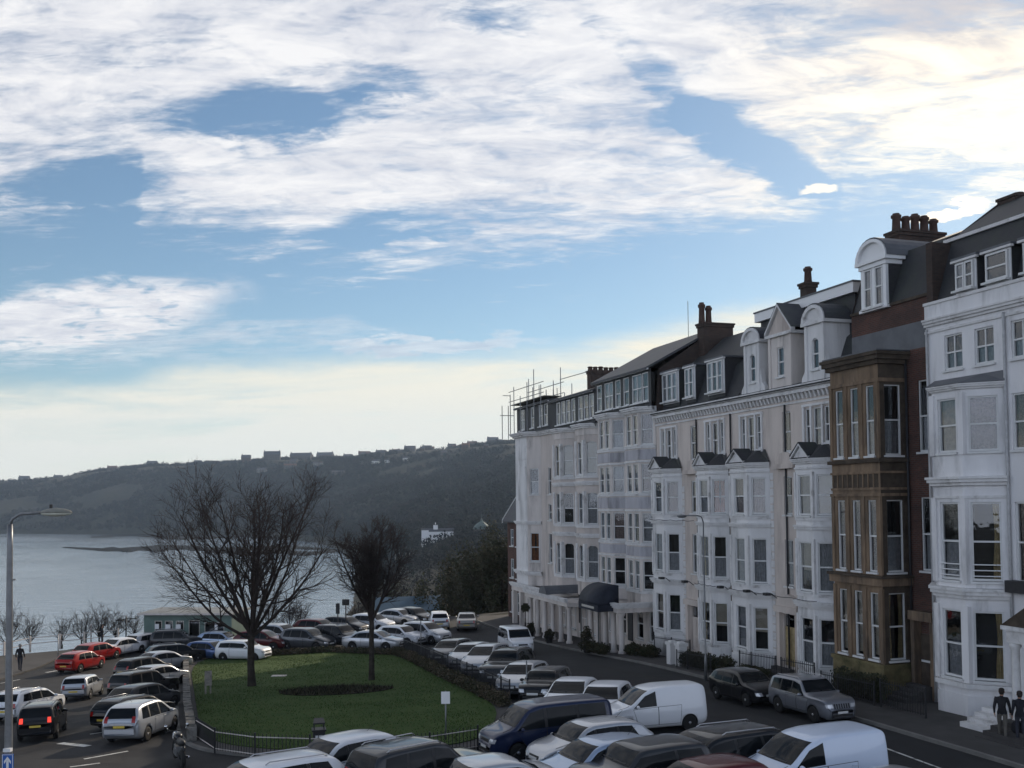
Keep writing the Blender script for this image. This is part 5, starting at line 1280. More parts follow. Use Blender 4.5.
        if kind == 'mini': tz0, tz1 = 0.72, 0.96
        part('tail_light', M['lampr'], lambda q: end_patch(q, hw*0.60, hw*0.79, tz0, tz1, -1, 0.008, hw*0.60, hw*0.76, 6) if sg > 0 else end_patch(q, -hw*0.79, -hw*0.60, tz0, tz1, -1, 0.008, -hw*0.76, -hw*0.60, 6))
    zg = top(L/2-0.2)-0.18
    def grille(q):
        if kind == 'suv':
            for k in range(7): y = -0.36+k*0.12; end_patch(q, y-0.035, y+0.035, zg-0.12, zg+0.08, 1, 0.006, n=3)
        else: end_patch(q, -hw*0.36, hw*0.36, zg-0.08, zg+0.03, 1, 0.006)
    part('grille', M['blackp'], grille)
    part('lower_grille', M['blackp'], lambda q: end_patch(q, -hw*0.55, hw*0.55, 0.36, 0.46, 1, 0.005))
    part('bumper', M['blackp'] if kind in ('van',) else PSLOT, lambda q: end_patch(q, -hw*0.74, hw*0.74, 0.46, 0.66, -1, 0.022, -hw*0.74, hw*0.74))
    part('number_plate', M['plate_w'], lambda q: end_patch(q, -0.26, 0.26, 0.475, 0.575, 1, 0.03, n=3))
    part('number_plate', M['plate_y'], lambda q: end_patch(q, -0.26, 0.26, 0.70, 0.80, -1, 0.028, n=3) if kind not in ('hatch','estate','saloon','mini') else end_patch(q, -0.26, 0.26, 0.50, 0.60, -1, 0.04, n=3))
    if kind in ('suv', 'estate'):
        for sg in (-1, 1):
            q = MB().use(M['alloy']); q.smooth = True; wr_ = hw*0.965-0.62*boxy-0.08; q.tube([(-1.7,sg*wr_,top(-1.7)+0.0),(-1.6,sg*wr_,top(-1.6)+0.05),(0.0,sg*wr_,top(0)+0.06),(0.12,sg*wr_,top(0.12)+0.0)], 0.018, 6); q.build('roof_rail', root)
    if kind in ('hatch','mpv','saloon'):
        q = MB().use(M['blackp']); q.tube([(-1.0,0,top(-1.0)+0.01),(-1.28,0,top(-1.0)+0.22)], 0.006, 5); q.build('aerial', root)
    tm, rm = WH.setdefault(R, wheel_meshes(R)) if R not in WH else WH[R]
    for wx in S['wb']:
        for sg in (-1, 1):
            o = bpy.data.objects.new('wheel', tm); COL.objects.link(o); o.parent = root; o.location = (wx, sg*(hw-0.125), R)
            q = bpy.data.objects.new('rim', rm); COL.objects.link(q); q.parent = o
    return root
WH = {}
PROTO = {}
def park(kind, px, py, deg, col, label, cat='car', group='parked cars', name=None, ref=None, far=False, lit=False, scale=1.0):
    """a car whose footprint centre lies under the given ground spot, nose pointing along deg (0 = +X, 90 = away)"""
    first = kind not in PROTO
    if first: PROTO[kind] = make_car(kind)
    r = PROTO[kind] if first else copy_tree(PROTO[kind], None, ('handle','aerial','wiper','lower_grille') if far else ())
    if name: r.name = name
    p = G(px, py); h = radians(deg); r.location = (p.x, p.y, p.z+0.033)
    # pitch and roll with the slope of the ground
    fx = gz(p.x+cos(h)*1.3, p.y+sin(h)*1.3); bx = gz(p.x-cos(h)*1.3, p.y-sin(h)*1.3)
    lx = gz(p.x-sin(h)*0.8, p.y+cos(h)*0.8); rx = gz(p.x+sin(h)*0.8, p.y-cos(h)*0.8)
    r.rotation_euler = (atan2(lx-rx, 1.6), -atan2(fx-bx, 2.6), h); r.scale = (scale,)*3
    pm = paint(col)
    def recol(o):
        if o.type == 'MESH':
            for i, s in enumerate(o.material_slots):
                if s.material is PSLOT or (s.material and s.material.name.startswith('car_paint_')):
                    s.link = 'OBJECT'; s.material = pm
                elif lit and o.name.startswith('tail_light'): s.link = 'OBJECT'; s.material = M['brake']
        for c in o.children: recol(c)
    recol(r); tag(r, label, cat, group); return r
# image spots below were measured on the photograph and are turned into ground positions by G()
ROW = 'cars parked nose in along the lawn kerb'; NEAR = 'vehicles parked in the near row'; LEFT = 'cars in the left hand parking row'; BACK = 'cars parked behind the lawn'; STREET = 'vehicles on the terrace road'
C = park
# near row
C('minibus', 546, 754, 203, 'navy', 'dark navy people carrier van with side windows, beside the lawn corner', 'van', NEAR, 'parked_van', scale=0.92)
C('hatch', 590, 768, 206, 'silver', 'silver hatchback parked beside the dark navy van', 'car', NEAR)
C('hatch', 600, 790, 206, 'pale_blue', 'pale blue hatchback between the silver hatchback and the dark small car', 'car', NEAR)
C('mini', 640, 800, 205, 'dark_grey', 'dark grey small car with upright windscreen beside the pale blue hatchback', 'car', NEAR, scale=1.12)
C('estate', 714, 786, 205, 'black', 'black estate car with roof rails, between the dark small car and the pale van', 'car', NEAR, scale=1.1)
C('hatch', 704, 818, 205, 'maroon', 'dark red hatchback cut off by the bottom edge, left of the pale van', 'car', NEAR)
C('van', 810, 797, 202, 'sky_white', 'large pale panel van with a ladderless roof at the bottom right', 'van', NEAR, 'parked_van')
C('van', 652, 730, 196, 'white', 'white panel van parked behind the silver hatchback', 'van', NEAR, 'parked_van', scale=0.9)
C('saloon', 890, 830, 205, 'silver', 'silver car of which only the roof shows in front of the pale van', 'car', NEAR)
C('hatch', 340, 786, 222, 'white', 'white hatchback facing left at the bottom edge below the lawn', 'car', NEAR)
C('suv', 425, 800, 40, 'dark_grey', 'dark grey sport utility car seen from behind at the bottom edge', 'car', NEAR)
C('saloon', 480, 813, 205, 'silver', 'silver roofed saloon at the bottom edge, right of the dark sport utility', 'car', NEAR)
C('estate', 262, 815, 215, 'white', 'white roofed estate at the bottom edge, left of the white hatchback', 'car', NEAR)
# row along the right hand side of the lawn
C('hatch', 452, 663, 248, 'grey', 'grey hatchback farthest along the hedge row', 'car', ROW)
C('hatch', 471, 668, 249, 'silver', 'silver hatchback second from the far end of the hedge row', 'car', ROW)
C('mpv', 487, 674, 249, 'silver', 'silver people carrier left of the dark sport utility by the hedge', 'car', ROW)
C('suv', 508, 683, 250, 'dark_grey', 'dark grey sport utility car by the hedge with a pale bonnet reflection', 'car', ROW)
C('hatch', 524, 694, 250, 'silver', 'silver hatchback half hidden behind the small black car by the hedge', 'car', ROW)
C('mini', 546, 701, 250, 'black', 'small black car with round headlights by the hedge', 'car', ROW)
C('saloon', 574, 714, 252, 'white', 'white saloon nose on to the hedge behind the navy van', 'car', ROW)
C('hatch', 606, 722, 252, 'white', 'small white hatchback nearest the white panel van', 'car', ROW)
# terrace road
C('hatch', 746, 702, 290, 'black', 'black hatchback parked at the terrace kerb behind the silver off roader', 'car', STREET, scale=0.93)
C('suv', 812, 717, 288, 'midgrey', 'silver off roader with a slotted grille parked at the terrace kerb', 'car', STREET, scale=0.88)
C('minibus', 516, 653, 283, 'white', 'white people carrier driving towards us past the hotel', 'car', STREET, scale=0.92)
# left hand rows
C('mpv', 143, 737, 84, 'silver', 'silver people carrier at the near end of the left row by the wall', 'car', LEFT, scale=0.89)
C('estate', 135, 725, 70, 'black', 'black estate next to the near silver people carrier', 'car', LEFT, scale=0.85)
C('hatch', 145, 712, 68, 'dark_grey', 'dark grey hatchback third from the near end of the left row', 'car', LEFT, scale=0.89)
C('suv', 145, 699, 66, 'black', 'black sport utility fourth from the near end of the left row', 'car', LEFT, scale=0.85)
C('saloon', 157, 688, 64, 'silver', 'silver saloon midway along the left row', 'car', LEFT, scale=0.89)
C('mpv', 145, 680, 62, 'black', 'black people carrier behind the silver saloon in the left row', 'car', LEFT, scale=0.85)
C('saloon', 162, 671, 55, 'silver', 'silver saloon near the far end of the left row', 'car', LEFT, scale=0.89)
C('estate', 177, 663, 35, 'black', 'black estate at the far end of the left row by the lawn corner', 'car', LEFT, scale=0.89)
C('hatch', 210, 660, 340, 'blue', 'blue hatchback at the lawn corner facing right', 'car', LEFT, scale=0.89)
C('hatch', 81, 671, 78, 'red', 'bright red hatchback on the seaward side of the left car park', 'car', LEFT, scale=0.89)
C('hatch', 97, 661, 72, 'red', 'second red hatchback catching the low sun, beyond the bright red one', 'car', LEFT, scale=0.89)
C('saloon', 122, 655, 68, 'white', 'white saloon flaring in the low sun', 'car', LEFT, scale=0.89)
C('hatch', 147, 650, 62, 'silver', 'silver hatchback glinting in front of the seaside shrubs', 'car', LEFT, scale=0.89, far=True)
C('mini', 83, 698, 96, 'silver', 'small silver car driving away in the left car park', 'car', LEFT, scale=0.85)
C('estate', 29, 717, 84, 'white', 'white estate with a dark rear window by the lamp post', 'car', LEFT, scale=0.89)
C('suv', 43, 736, 106, 'black', 'black sport utility car with its brake lights on', 'car', LEFT, scale=0.80, lit=True)
C('suv', 178, 650, 10, 'dark_grey', 'dark grey sport utility side on before the green kiosk', 'car', LEFT, scale=0.89, far=True)
C('hatch', 221, 649, 350, 'pale_blue', 'pale blue hatchback side on before the green kiosk', 'car', LEFT, scale=0.89, far=True)
# behind the lawn
C('mini', 244, 661, 345, 'white', 'white and orange small car side on behind the big bare tree', 'car', BACK)
C('hatch', 262, 650, 350, 'maroon', 'dark red hatchback behind the big bare tree', 'car', BACK, far=True)
C('mpv', 281, 645, 335, 'silver', 'silver people carrier beyond the big bare tree', 'car', BACK, far=True)
C('mpv', 308, 650, 335, 'grey', 'grey people carrier side on behind the lawn between the two trees', 'car', BACK)
C('hatch', 318, 637, 340, 'maroon', 'maroon hatchback in the back line between the trees', 'car', BACK, far=True)
C('suv', 341, 648, 330, 'black', 'black sport utility left of the silver saloon behind the lawn', 'car', BACK)
C('hatch', 345, 634, 335, 'dark_grey', 'dark grey hatchback in the back line by the black sign posts', 'car', BACK, far=True)
C('saloon', 374, 650, 342, 'silver', 'silver saloon behind the slim bare tree', 'car', BACK)
C('hatch', 372, 631, 335, 'white', 'white roofed hatchback in the back line behind the slim tree', 'car', BACK, far=True)
C('hatch', 401, 645, 328, 'white', 'white hatchback right of the slim bare tree', 'car', BACK)
C('mpv', 426, 643, 322, 'silver', 'silver people carrier with a long sloping windscreen at the right of the back row', 'car', BACK)
C('saloon', 398, 625, 330, 'silver', 'silver saloon in the back line right of the slim tree', 'car', BACK, far=True)
C('hatch', 414, 624, 320, 'black', 'black car in the back line next to the pale parked pair', 'car', BACK, far=True)
C('hatch', 439, 628, 97, 'white', 'white hatchback parked facing the cliff edge, left of a pair', 'car', BACK)
C('saloon', 467, 629, 92, 'champagne', 'silver saloon parked facing the cliff edge, right of a pair', 'car', BACK)
# ---------------------------------------------------------------- trees and other vegetation
def rot_about(d, ax, a): return (Matrix.Rotation(a, 3, ax) @ d).normalized()
def bare_tree(name, loc, label, cat, seed, H, trunk_h, r0, limbs, spread, kids, lens, up=0.10, group=None, twig_r=0.011, thin=0.62):
    r = random.Random(seed); root = empty(name, loc, r.random()*6, label, cat, group)
    T = MB().use(M['bark']); T.smooth = True
    pts = [(0,0,-0.3)]; x = y = 0
    for i in range(7):
        t = i/6; x += (r.random()-0.5)*0.05; y += (r.random()-0.5)*0.05; pts.append((x, y, trunk_h*t*1.12))
    T.tube(pts, [r0*1.5, r0*1.25, r0*1.02, r0*0.95, r0*0.92, r0*0.9, r0*0.9, r0*0.75], 12)
    T.build('trunk', root)
    Cn = MB().use(M['twig']); Cn.smooth = True
    def grow(p, d, L, rad, lev):
        n = (8, 5, 4, 3)[min(lev, 3)]; pts = [p.copy()]; dirs = [d.copy()]; q = p.copy()
        for i in range(n):
            d = (d + Vector(((r.random()-.5),(r.random()-.5),(r.random()-.5)))*(0.22 if lev else 0.13) + Vector((0,0,up*(1.3 if lev == 0 else 1.0)))).normalized()
            q = q + d*(L/n); pts.append(q.copy()); dirs.append(d.copy())
        rr = [max(twig_r*0.6, rad*(1-0.78*i/n)) for i in range(n+1)]
        Cn.tube(pts, rr, (7, 5, 4, 3)[min(lev, 3)], cap=False)
        if lev >= len(kids): return
        k = kids[lev]
        for j in range(k):
            t = lerp(0.22 if lev == 0 else 0.15, 1.0, (j+r.random()*0.8)/k); f = min(n-1, int(t*n)); pp = pts[f].lerp(pts[f+1], t*n-f) if f+1 <= n else pts[-1]
            dd = dirs[f]; ax = dd.cross(Vector((r.random()-.5, r.random()-.5, r.random()-.5)))
            if ax.length < 1e-3: continue
            nd = rot_about(dd, ax.normalized(), radians(r.uniform(22, 52)))
            grow(pp, nd, lens[lev+1]*r.uniform(0.6, 1.15)*(1-0.35*t), max(twig_r, rr[f]*thin), lev+1)
    for i in range(limbs):
        az = 2*pi*i/limbs + r.random()*0.5; el = radians(lerp(spread[0], spread[1], (i*0.618) % 1.0))
        h = trunk_h*lerp(0.86, 1.12, r.random()); d = Vector((cos(az)*cos(el), sin(az)*cos(el), sin(el)))
        grow(Vector((x*0.7, y*0.7, h)), d, lens[0]*r.uniform(0.85, 1.1), r0*r.uniform(0.42, 0.6), 0)
    Cn.build('crown', root); return root
p = G(252, 689); T1_ = bare_tree('bare_tree', p+Vector((0,0,0.15)), 'large spreading leafless tree on the left of the lawn', 'tree', 5, 10.3, 2.55, 0.17, 15, (26, 84), (9, 7, 5), (6.5, 2.5, 1.35, 0.75), up=0.07, twig_r=0.0085); T1_.scale = (1.2, 1.2, 1.16)
p = G(372, 683); T2_ = bare_tree('bare_tree', p+Vector((0,0,0.15)), 'slimmer dense leafless tree on the right of the lawn', 'tree', 11, 8.4, 2.9, 0.135, 12, (50, 87), (9, 7, 6), (4.3, 1.35, 0.9, 0.5), up=0.06, twig_r=0.0085); T2_.scale = (1.14, 1.14, 1.10)
# leafless shrubs on the cliff edge
SH = None; shr = random.Random(5)
SHRUBS = [(8,650,1.15),(30,647,0.9),(62,645,0.8),(82,644,1.0),(100,642,1.15),(116,640,1.0),(134,638,0.9),(268,634,1.3),(290,632,1.1),(300,630,1.0),(356,624,0.9)]
for i, (px_, py_, s_) in enumerate(SHRUBS):
    p = G(px_, py_)
    if SH is None:
        SH = bare_tree('shrub', p, None, None, 31, 2, 0.25, 0.05, 12, (35, 88), (5, 4, 3), (1.7, 0.8, 0.45, 0.25), up=0.03, twig_r=0.006); o = SH
    else: o = copy_tree(SH)
    o.location = p; o.rotation_euler = (0,0,shr.random()*6); o.scale = (s_*1.2, s_*1.2, s_*shr.uniform(1.0,1.3))
    tag(o, ('leafless shrub on the cliff edge along the seaward footway' if i < 7 else 'leafless shrub on the cliff edge behind the parked cars'), 'shrub', 'leafless shrubs on the cliff edge')
# leafy masses built of many small leaf faces
def leaf_cloud(blobs, n, size, seed, mats):
    g = np.random.default_rng(seed); vs = []; fs = []; mi = []
    tot = sum(b[3]*b[4]*b[5] for b in blobs)**1.0
    for b in blobs:
        k = max(20, int(n*(b[3]*b[4]*b[5])/tot)); d = g.normal(size=(k,3)); d /= np.linalg.norm(d, axis=1)[:,None]
        rad = g.random(k)**0.42; rad = rad*(1+0.22*np.sin(d[:,0]*5+seed)*np.cos(d[:,2]*6+seed*2))
        c = np.array(b[:3]) + d*rad[:,None]*np.array(b[3:6])
        a = g.normal(size=(k,3)); a /= np.linalg.norm(a, axis=1)[:,None]; q = np.cross(a, g.normal(size=(k,3))); q /= np.linalg.norm(q, axis=1)[:,None]
        s = size*(0.6+0.9*g.random(k))[:,None]
        n0 = sum(len(v) for v in vs); vs.append(np.stack([c-a*s, c+q*s*0.55, c+a*s, c-q*s*0.55], 1).reshape(-1,3))
        fs.append(n0 + np.arange(4*k).reshape(-1,4)); mi.append((g.random(k) < 0.3 + 0.4*(np.sin(c[:,0]*1.7+c[:,2]*1.3) > 0)).astype(int))
    v = np.concatenate(vs); f = np.concatenate(fs); m_ = np.concatenate(mi)
    me = bpy.data.meshes.new('crown'); me.from_pydata(v.tolist(), [], f.tolist())
    for x in mats: me.materials.append(x)
    me.polygons.foreach_set('material_index', m_.tolist()); me.update(); return me
def leafy(name, loc, label, cat, H, R, seed, n, mats, group=None, size=0.11):
    r = random.Random(seed); root = empty(name, loc, 0, label, cat, group)
    bl = [((r.random()-.5)*R*1.3, (r.random()-.5)*R*1.3, H*lerp(0.35, 0.85, r.random()), R*r.uniform(.3,.55), R*r.uniform(.3,.55), H*r.uniform(.13,.24)) for _ in range(11)]
    o = bpy.data.objects.new('crown', leaf_cloud(bl, n, size, seed, mats)); COL.objects.link(o); o.parent = root
    t = MB().use(M['bark']); t.smooth = True; t.tube([(0,0,-1.5),(0.1,0,H*0.3),(0,0.1,H*0.6)], [R*0.07,R*0.055,R*0.03], 8)
    for b in bl[:7]: t.tube([(0.05,0,H*0.3), (b[0]*0.6,b[1]*0.6,lerp(H*0.3,b[2],0.6)), (b[0],b[1],b[2])], [R*0.035,R*0.025,R*0.012], 6)
    t.build('trunk', root); return root
EDGE = [  # px, distance, top row in the photograph, radius, tint, words
 (500,108,545,2.6,'d','dark bushy tree closest to the terrace beyond the road end'),
 (481,113,538,3.0,'b','brown bushy tree behind the silver saloon at the cliff edge'),
 (462,118,541,3.0,'d','dark bushy tree rising over the parked pair at the cliff edge'),
 (444,124,549,2.9,'b','brown bushy tree left of the parked pair at the cliff edge'),
 (423,134,563,3.0,'d','dark bushy tree below the domed pavilion slope, right of the blue roof'),
 (398,145,572,3.0,'b','brown bushy tree seen behind the slim bare tree'),
 (512,128,520,3.6,'d','tall dark tree showing behind the end of the terrace'),
 (490,140,530,3.6,'b','tall brown tree set back among the cliff trees')]
for i, (px_, Yd, ty, R_, tn, lb) in enumerate(EDGE):
    X_ = (px_-512)/1000*Yd; z0 = float(terrain(np.array([X_]), np.array([float(Yd)]))[0]); ty = ty - (0.011*(512-px_)+2.7); zt = 8.6 + (498-ty)/1000*Yd
    leafy('tree', (X_, Yd, z0), lb, 'tree', (zt-z0)*1.02, R_, 40+i, 6500, [M['leafd'], M['leafb']] if tn == 'd' else [M['leafb'], M['leafd']], 'trees on the slope beyond the car park', 0.15)
CLEAR = []
# houses along the ridge of the far hill
def ridge_at(px, py=None):
    if py is not None: py = py - (0.011*(512-px)+2.7)
    Y = np.arange(300, 2400, 4.0); X = (px-512)/1000*Y; Z = terrain(X, Y); D = coast_dist(X, Y); el = (Z-8.6)/Y
    if py is None:
        i = int(np.argmax(np.where(D > 40, el, -9)))
    else:
        want = (498-py)/1000; run = np.maximum.accumulate(el); i = int(np.argmax(run >= want)) if (run >= want).any() else int(np.argmax(el))
    return Vector((X[i], Y[i], Z[i]))
RH = random.Random(17)
HW = [mat('far_render', (0.15,0.145,0.135), 0.9, 0.1, 0.3), mat('far_brick', (0.07,0.05,0.042), 0.9, 0.15, 0.3), mat('far_stone', (0.085,0.078,0.07), 0.9, 0.1, 0.3), mat('far_white', (0.6,0.6,0.58), 0.9, 0.05, 0.3)]
HR = [mat('far_slate', (0.07,0.07,0.078), 0.8, 0.15, 0.3), mat('far_tile', (0.13,0.065,0.045), 0.85, 0.15, 0.3)]
def far_house(px, py, wpx, hpx, wall, roof, label, chim=1, name='hill_house', flat=False):
    p = ridge_at(px, py); s = p.y/1000; w_ = wpx*s; h_ = hpx*s; d_ = min(w_, 11); CLEAR.append((p.x, p.y, w_*0.5+3))
    if py is None: p.z -= 0.5
    r = empty(name, (p.x, p.y, p.z-1.5), RH.uniform(-0.25, 0.25), label, 'house', 'houses on the hill across the bay')
    wl = MB().use(wall); hw = h_*0.62+1.5; wl.box(-w_/2, w_/2, -d_/2, d_/2, -3, hw); wo_ = wl.build('wall', r)
    wi = MB().use(M['dark_in']); nW = max(2, int(w_/4))
    for k in range(nW):
        for z_ in ([2.4, 5.2] if hw > 7 else [2.4]):
            if z_+1.5 < hw: xx = -w_/2+(k+0.5)*w_/nW; wi.box(xx-0.6, xx+0.6, -d_/2-0.05, -d_/2+0.02, z_, z_+1.4)
    wi.build('windows', r)
    rf = MB().use(roof)
    if flat: rf.box(-w_/2-0.3, w_/2+0.3, -d_/2-0.3, d_/2+0.3, hw, hw+0.8)
    else: rf.extr([(-w_/2-0.4,-d_/2-0.4,hw),(-w_/2-0.4,d_/2+0.4,hw),(-w_/2-0.4,0,hw+h_*0.42)], (w_+0.8,0,0))
    ro = rf.build('roof', r)
    for k in range(chim):
        c = MB().use(HW[1]); xx = (-w_/2+1.2) if k == 0 else (w_/2-1.2); c.box(xx-0.6, xx+0.6, -0.6, 0.6, hw+h_*0.2, hw+h_*0.42+2.0); c.build('chimney', ro)
    return r
FH = [(24,None,10,5,0,0,'low pale house at the far left end of the hill'),(58,None,8,4,2,0,'small stone house left of the long hill skyline'),(112,None,9,4,1,1,'red roofed house on the left shoulder of the hill'),(152,None,10,5,0,0,'pale house on the hilltop above the rock scar'),
 (198,None,7,4,2,0,'little stone house on the hill left of the bare tree top'),(246,None,9,7,1,0,'tall narrow brick house on the skyline above the bare tree'),(272,None,16,9,2,0,'broad stone house topping the skyline beside the tall narrow one'),(301,None,22,7,2,0,'long stone terrace on the skyline above the bare tree'),(325,None,17,7,1,0,'long brick terrace on the skyline right of the stone terrace'),
 (348,None,9,5,0,0,'pale house between the brick terrace and the hill crest'),(364,None,11,6,1,1,'red roofed house where the ridge begins to rise'),(381,None,10,5,2,0,'stone house above the slim bare tree on the ridge'),(396,None,8,4,0,1,'pale red roofed house on the middle of the ridge'),(410,None,11,6,2,0,'wide stone house right of the middle of the ridge'),(427,None,9,5,1,0,'brick house on the upper ridge'),(452,None,8,5,0,0,'pale house on the upper ridge near the terrace'),(472,None,9,5,2,1,'stone house with a red roof on the upper ridge'),(493,None,11,7,1,0,'tall brick house on the ridge beside the terrace roofs'),
 (262,472,9,4,0,0,'pale house just below the skyline behind the bare tree'),(290,468,12,4,2,1,'stone row below the long terraces on the hillside'),(318,466,10,4,0,0,'pale row below the brick terrace on the hillside'),(376,464,7,4,3,0,'white gabled house low on the ridge at its left'),(387,463,5,4,3,0,'small white gable beside the white gabled house'),(406,461,6,4,3,0,'white gable on its own under the ridge'),(338,474,12,3,2,0,'low stone row on the hillside left of the white gables')]
for a in FH: far_house(a[0], a[1], a[2], a[3], HW[a[4]], HR[a[5]], a[6], 2 if a[2] > 12 else 1)
for i in range(20):
    px_ = 296 + i*10.6 + RH.uniform(-4,4); far_house(px_, None if i % 2 else RH.uniform(458,468)-(px_-296)*0.06, RH.uniform(4,8), RH.uniform(3,5), HW[RH.choice([0,1,2,2])], HR[RH.choice([0,0,1])], 'small house half hidden in trees on the ridge right of the long terraces', 1)
# white mansion with a small tower, and the domed pavilion, on the bay slope
p = ridge_at(437, 541); s = p.y/1000; CLEAR.append((p.x, p.y, 19*s))
r = empty('white_mansion', p, 0.1, 'long low white building with a small tower among the trees of the bay slope', 'building')
b = MB().use(M['white_paint']); b.box(-16*s, 16*s, -5*s, 5*s, -8, 9*s); b.box(-16*s, -9*s, -6*s, 0, -8, 10.5*s); b.build('wall', r)
b = MB().use(HR[0]); b.extr([(-16.5*s,-5.5*s,9.02*s),(-16.5*s,5.5*s,9.02*s),(-16.5*s,0,12.4*s)], (33*s,0,0)); b.build('roof', r)
b = MB().use(M['white_paint']); b.box(-4.2*s, 0.2*s, -2*s, 2*s, 4*s, 15.5*s); b.use(HR[0]); b.extr([(-4.6*s,-2.4*s,15.52*s),(0.6*s,-2.4*s,15.52*s),(0.6*s,2.4*s,15.52*s),(-4.6*s,2.4*s,15.52*s)], (0,0,0.4)); b.use(M['white_paint']); b.box(-2.5*s,-1.6*s,-0.5*s,0.5*s,15.9*s,18*s); b.build('tower', r)
b = MB().use(M['dark_in'])
for k in range(9): b.box((-14+k*3.4)*s-0.5*s, (-14+k*3.4)*s+0.6*s, -5.05*s, -4.9*s, 3*s, 6*s)
b.build('windows', r)
p = ridge_at(481, 536); s = p.y/1000; CLEAR.append((p.x, p.y, 9*s))
r = empty('domed_pavilion', p, 0, 'eight sided pavilion with a grey green domed roof and spire on the bay slope', 'pavilion')
b = MB().use(HW[2]); b.lathe([(8*s,-6),(8*s,7*s)], 8); b.build('wall', r)
b = MB().use(mat('copper_roof', (0.10,0.135,0.125), 0.7, 0.15, 0.4)); b.lathe([(9.2*s,7*s),(8.4*s,8.2*s),(6.5*s,11*s),(3.6*s,13.2*s),(1.4*s,14.6*s),(0.9*s,17*s),(0.25*s,17.4*s),(0.15*s,21.5*s),(0,21.6*s)], 8); b.build('roof', r)
# promenade wall with pale piers by the bay
p = ridge_at(414, 558); s = p.y/1000; CLEAR.append((p.x, p.y, 21*s)); r = empty('promenade_wall', p, 0.15, 'pale pillared promenade wall below the white building', 'wall'); b = MB().use(HW[2]); b.box(-20*s, 20*s, -0.6, 0.6, -3, 1.2*s); b.build('wall', r)
for k in range(12):
    b = MB().use(HW[0]); b.box((-19+k*3.45)*s-0.5*s, (-19+k*3.45)*s+0.5*s, -1.0, -0.602, -2, 5.5*s); b.build('pier', r)
# woodland on the far hill and the bay slope: too many to count, one object
def woodland():
    g = np.random.default_rng(9)
    n = 60000; az = g.uniform(-0.56, 0.06, n); Y = g.uniform(500, 2350, n)
    n2 = 5200; az = np.concatenate([az, g.uniform(-0.22, 0.03, n2)]); Y = np.concatenate([Y, 150*(900/150)**g.random(n2)]); X = az*Y
    D = coast_dist(X, Y); Z = terrain(X, Y)
    v = vnoise(X, Y, 60, 5) + vnoise(X, Y, 150, 6)
    keep = (D > 10) & (Z > -36) & ((v > -0.42) | (Y < 700)) & (g.random(len(X)) < np.clip(Y/1400, 0.25, 1)) & ~((Y > 1250) & (D > 340) & (v < 0.1))
    for (cx_, cy_, cr) in CLEAR:      # no trees on a building or just in front of it
        t = cx_/cy_; keep &= ~((np.abs(X - t*Y) < cr) & (Y < cy_+cr) & (Y > cy_-cr*1.6))
    X, Y, Z = X[keep], Y[keep], Z[keep]; N = len(X)
    s = g.uniform(1.6, 4.0, N); hs = s*g.uniform(0.8, 1.4, N); K = 34
    d = g.normal(size=(N,K,3)); d /= np.linalg.norm(d, axis=2)[...,None]; d *= (g.random((N,K,1))**0.4)
    c = d*np.stack([s,s,hs],1)[:,None,:]; c[...,0] += X[:,None]; c[...,1] += Y[:,None]; c[...,2] += (Z+hs*0.8)[:,None]
    a = g.normal(size=(N,K,3)); b = g.normal(size=(N,K,3)); r = (s*0.36)[:,None,None]*np.clip(Y/900, 0.55, 1.0)[:,None,None]
    P = np.stack([c+a*r*0.55, c+b*r*0.55, c-(a+b)*r*0.5], 2)
    V_ = P.reshape(-1,3).astype(np.float32); T_ = len(V_)//3
    me = bpy.data.meshes.new('woodland'); me.vertices.add(len(V_)); me.vertices.foreach_set('co', V_.ravel())
    me.loops.add(3*T_); me.loops.foreach_set('vertex_index', np.arange(3*T_, dtype=np.int32)); me.polygons.add(T_)
    me.polygons.foreach_set('loop_start', np.arange(0, 3*T_, 3, dtype=np.int32)); me.polygons.foreach_set('loop_total', np.full(T_, 3, np.int32))
    for x in (WOODA, WOODB, WOODC): me.materials.append(x)
    pick = np.where(vnoise(X, Y, 120, 8) + g.normal(0, 0.25, N) > 0.12, 1, 0); pick = np.where(g.random(N) < 0.14, 2, pick)
    me.polygons.foreach_set('material_index', np.repeat(pick, K).astype(np.int32)); me.update(calc_edges=True); me.validate()
    o = bpy.data.objects.new('woodland', me); COL.objects.link(o); tag(o, 'dark leafless woodland covering the hill across the bay', 'woodland', None, 'stuff')
WOODA = mat('wood_canopy', (0.017,0.019,0.017), 0.95, 0.3, 0.05, 0.1); WOODB = mat('wood_canopy_brown', (0.023,0.021,0.019), 0.95, 0.3, 0.05, 0.1); WOODC = mat('wood_canopy_green', (0.018,0.023,0.016), 0.95, 0.3, 0.05, 0.1)
woodland()
# blue roofed building just under the cliff edge
X_, Y_ = -13.5, 133.0; z0 = float(terrain(np.array([X_]), np.array([Y_]))[0]); r = empty('blue_roofed_building', (X_, Y_, z0), 0.25, 'low building with a blue roof glimpsed between the bushes under the cliff edge', 'building')
zt = 8.6-0.094*Y_-z0; b = MB().use(M['col_green']); b.box(-4.5, 4.5, -3, 3, -3, zt-1.6); b.build('wall', r); b = MB().use(mat('blue_roof', (0.045,0.09,0.13), 0.6, 0.15, 0.8, 0.3)); b.extr([(-4.9,-3.4,zt-1.6),(-4.9,3.4,zt-1.6),(-4.9,0,zt)], (9.8,0,0)); b.build('roof', r)
b = MB().use(M['dark_in'])
for k in range(5): b.box(-4+k*1.8, -3+k*1.8, -3.05, -2.95, zt-4, zt-2.2)
b.build('windows', r)
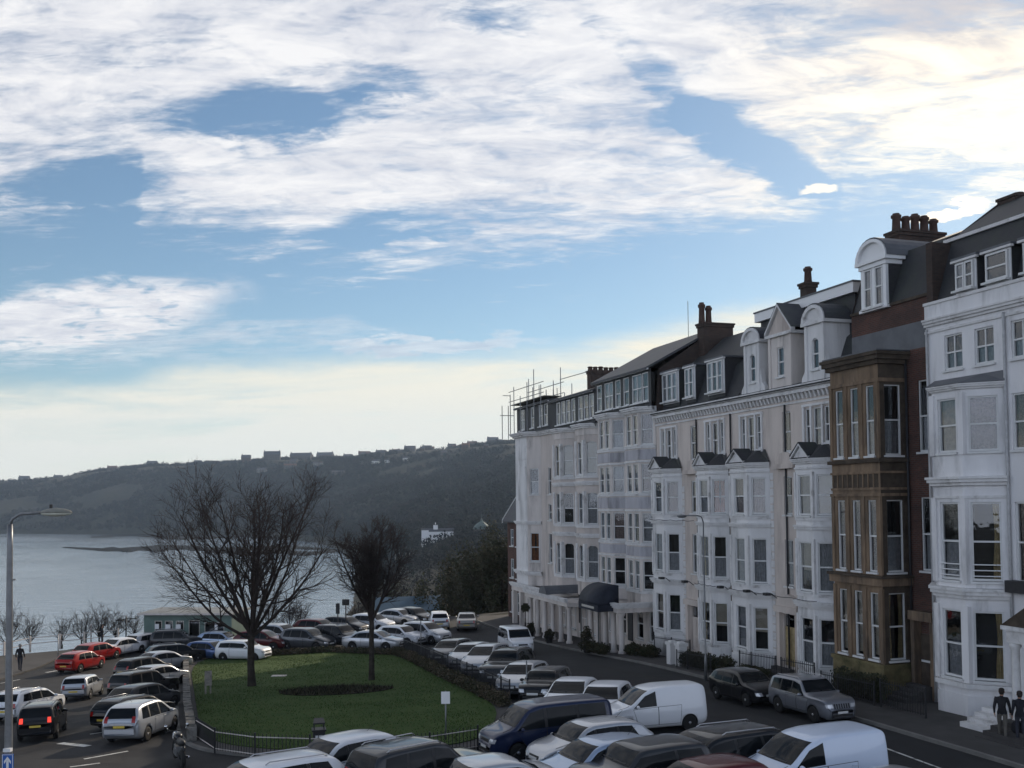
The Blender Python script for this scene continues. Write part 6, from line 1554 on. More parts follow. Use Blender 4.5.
# hedge and railing along the right side of the lawn
def along(pix, step):
    P = [G(*q) for q in pix]; out = []
    for a, b_ in zip(P, P[1:]):
        n = max(1, int((b_-a).length/step)); out += [a.lerp(b_, i/n) for i in range(n)]
    out.append(P[-1])
    for q in out: q.z = gz(q.x, q.y)
    return out
hp = along([(396,657),(412,663),(440,678),(470,693),(503,709)], 0.45)
bl = [(q.x, q.y, q.z+0.38, 0.36, 0.45, 0.36+0.08*sin(i*0.9)) for i, q in enumerate(hp)]
o = bpy.data.objects.new('hedge', leaf_cloud(bl, 26000, 0.055, 4, [M['hedge'], M['leafb']])); COL.objects.link(o); tag(o, 'straggly brown hedge along the right edge of the lawn', 'hedge')
hp = along([(250,659),(285,657),(330,654),(392,657)], 0.5)
bl = [(q.x, q.y, q.z+0.3, 0.5, 0.5, 0.30) for q in hp]
o = bpy.data.objects.new('hedge', leaf_cloud(bl, 9000, 0.06, 6, [M['leafd'], M['hedge']])); COL.objects.link(o); tag(o, 'low dark planting along the far edge of the lawn', 'hedge')
def railing(name, pts, h, label, gap=0.14, post=2.0, toprail='iron', rad=0.011, z_off=0.13, spike=True, cat='railing', group=None):
    r = empty(name, pts[0], 0, label, cat, group); o0 = pts[0]
    b = MB().use(M['iron']); t = MB().use(M[toprail]); pb = []
    acc = 0; nxt = 0
    for a, c in zip(pts, pts[1:]):
        L = (c-a).length; e = (c-a)/L; n = max(1, int(L/gap))
        for i in range(n):
            q = a.lerp(c, i/n) - o0 + Vector((0,0,z_off)); b.box(q.x-rad, q.x+rad, q.y-rad, q.y+rad, q.z+0.08, q.z+h+(0.07 if spike else 0))
        pa, pc = a-o0+Vector((0,0,z_off)), c-o0+Vector((0,0,z_off))
        for zz in (h-0.05, 0.14): t.tube([pa+Vector((0,0,zz)), pc+Vector((0,0,zz))], 0.02, 5)
        if acc >= nxt: pb.append(pa); nxt += post
        acc += L
    b.build('bars', r); t.build('rail', r); pb.append(pts[-1]-o0+Vector((0,0,z_off)))
    for q in pb[:90]:
        m_ = MB().use(M['iron']); m_.box(q.x-0.03, q.x+0.03, q.y-0.03, q.y+0.03, q.z-0.15, q.z+h+0.1); m_.build('post', r)
    return r
railing('railing', along([(196,741),(215,754),(255,760),(310,762),(380,762),(430,760),(478,752)], 1.2), 0.78, 'black iron railing with a pale top rail along the near edge of the lawn', toprail='hotel_pale', z_off=0.06)
railing('railing', along([(404,655),(422,663),(448,676),(478,691),(510,707)], 1.2), 1.0, 'black iron railing between the brown hedge and the parked row')
# low stone wall down the left of the lawn
wp = along([(186,662),(186,690),(187,715),(192,745)], 0.6); b = MB().use(mat('garden_wall_stone', (0.19,0.18,0.165), 0.9, 0.3, 2.5, 0.15, col2=(0.07,0.068,0.06), thr=(0.42,0.66), bump=0.4))
for i, (a, c) in enumerate(zip(wp, wp[1:])):
    e = (c-a).normalized(); n = Vector((-e.y, e.x, 0))*0.17; j = 0.03*sin(i*2.1); z1 = 0.62+0.04*sin(i*1.3)
    P = [a-n, c-e*0.012-n, c-e*0.012+n, a+n]; b.hexa([(q.x,q.y,q.z-0.1) for q in P]+[(q.x+j*0.3,q.y,q.z+z1) for q in P])
tag(b.build('garden_wall'), 'low pale stone wall along the left side of the lawn', 'wall')
# ---------------------------------------------------------------- street furniture
def zrot(px, py): return G(px, py)
# tall lamp post at the left edge
p = Vector((-12.55, 25.0, 0)); r = empty('street_lamp', p, 0, 'tall grey lamp post with a flat lantern at the left edge', 'street lamp')
b = MB().use(M['steel']); b.smooth = True; b.lathe([(0.16,-0.1),(0.15,0.9),(0.10,1.15),(0.092,3),(0.07,7.6),(0.065,8.15)], 14); b.build('pole', r)
b = MB().use(M['steel']); b.smooth = True; b.tube([(0,0,8.1),(0.06,0,8.28),(0.25,0,8.40),(0.8,0,8.43)], 0.035, 8); b.build('arm', r)
b = MB().use(mat('lantern_grey', (0.22,0.22,0.19), 0.5, 0.15, 4)); b.smooth = True
Mx = Matrix.Translation((1.15,0,8.42)) @ Matrix.Diagonal((0.42,0.15,0.13,1))
b.lathe([(0.0,1.0),(0.5,0.8),(0.85,0.45),(1.0,0.0)], 18, M=Mx); lt = b.build('lantern', r)
b = MB().use(mat('lantern_bowl', (0.5,0.5,0.42), 0.3, 0.1, 4)); b.smooth = True; b.lathe([(0.96,0.0),(0.85,-0.35),(0.45,-0.62),(0.0,-0.7)], 18, M=Mx); b.build('bowl', lt)
b = MB().use(M['blackp']); b.lathe([(0.04,0),(0.04,0.09),(0,0.1)], 8, (1.02,0,8.54)); b.build('photocell', lt)
b = MB().use(M['steel']); b.box(-0.02,0.14,-0.02,0.02,6.75,6.79); b.build('bracket', r)
# one way sign on the lamp post
s = MB().use(plain('sign_blue', (0.02,0.10,0.36), 0.4)); s.box(-0.14,0.14,-0.012,0.012,2.0,2.5); s.use(M['white_paint']); y = -0.0165
def flat(mb, pts, y): mb.extr([(x, y, z) for x, z in pts], (0, 0.004, 0))
flat(s, [(-0.03,2.07),(0.03,2.07),(0.03,2.28),(-0.03,2.28)], y); flat(s, [(-0.03,2.281),(0.03,2.281),(0.03,2.32),(0.0,2.36),(-0.03,2.32)], y)
flat(s, [(0.0,2.44),(0.0,2.365),(0.085,2.26),(0.085,2.33)], y-0.002); flat(s, [(0.0,2.44),(0.0,2.365),(-0.085,2.26),(-0.085,2.33)], y-0.002)
flat(s, [(-0.13,2.01),(0.13,2.01),(0.13,2.022),(-0.13,2.022)], y); flat(s, [(-0.13,2.478),(0.13,2.478),(0.13,2.49),(-0.13,2.49)], y); flat(s, [(-0.13,2.0225),(-0.118,2.0225),(-0.118,2.4775),(-0.13,2.4775)], y); flat(s, [(0.118,2.0225),(0.13,2.0225),(0.13,2.4775),(0.118,2.4775)], y)
so = s.build('one_way_sign'); so.location = p + Vector((0.05,-0.135,0)); tag(so, 'blue sign with a white arrow pointing up, on the lamp post', 'sign')
b = MB().use(M['white_paint']); b.box(-0.09,0.09,-0.06,0.06,2.56,2.64); b.use(M['steel']); b.box(-0.03,0.03,0.012,0.06,2.1,2.56); b.build('sign_light', so)
# street lamp on the terrace pavement, arm reaching over the road
q = G(706, 681); ht = 8.6+(498-515)/1000*q.y - q.z
r = empty('street_lamp', q, FROT, 'slender grey lamp post on the terrace pavement, its arm bent over the road', 'street lamp')
b = MB().use(M['steel']); b.smooth = True; b.lathe([(0.085,0),(0.08,1.1),(0.045,1.3),(0.034,ht-0.3)], 10); b.build('pole', r)
b = MB().use(M['steel']); b.smooth = True; b.tube([(0,0,ht-0.32),(0,0.1,ht-0.06),(0,0.3,ht),(0,1.0,ht+0.02)], 0.03, 8); b.build('arm', r)
b = MB().use(M['steel']); b.smooth = True; b.lathe([(0,0.06),(0.14,0.02),(0.15,-0.02),(0.1,-0.10),(0,-0.12)], 12, M=Matrix.Translation((0,1.2,ht+0.02)) @ Matrix.Diagonal((0.8,2.0,1,1))); b.build('lantern', r)
# plain posts and signs
def post_sign(px, py, top_py, plate, label, name='sign_post', colr='steel', platec='white_paint', group=None, r_=0.028, yaw=0.0):
    q = G(px, py); H = 8.6+(498-top_py)/1000*q.y - q.z; o = empty(name, q, yaw, label, 'sign post', group)
    b = MB().use(M[colr]); b.smooth = True; b.tube([(0,0,-0.1),(0,0,H)], r_, 8); b.build('pole', o)
    if plate: w_, h_ = plate; b = MB().use(M[platec]); b.box(-w_/2,w_/2,-0.045,-0.028,H-h_-0.02,H-0.02); b.build('plate', o)
    return o
post_sign(446, 744, 686, (0.32,0.44), 'thin pole with a pale rectangular notice at the near right of the lawn')
post_sign(338, 640, 598, (0.32,0.85), 'black post with a long narrow dark plate behind the back row', colr='iron', platec='iron', r_=0.05)
post_sign(346, 638, 594, (0.6,0.5), 'black post with a small square dark plate behind the back row', colr='iron', platec='iron', r_=0.05)
post_sign(58, 668, 626, None, 'thin bare pole beside the bright red hatchback', colr='steel', r_=0.035)
post_sign(86, 644, 617, None, 'dark short post by the seaward shrubs', colr='iron', r_=0.06); post_sign(91, 644, 616, None, 'pale short post by the seaward shrubs', colr='hotel_pale', r_=0.05)
post_sign(421, 655, 616, None, 'thin pole by the far corner of the hedge', colr='steel', r_=0.04); post_sign(527, 703, 657, None, 'thin pole in front of the small black car', colr='steel', r_=0.03)
post_sign(194, 660, 637, None, 'short pale post at the far left corner of the lawn', colr='hotel_pale', r_=0.04)
# pale weathered notice frame on the lawn
q = G(208, 697); r = empty('notice_stand', q+Vector((0,0,0.15)), 0.5, 'pale weathered timber stand at the left of the lawn', 'stand'); b = MB().use(M['wood']); b.box(-0.16,-0.09,-0.04,0.04,0,1.15); b.build('leg', r); b = MB().use(M['wood']); b.box(0.09,0.16,-0.04,0.04,0,1.15); b.build('leg', r); b = MB().use(M['wood']); b.box(-0.18,0.18,-0.075,-0.042,0.45,1.2); b.build('board', r)
# litter bin at the near edge of the lawn
q = G(319, 758); r = empty('litter_bin', q, 0.25, 'black litter bin with white notices by the near lawn railing', 'bin'); b = MB().use(M['iron']); b.box(-0.2,0.2,-0.2,0.2,0,0.95); b.extr([(-0.24,-0.24,0.952),(0.24,-0.24,0.952),(0.24,0.24,0.952),(-0.24,0.24,0.952)], (0,0,0.06)); b.extr([(-0.2,-0.2,1.2),(0.2,-0.2,1.2),(0.16,0.16,1.3),(-0.16,0.16,1.3)], (0,0,0.05)); 
for x in (-0.18,0.15):
    for y in (-0.18,0.15): b.box(x,x+0.03,y,y+0.03,1.01,1.21)
b.build('body', r); b = MB().use(M['white_paint']); b.box(-0.13,0.13,-0.212,-0.203,0.68,0.82); b.build('notice', r); b = MB().use(M['white_paint']); b.box(-0.08,0.08,-0.212,-0.203,0.46,0.58); b.build('notice', r)
# small papers and a manhole on the lawn
q = G(279, 679); b = MB().use(M['hotel_pale']); b.box(-0.42,0.42,-0.22,0.22,0.17,0.21); o = b.build('inspection_cover'); o.location = q; tag(o, 'small pale cover set flat in the lawn right of the big tree', 'cover')
# motorcycle
q = G(179, 764); r = empty('motorcycle', q+Vector((0,0,0.03)), radians(118), 'black motorcycle parked at the end of the stone wall', 'motorcycle')
Mx = Matrix.Rotation(pi/2, 4, 'X')
for wx in (-0.68, 0.72):
    b = MB().use(M['rubber']); b.smooth = True; b.lathe([(0.21,-0.06),(0.28,-0.06),(0.31,0),(0.28,0.06),(0.21,0.06)], 24, M=Matrix.Translation((wx,0,0.31)) @ Mx); wo_ = b.build('wheel', r)
    b = MB().use(M['alloy']); b.smooth = True; b.lathe([(0.185,-0.03),(0.215,-0.03),(0.215,0.03),(0.185,0.03)], 20, M=Matrix.Translation((wx,0,0.31)) @ Mx)
    for k in range(6): a = 2*pi*k/6; b.tube([(wx,0,0.31),(wx+0.19*cos(a),0,0.31+0.19*sin(a))], 0.012, 5)
    b.build('rim', wo_)
b = MB().use(PAINT['black']); b.smooth = True; b.tube([(-0.05,0,0.80),(0.1,0,0.87),(0.3,0,0.86),(0.46,0,0.78)], [0.08,0.15,0.15,0.07], 12); b.build('tank', r)
b = MB().use(M['blackp']); b.smooth = True; b.tube([(-0.85,0,0.86),(-0.6,0,0.80),(-0.3,0,0.77),(-0.02,0,0.80)], [0.05,0.12,0.13,0.09], 10); b.build('seat', r)
b = MB().use(M['steel']); b.box(-0.22,0.25,-0.13,0.13,0.28,0.62); b.box(-0.1,0.1,-0.17,0.17,0.35,0.52); b.build('engine', r)
b = MB().use(M['blackp']); b.smooth = True; b.tube([(-0.68,0.09,0.31),(-0.2,0.09,0.40),(0.2,0.05,0.66),(0.42,0,0.86)], 0.03, 8); b.tube([(-0.68,-0.09,0.31),(-0.2,-0.09,0.40),(0.2,-0.05,0.66),(0.42,0,0.86)], 0.03, 8); b.build('frame', r)
for sg in (-1, 1): b = MB().use(M['chrome']); b.smooth = True; b.tube([(0.72,sg*0.09,0.31),(0.50,sg*0.09,0.95)], 0.025, 8); b.build('fork', r)
b = MB().use(M['blackp']); b.smooth = True; b.tube([(0.36,-0.38,1.02),(0.46,-0.2,1.03),(0.49,0,1.0),(0.46,0.2,1.03),(0.36,0.38,1.02)], 0.017, 7); b.build('handlebar', r)
for sg in (-1, 1): b = MB().use(M['chrome']); b.smooth = True; b.tube([(0.42,sg*0.28,1.03),(0.44,sg*0.34,1.17)], 0.01, 5); b.lathe([(0,-0.015),(0.06,-0.01),(0.06,0.01),(0,0.015)], 12, M=Matrix.Translation((0.44,sg*0.36,1.2)) @ Matrix.Rotation(pi/2,4,'Y')); b.build('mirror', r)
b = MB().use(M['lampw']); b.smooth = True; b.lathe([(0,-0.08),(0.08,-0.05),(0.095,0.02),(0,0.04)], 14, M=Matrix.Translation((0.60,0,0.90)) @ Matrix.Rotation(pi/2,4,'Y')); b.build('headlight', r)
b = MB().use(M['chrome']); b.smooth = True; b.tube([(0.15,-0.16,0.35),(-0.2,-0.17,0.25),(-0.8,-0.18,0.36)], [0.025,0.03,0.05], 8); b.build('exhaust', r)
b = MB().use(PAINT['black']); b.smooth = True; b.tube([(0.98,0,0.5),(0.86,0,0.62),(0.7,0,0.66),(0.55,0,0.6)], [0.03,0.06,0.06,0.04], 8); b.tube([(-1.0,0,0.62),(-0.85,0,0.70),(-0.6,0,0.70)], [0.03,0.07,0.06], 8); b.build('mudguard', r)
# green kiosk on the cliff top
q = G(197, 643); r = empty('kiosk', q, -0.10, 'flat roofed green kiosk with notices in its windows on the cliff top', 'kiosk')
b = MB(); w_ = 7.2; hs = [(0.9,1.5,1.1,2.0),(1.75,2.4,1.1,2.0),(2.65,3.3,1.1,2.0),(3.7,4.6,0.15,2.05),(5.0,6.6,1.1,1.9)]
wall_panel(b, (w_/2,-1.8), (-w_/2,-1.8), 0, 2.5, [(w_-h[1],w_-h[0],h[2],h[3]) for h in hs], M['col_green'], rev=0.08, deep=0.6)
b.use(M['col_green']); b.poly([(-w_/2,-1.8,0),(-w_/2,1.8,0),(-w_/2,1.8,2.5),(-w_/2,-1.8,2.5)]); b.poly([(w_/2,-1.8,0),(w_/2,1.8,0),(w_/2,1.8,2.5),(w_/2,-1.8,2.5)]); b.poly([(-w_/2,1.8,0),(w_/2,1.8,0),(w_/2,1.8,2.5),(-w_/2,1.8,2.5)]); b.build('wall', r)
b = MB().use(M['felt']); b.extr([(-w_/2-0.3,-2.3,2.502),(-w_/2-0.3,1.9,2.56),(-w_/2-0.3,1.9,2.68),(-w_/2-0.3,-2.3,2.64)], (w_+0.6,0,0)); b.use(M['hotel_pale']); b.box(-w_/2-0.3,w_/2+0.3,-2.33,-2.302,2.5,2.66); b.build('roof', r)
for h in hs:
    b = MB().use(M['frame_dull']); x0, x1 = h[0]-w_/2, h[1]-w_/2; t = 0.05
    b.box(x0,x0+t,-1.83,-1.77,h[2],h[3]); b.box(x1-t,x1,-1.83,-1.77,h[2],h[3]); b.box(x0+t,x1-t,-1.83,-1.77,h[3]-t,h[3]); b.box(x0+t,x1-t,-1.83,-1.77,h[2],h[2]+t)
    o = b.build('door_frame' if h[2] < 0.5 else 'window', r); g = MB().use(M['glass']); g.poly([(x0,-1.75,h[2]),(x1,-1.75,h[2]),(x1,-1.75,h[3]),(x0,-1.75,h[3])]); g.build('pane', o)
for x, z, a, c in ((-2.5,1.55,0.16,0.2),(-1.6,1.5,0.2,0.22),(-1.45,1.25,0.1,0.1),(-0.75,1.5,0.2,0.22),(2.35,1.6,0.12,0.3)):
    b = MB().use(M['white_paint']); b.box(x-a,x+a,-1.846,-1.834,z-c,z+c); b.build('notice', r)
# double armed lamp on the cliff path
q = G(126, 640); r = empty('path_lamp', q, 0, 'double armed dark lamp on the cliff path left of the kiosk', 'street lamp'); H = 8.6+(498-609)/1000*q.y-q.z
b = MB().use(M['iron']); b.smooth = True; b.tube([(0,0,-0.1),(0,0,H)], 0.055, 8); b.build('pole', r)
b = MB().use(M['iron']); b.smooth = True; b.tube([(-0.55,0,H-0.3),(0,0,H-0.18),(0.8,0,H-0.15)], 0.035, 6); b.build('arm', r)
b = MB().use(M['iron']); b.smooth = True; b.lathe([(0.05,0.16),(0.28,0.02),(0.3,-0.05),(0,-0.09)], 12, (-0.55,0,H-0.3)); b.build('lantern', r)
b = MB().use(M['iron']); b.smooth = True; b.lathe([(0.03,0.08),(0.1,0.02),(0.1,-0.04),(0,-0.06)], 12, (0.8,0,H-0.15)); b.build('lantern', r)
# pale rail along the seaward edge
pts = along([(-20,662),(4,657),(30,651),(60,648),(84,646),(118,642)], 1.6); r = empty('seaward_fence', pts[0], 0, 'pale post and rail fence along the seaward footway', 'fence'); t = MB().use(M['hotel_pale'])
for a, c in zip(pts, pts[1:]):
    for zz in (0.55, 1.0): t.tube([a-pts[0]+Vector((0,0,zz)), c-pts[0]+Vector((0,0,zz))], 0.03, 5)
t.build('rail', r)
for i, a in enumerate(pts):
    b = MB().use(M['hotel_pale']); d = a-pts[0]; b.box(d.x-0.06,d.x+0.06,d.y-0.06,d.y+0.06,d.z-0.1,d.z+1.12); b.build('post', r)
# front areas of the terrace: railings, piers, planting
def fline(u0, u1, v, step=1.0):
    n = max(2, int(abs(u1-u0)/step)); P = []
    for i in range(n+1): q = W(lerp(u0,u1,i/n), v); q.z = gz(q.x,q.y); P.append(q)
    return P
railing('railing', fline(0.9, 3.6, 1.0), 1.05, 'black railing before the ground floor bay beside the brown house', z_off=0.15)
railing('railing', fline(4.2, 7.6, 0.9), 1.05, 'black railing before the bay behind the silver off roader', z_off=0.15)
railing('railing', fline(13.0, 17.6, 0.9), 1.25, 'tall black railing at the far pale house between white piers', z_off=0.15)
railing('railing', fline(-7.2, -4.6, 1.7), 1.05, 'black railing in front of the white house bay', z_off=0.15)
railing('railing', fline(-4.2, -0.6, 1.7), 0.9, 'black railing round the shrubs of the brown house', z_off=0.15)
def pier(u, v, label):
    q = W(u, v); q.z = gz(q.x,q.y)+0.1; r = empty('gate_pier', q, FROT, label, 'gate pier', 'white gate piers'); b = MB().use(M['white_blue']); b.box(-0.24,0.24,-0.24,0.24,0,1.15); b.build('shaft', r); b = MB().use(M['trim']); b.box(-0.3,0.3,-0.3,0.3,1.152,1.28); b.extr([(-0.3,-0.3,1.281),(0.3,-0.3,1.281),(0.3,0.3,1.281),(-0.3,0.3,1.281)], (0,0,0.04)); b.box(-0.16,0.16,-0.16,0.16,1.322,1.40); b.build('cap', r)
pier(13.3, 1.9, 'white gate pier at the foot of the tall railing, nearer the hotel'); pier(12.2, 1.9, 'white gate pier next to the terrace street lamp')
def bushes(u0, u1, v, h, n, label, seed, mats=None):
    bl = []; r_ = random.Random(seed)
    for i in range(int(abs(u1-u0)/0.5)+1):
        q = W(lerp(u0,u1,i/max(1,int(abs(u1-u0)/0.5))), v+r_.uniform(-.15,.15)); bl.append((q.x,q.y,gz(q.x,q.y)+0.15+h*0.5,0.5,0.5,h*r_.uniform(.4,.6)))
    o = bpy.data.objects.new('hedge', leaf_cloud(bl, n, 0.055, seed, mats or [M['leafd'], M['leafb']])); COL.objects.link(o); tag(o, label, 'hedge')
bushes(17.4, 20.2, 1.2, 0.7, 6000, 'dark hedge along the pavement before the far pale house', 51); bushes(7.8, 11.6, 1.7, 0.85, 8000, 'dark hedge between the white piers and the black hatchback', 57); railing('railing', fline(7.8, 11.6, 2.5), 0.9, 'black railing along the pavement behind the black hatchback', z_off=0.15)
bushes(20.6, 24.0, 2.9, 0.8, 5000, 'dark clipped planting at the foot of the hotel colonnade', 52)
bushes(-3.6, -1.0, 1.0, 1.1, 6000, 'green shrubs in the front area of the brown house', 53, [M['leafb'], M['leafd']])
bushes(5.0, 6.8, 1.0, 0.5, 2500, 'low planting beside the yellow door', 54)
def topiary(u, v, h, label, ball):
    q = W(u, v); q.z = gz(q.x,q.y)+0.15; r = empty('potted_plant', q, 0, label, 'potted plant'); b = MB().use(M['iron']); b.lathe([(0.22,0),(0.3,0.5),(0.33,0.52),(0.3,0.55)], 12); b.build('pot', r); b = MB().use(M['bark']); b.tube([(0,0,0.45),(0,0,h)], 0.03, 6); b.build('stem', r)
    bl = [(0,0,h,0.38,0.38,0.38)] if ball else [(0,0,h*0.6,0.4,0.4,h*0.45)]
    o = bpy.data.objects.new('foliage', leaf_cloud(bl, 1600, 0.05, int(u*10), [M['leafd'], M['leafb']])); COL.objects.link(o); o.parent = r
topiary(37.2, 2.6, 2.3, 'ball topped bay tree in a pot before the hotel colonnade', True); topiary(36.0, 2.6, 1.2, 'bushy potted shrub right of the ball topped bay tree', False); topiary(31.5, 2.7, 1.0, 'low bushy potted shrub left of the awning', False); topiary(23.2, 3.1, 1.7, 'narrow potted conifer right of the awning', False)
# scaffolding on the end hotel block
r = empty('scaffolding', W(39.3, 0, 0), FROT, 'scaffolding poles and boards standing on the end hotel roof', 'scaffolding'); sr = random.Random(4)
stp = [(x, y) for x in (0.3, 2.0, 3.8, 5.6, 7.4, 8.5) for y in (0.2, -1.6, -4.0)]
for i, (x, y) in enumerate(stp):
    b = MB().use(M['steel']); z0 = 14.6 if y > 0 else 16.9; z1 = sr.choice([17.9, 18.3, 18.9, 19.8]); b.tube([(x,y,z0),(x+sr.uniform(-.06,.06),y,z1)], 0.04, 5); b.build('pole', r)
for z in (17.6, 18.5): 
    for y in (0.2, -1.6): b = MB().use(M['steel']); b.tube([(-0.4,y,z),(8.9,y,z+0.05)], 0.035, 5); b.build('ledger', r)
b = MB().use(M['steel']); b.tube([(8.5,0.2,18.2),(8.5,0.9,18.22)], 0.035, 5); b.build('ledger', r)
b = MB().use(M['wood']); b.box(-0.2, 8.7, -1.5, 0.1, 17.3, 17.36); b.build('boards', r)
for k, (x, z0) in enumerate(((8.75, 14.2),)):
    for y in (0.3, 0.9): b = MB().use(M['steel']); b.tube([(x, y, z0), (x, y, 17.3)], 0.04, 5); b.build('pole', r)
for z in (16.4,): b = MB().use(M['steel']); b.tube([(8.75,-0.2,z),(8.75,1.1,z)], 0.035, 5); b.build('ledger', r)
b = MB().use(M['steel']); b.tube([(-4,-2.2,18.9),(2,-2.2,19.0)], 0.035, 5); b.build('ledger', r)
# television aerial
q = W(24.0, -5.3, 19.6); r = empty('roof_aerial', q, 0.3, 'thin upright aerial on the hotel roof ridge', 'aerial'); b = MB().use(M['steel']); b.tube([(0,0,-0.3),(0,0,3.0)], 0.025, 5); b.build('mast', r)
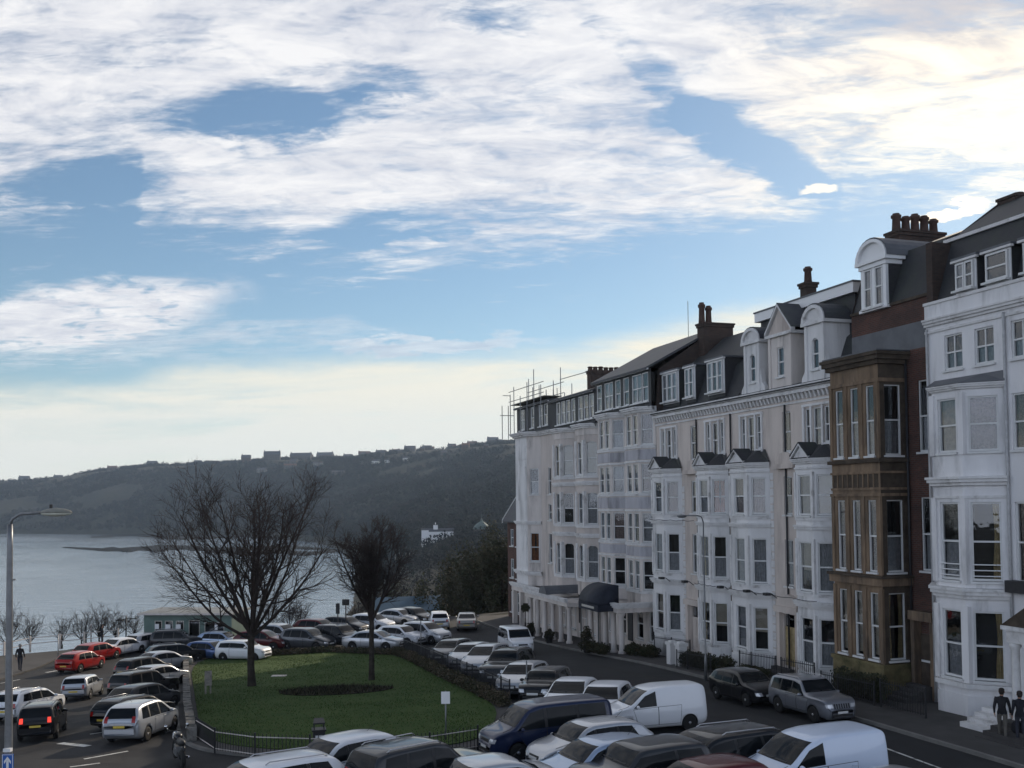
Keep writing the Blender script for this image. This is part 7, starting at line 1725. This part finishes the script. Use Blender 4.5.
# ---------------------------------------------------------------- people
def person(loc, rz, label, jacket, trousers, hair, pose='stand', h=1.72, group=None):
    V = []; Eg = []; Rr = []
    def add(p_, r_, parent=None):
        V.append(Vector(p_)); Rr.append(r_)
        if parent is not None: Eg.append((parent, len(V)-1))
        return len(V)-1
    st = 0.16 if pose == 'walk' else 0.03
    pe = add((0,0,0.95), (0.155,0.11)); wa = add((0,0.0,1.10), (0.145,0.10), pe); ch = add((0.0,0.01,1.32), (0.17,0.115), wa); nk0 = add((0,0.0,1.46), (0.085,0.07), ch); nk = add((0.01,0,1.53), (0.055,0.055), nk0); hd = add((0.02,0,1.62), (0.082,0.095), nk); tp = add((0.015,0,1.70), (0.07,0.08), hd)
    hands = []
    for sg in (-1, 1):
        hp_ = add((0,sg*0.095,0.90), (0.095,0.095), pe); kn = add((sg*st*0.6+0.02,sg*0.10,0.50), (0.065,0.065), hp_); an = add((sg*st-0.02,sg*0.10,0.10), (0.045,0.045), kn); ft = add((sg*st+0.13,sg*0.11,0.04), (0.04,0.032), an)
        sh = add((0,sg*0.17,1.40), (0.07,0.07), ch); el = add((-0.04-sg*st*0.3,sg*0.235,1.12), (0.05,0.05), sh); wr = add((0.07-sg*st*0.5,sg*0.24,0.90), (0.033,0.033), el); pa = add((0.09-sg*st*0.5,sg*0.235,0.83), (0.038,0.022), wr); hands.append((V[pa], sg))
    me = bpy.data.meshes.new('body'); me.from_pydata([tuple(v) for v in V], Eg, []); o = bpy.data.objects.new('body', me); COL.objects.link(o)
    md = o.modifiers.new('s', 'SKIN'); o.modifiers.new('d', 'SUBSURF').levels = 2
    for i, sv in enumerate(me.skin_vertices[0].data): sv.radius = Rr[i]; sv.use_root = (i == 0)
    bpy.context.view_layer.update(); dg = bpy.context.evaluated_depsgraph_get(); nm = bpy.data.meshes.new_from_object(o.evaluated_get(dg)); bpy.data.objects.remove(o)
    bm = bmesh.new(); bm.from_mesh(nm)
    for m_ in (jacket, trousers, SKIN, SHOE): nm.materials.append(m_)
    for f in bm.faces:
        c = f.calc_center_median(); f.smooth = True
        f.material_index = 2 if c.z > 1.50 or (abs(c.y) > 0.19 and c.z < 0.90) else (0 if c.z > 0.88 or abs(c.y) > 0.19 else (1 if c.z > 0.10 else 3))
    for (hp, sg) in hands:     # five fingers rooted in each palm
        for k in range(5):
            a = hp + Vector((0.03-0.018*k, 0, -0.02)) if k < 4 else hp + Vector((0.03, -sg*0.005, 0.015)); L = (0.065,0.075,0.07,0.055,0.05)[k]; d = Vector((0.15,-sg*0.15,-1)).normalized() if k < 4 else Vector((0.75,-sg*0.3,-0.7)).normalized()
            ring = []; u_ = d.orthogonal().normalized(); w_ = d.cross(u_)
            for j, (t_, rr) in enumerate(((-0.02,0.009),(L*0.55,0.0085),(L,0.006))):
                cc = a + d*t_ + Vector((0,-sg*0.012*j,0)); ring.append([bm.verts.new(cc+(u_*cos(q_)+w_*sin(q_))*rr) for q_ in (0,1.57,3.14,4.71)])
            for j in range(2):
                for q_ in range(4): f = bm.faces.new((ring[j][q_],ring[j][(q_+1)%4],ring[j+1][(q_+1)%4],ring[j+1][q_])); f.material_index = 2; f.smooth = True
            bm.faces.new(ring[2]).material_index = 2
    bm.to_mesh(nm); bm.free(); nm.name = 'body'
    root = empty('person', loc, rz, label, 'person', group); b = bpy.data.objects.new('body', nm); COL.objects.link(b); b.parent = root; root.scale = (h/1.74,)*3
    hr = MB().use(hair); hr.smooth = True; hr.lathe([(0.088,-0.06),(0.096,0.0),(0.092,0.05),(0.06,0.092),(0.0,0.105)], 14, (-0.012,0,1.665)); hr.lathe([(0.0,-0.12),(0.07,-0.11),(0.085,-0.03),(0.08,0.02)], 12, (-0.035,0,1.655)); hr.build('hair', root)
    f = MB().use(SKIN); f.smooth = True; f.tube([(0.095,0,1.645),(0.118,0,1.615),(0.10,0,1.605)], [0.008,0.014,0.01], 6)
    for sg in (-1, 1): f.lathe([(0,-0.028),(0.014,-0.015),(0.016,0.012),(0,0.028)], 8, (0.0,sg*0.088,1.62))
    f.use(SHOE)
    for sg in (-1, 1): f.lathe([(0,-0.009),(0.010,0),(0,0.009)], 8, (0.088,sg*0.032,1.648))
    f.box(0.09,0.1,-0.02,0.02,1.572,1.578); f.build('face', root); return root
SKIN = mat('skin', (0.36,0.21,0.15), 0.6, 0.06, 8); SHOE = plain('shoe_black', (0.015,0.014,0.013), 0.6)
J1 = mat('coat_black', (0.018,0.018,0.021), 0.9, 0.2, 9); T1 = mat('trousers_stone', (0.10,0.092,0.08), 0.9, 0.12, 9); T2 = mat('trousers_dark', (0.03,0.032,0.042), 0.9, 0.15, 9); HA = mat('hair_dark', (0.02,0.015,0.012), 0.8, 0.3, 30); HG = mat('hair_grey', (0.2,0.19,0.18), 0.8, 0.2, 30); J2 = mat('coat_navy', (0.014,0.015,0.02), 0.9, 0.2, 9)
q = G(1003, 744); q.z = gz(q.x,q.y)+0.15; person(q, radians(60), 'person in a black jacket and stone trousers walking on the pavement at the right edge', J1, T1, HA, 'walk', 1.76)
q = G(1021, 747); q.z = gz(q.x,q.y)+0.15; pb_ = person(q, radians(75), 'person in dark clothes carrying a black bag, cut off by the right edge', J2, T2, HA, 'stand', 1.74)
b = MB().use(J1); b.smooth = True; b.tube([(0,0,0.52),(0,0,0.42),(0,0,0.22),(0,0,0.12)], [0.12,0.2,0.2,0.13], 10); b.smooth = False; b.tube([(-0.08,0,0.5),(-0.04,0,0.72),(0.04,0,0.72),(0.08,0,0.5)], 0.012, 5); bo = b.build('shoulder_bag'); bo.location = q + Vector((0.02,0.25,0.14)); tag(bo, 'black bag held by the person at the right edge', 'bag')
q = G(20, 673); q.z = gz(q.x,q.y)+0.12; person(q, radians(100), 'person in a long dark coat walking on the seaward footway', J1, T2, HG, 'walk', 1.78)
q = G(102, 646); person(q, radians(20), 'small figure in dark clothes beside the sunlit red car', J2, T2, HA, 'stand', 1.7)
q = G(154, 643); person(q, radians(-20), 'small figure in dark clothes at the left corner of the green kiosk', J1, T2, HA, 'stand', 1.75)
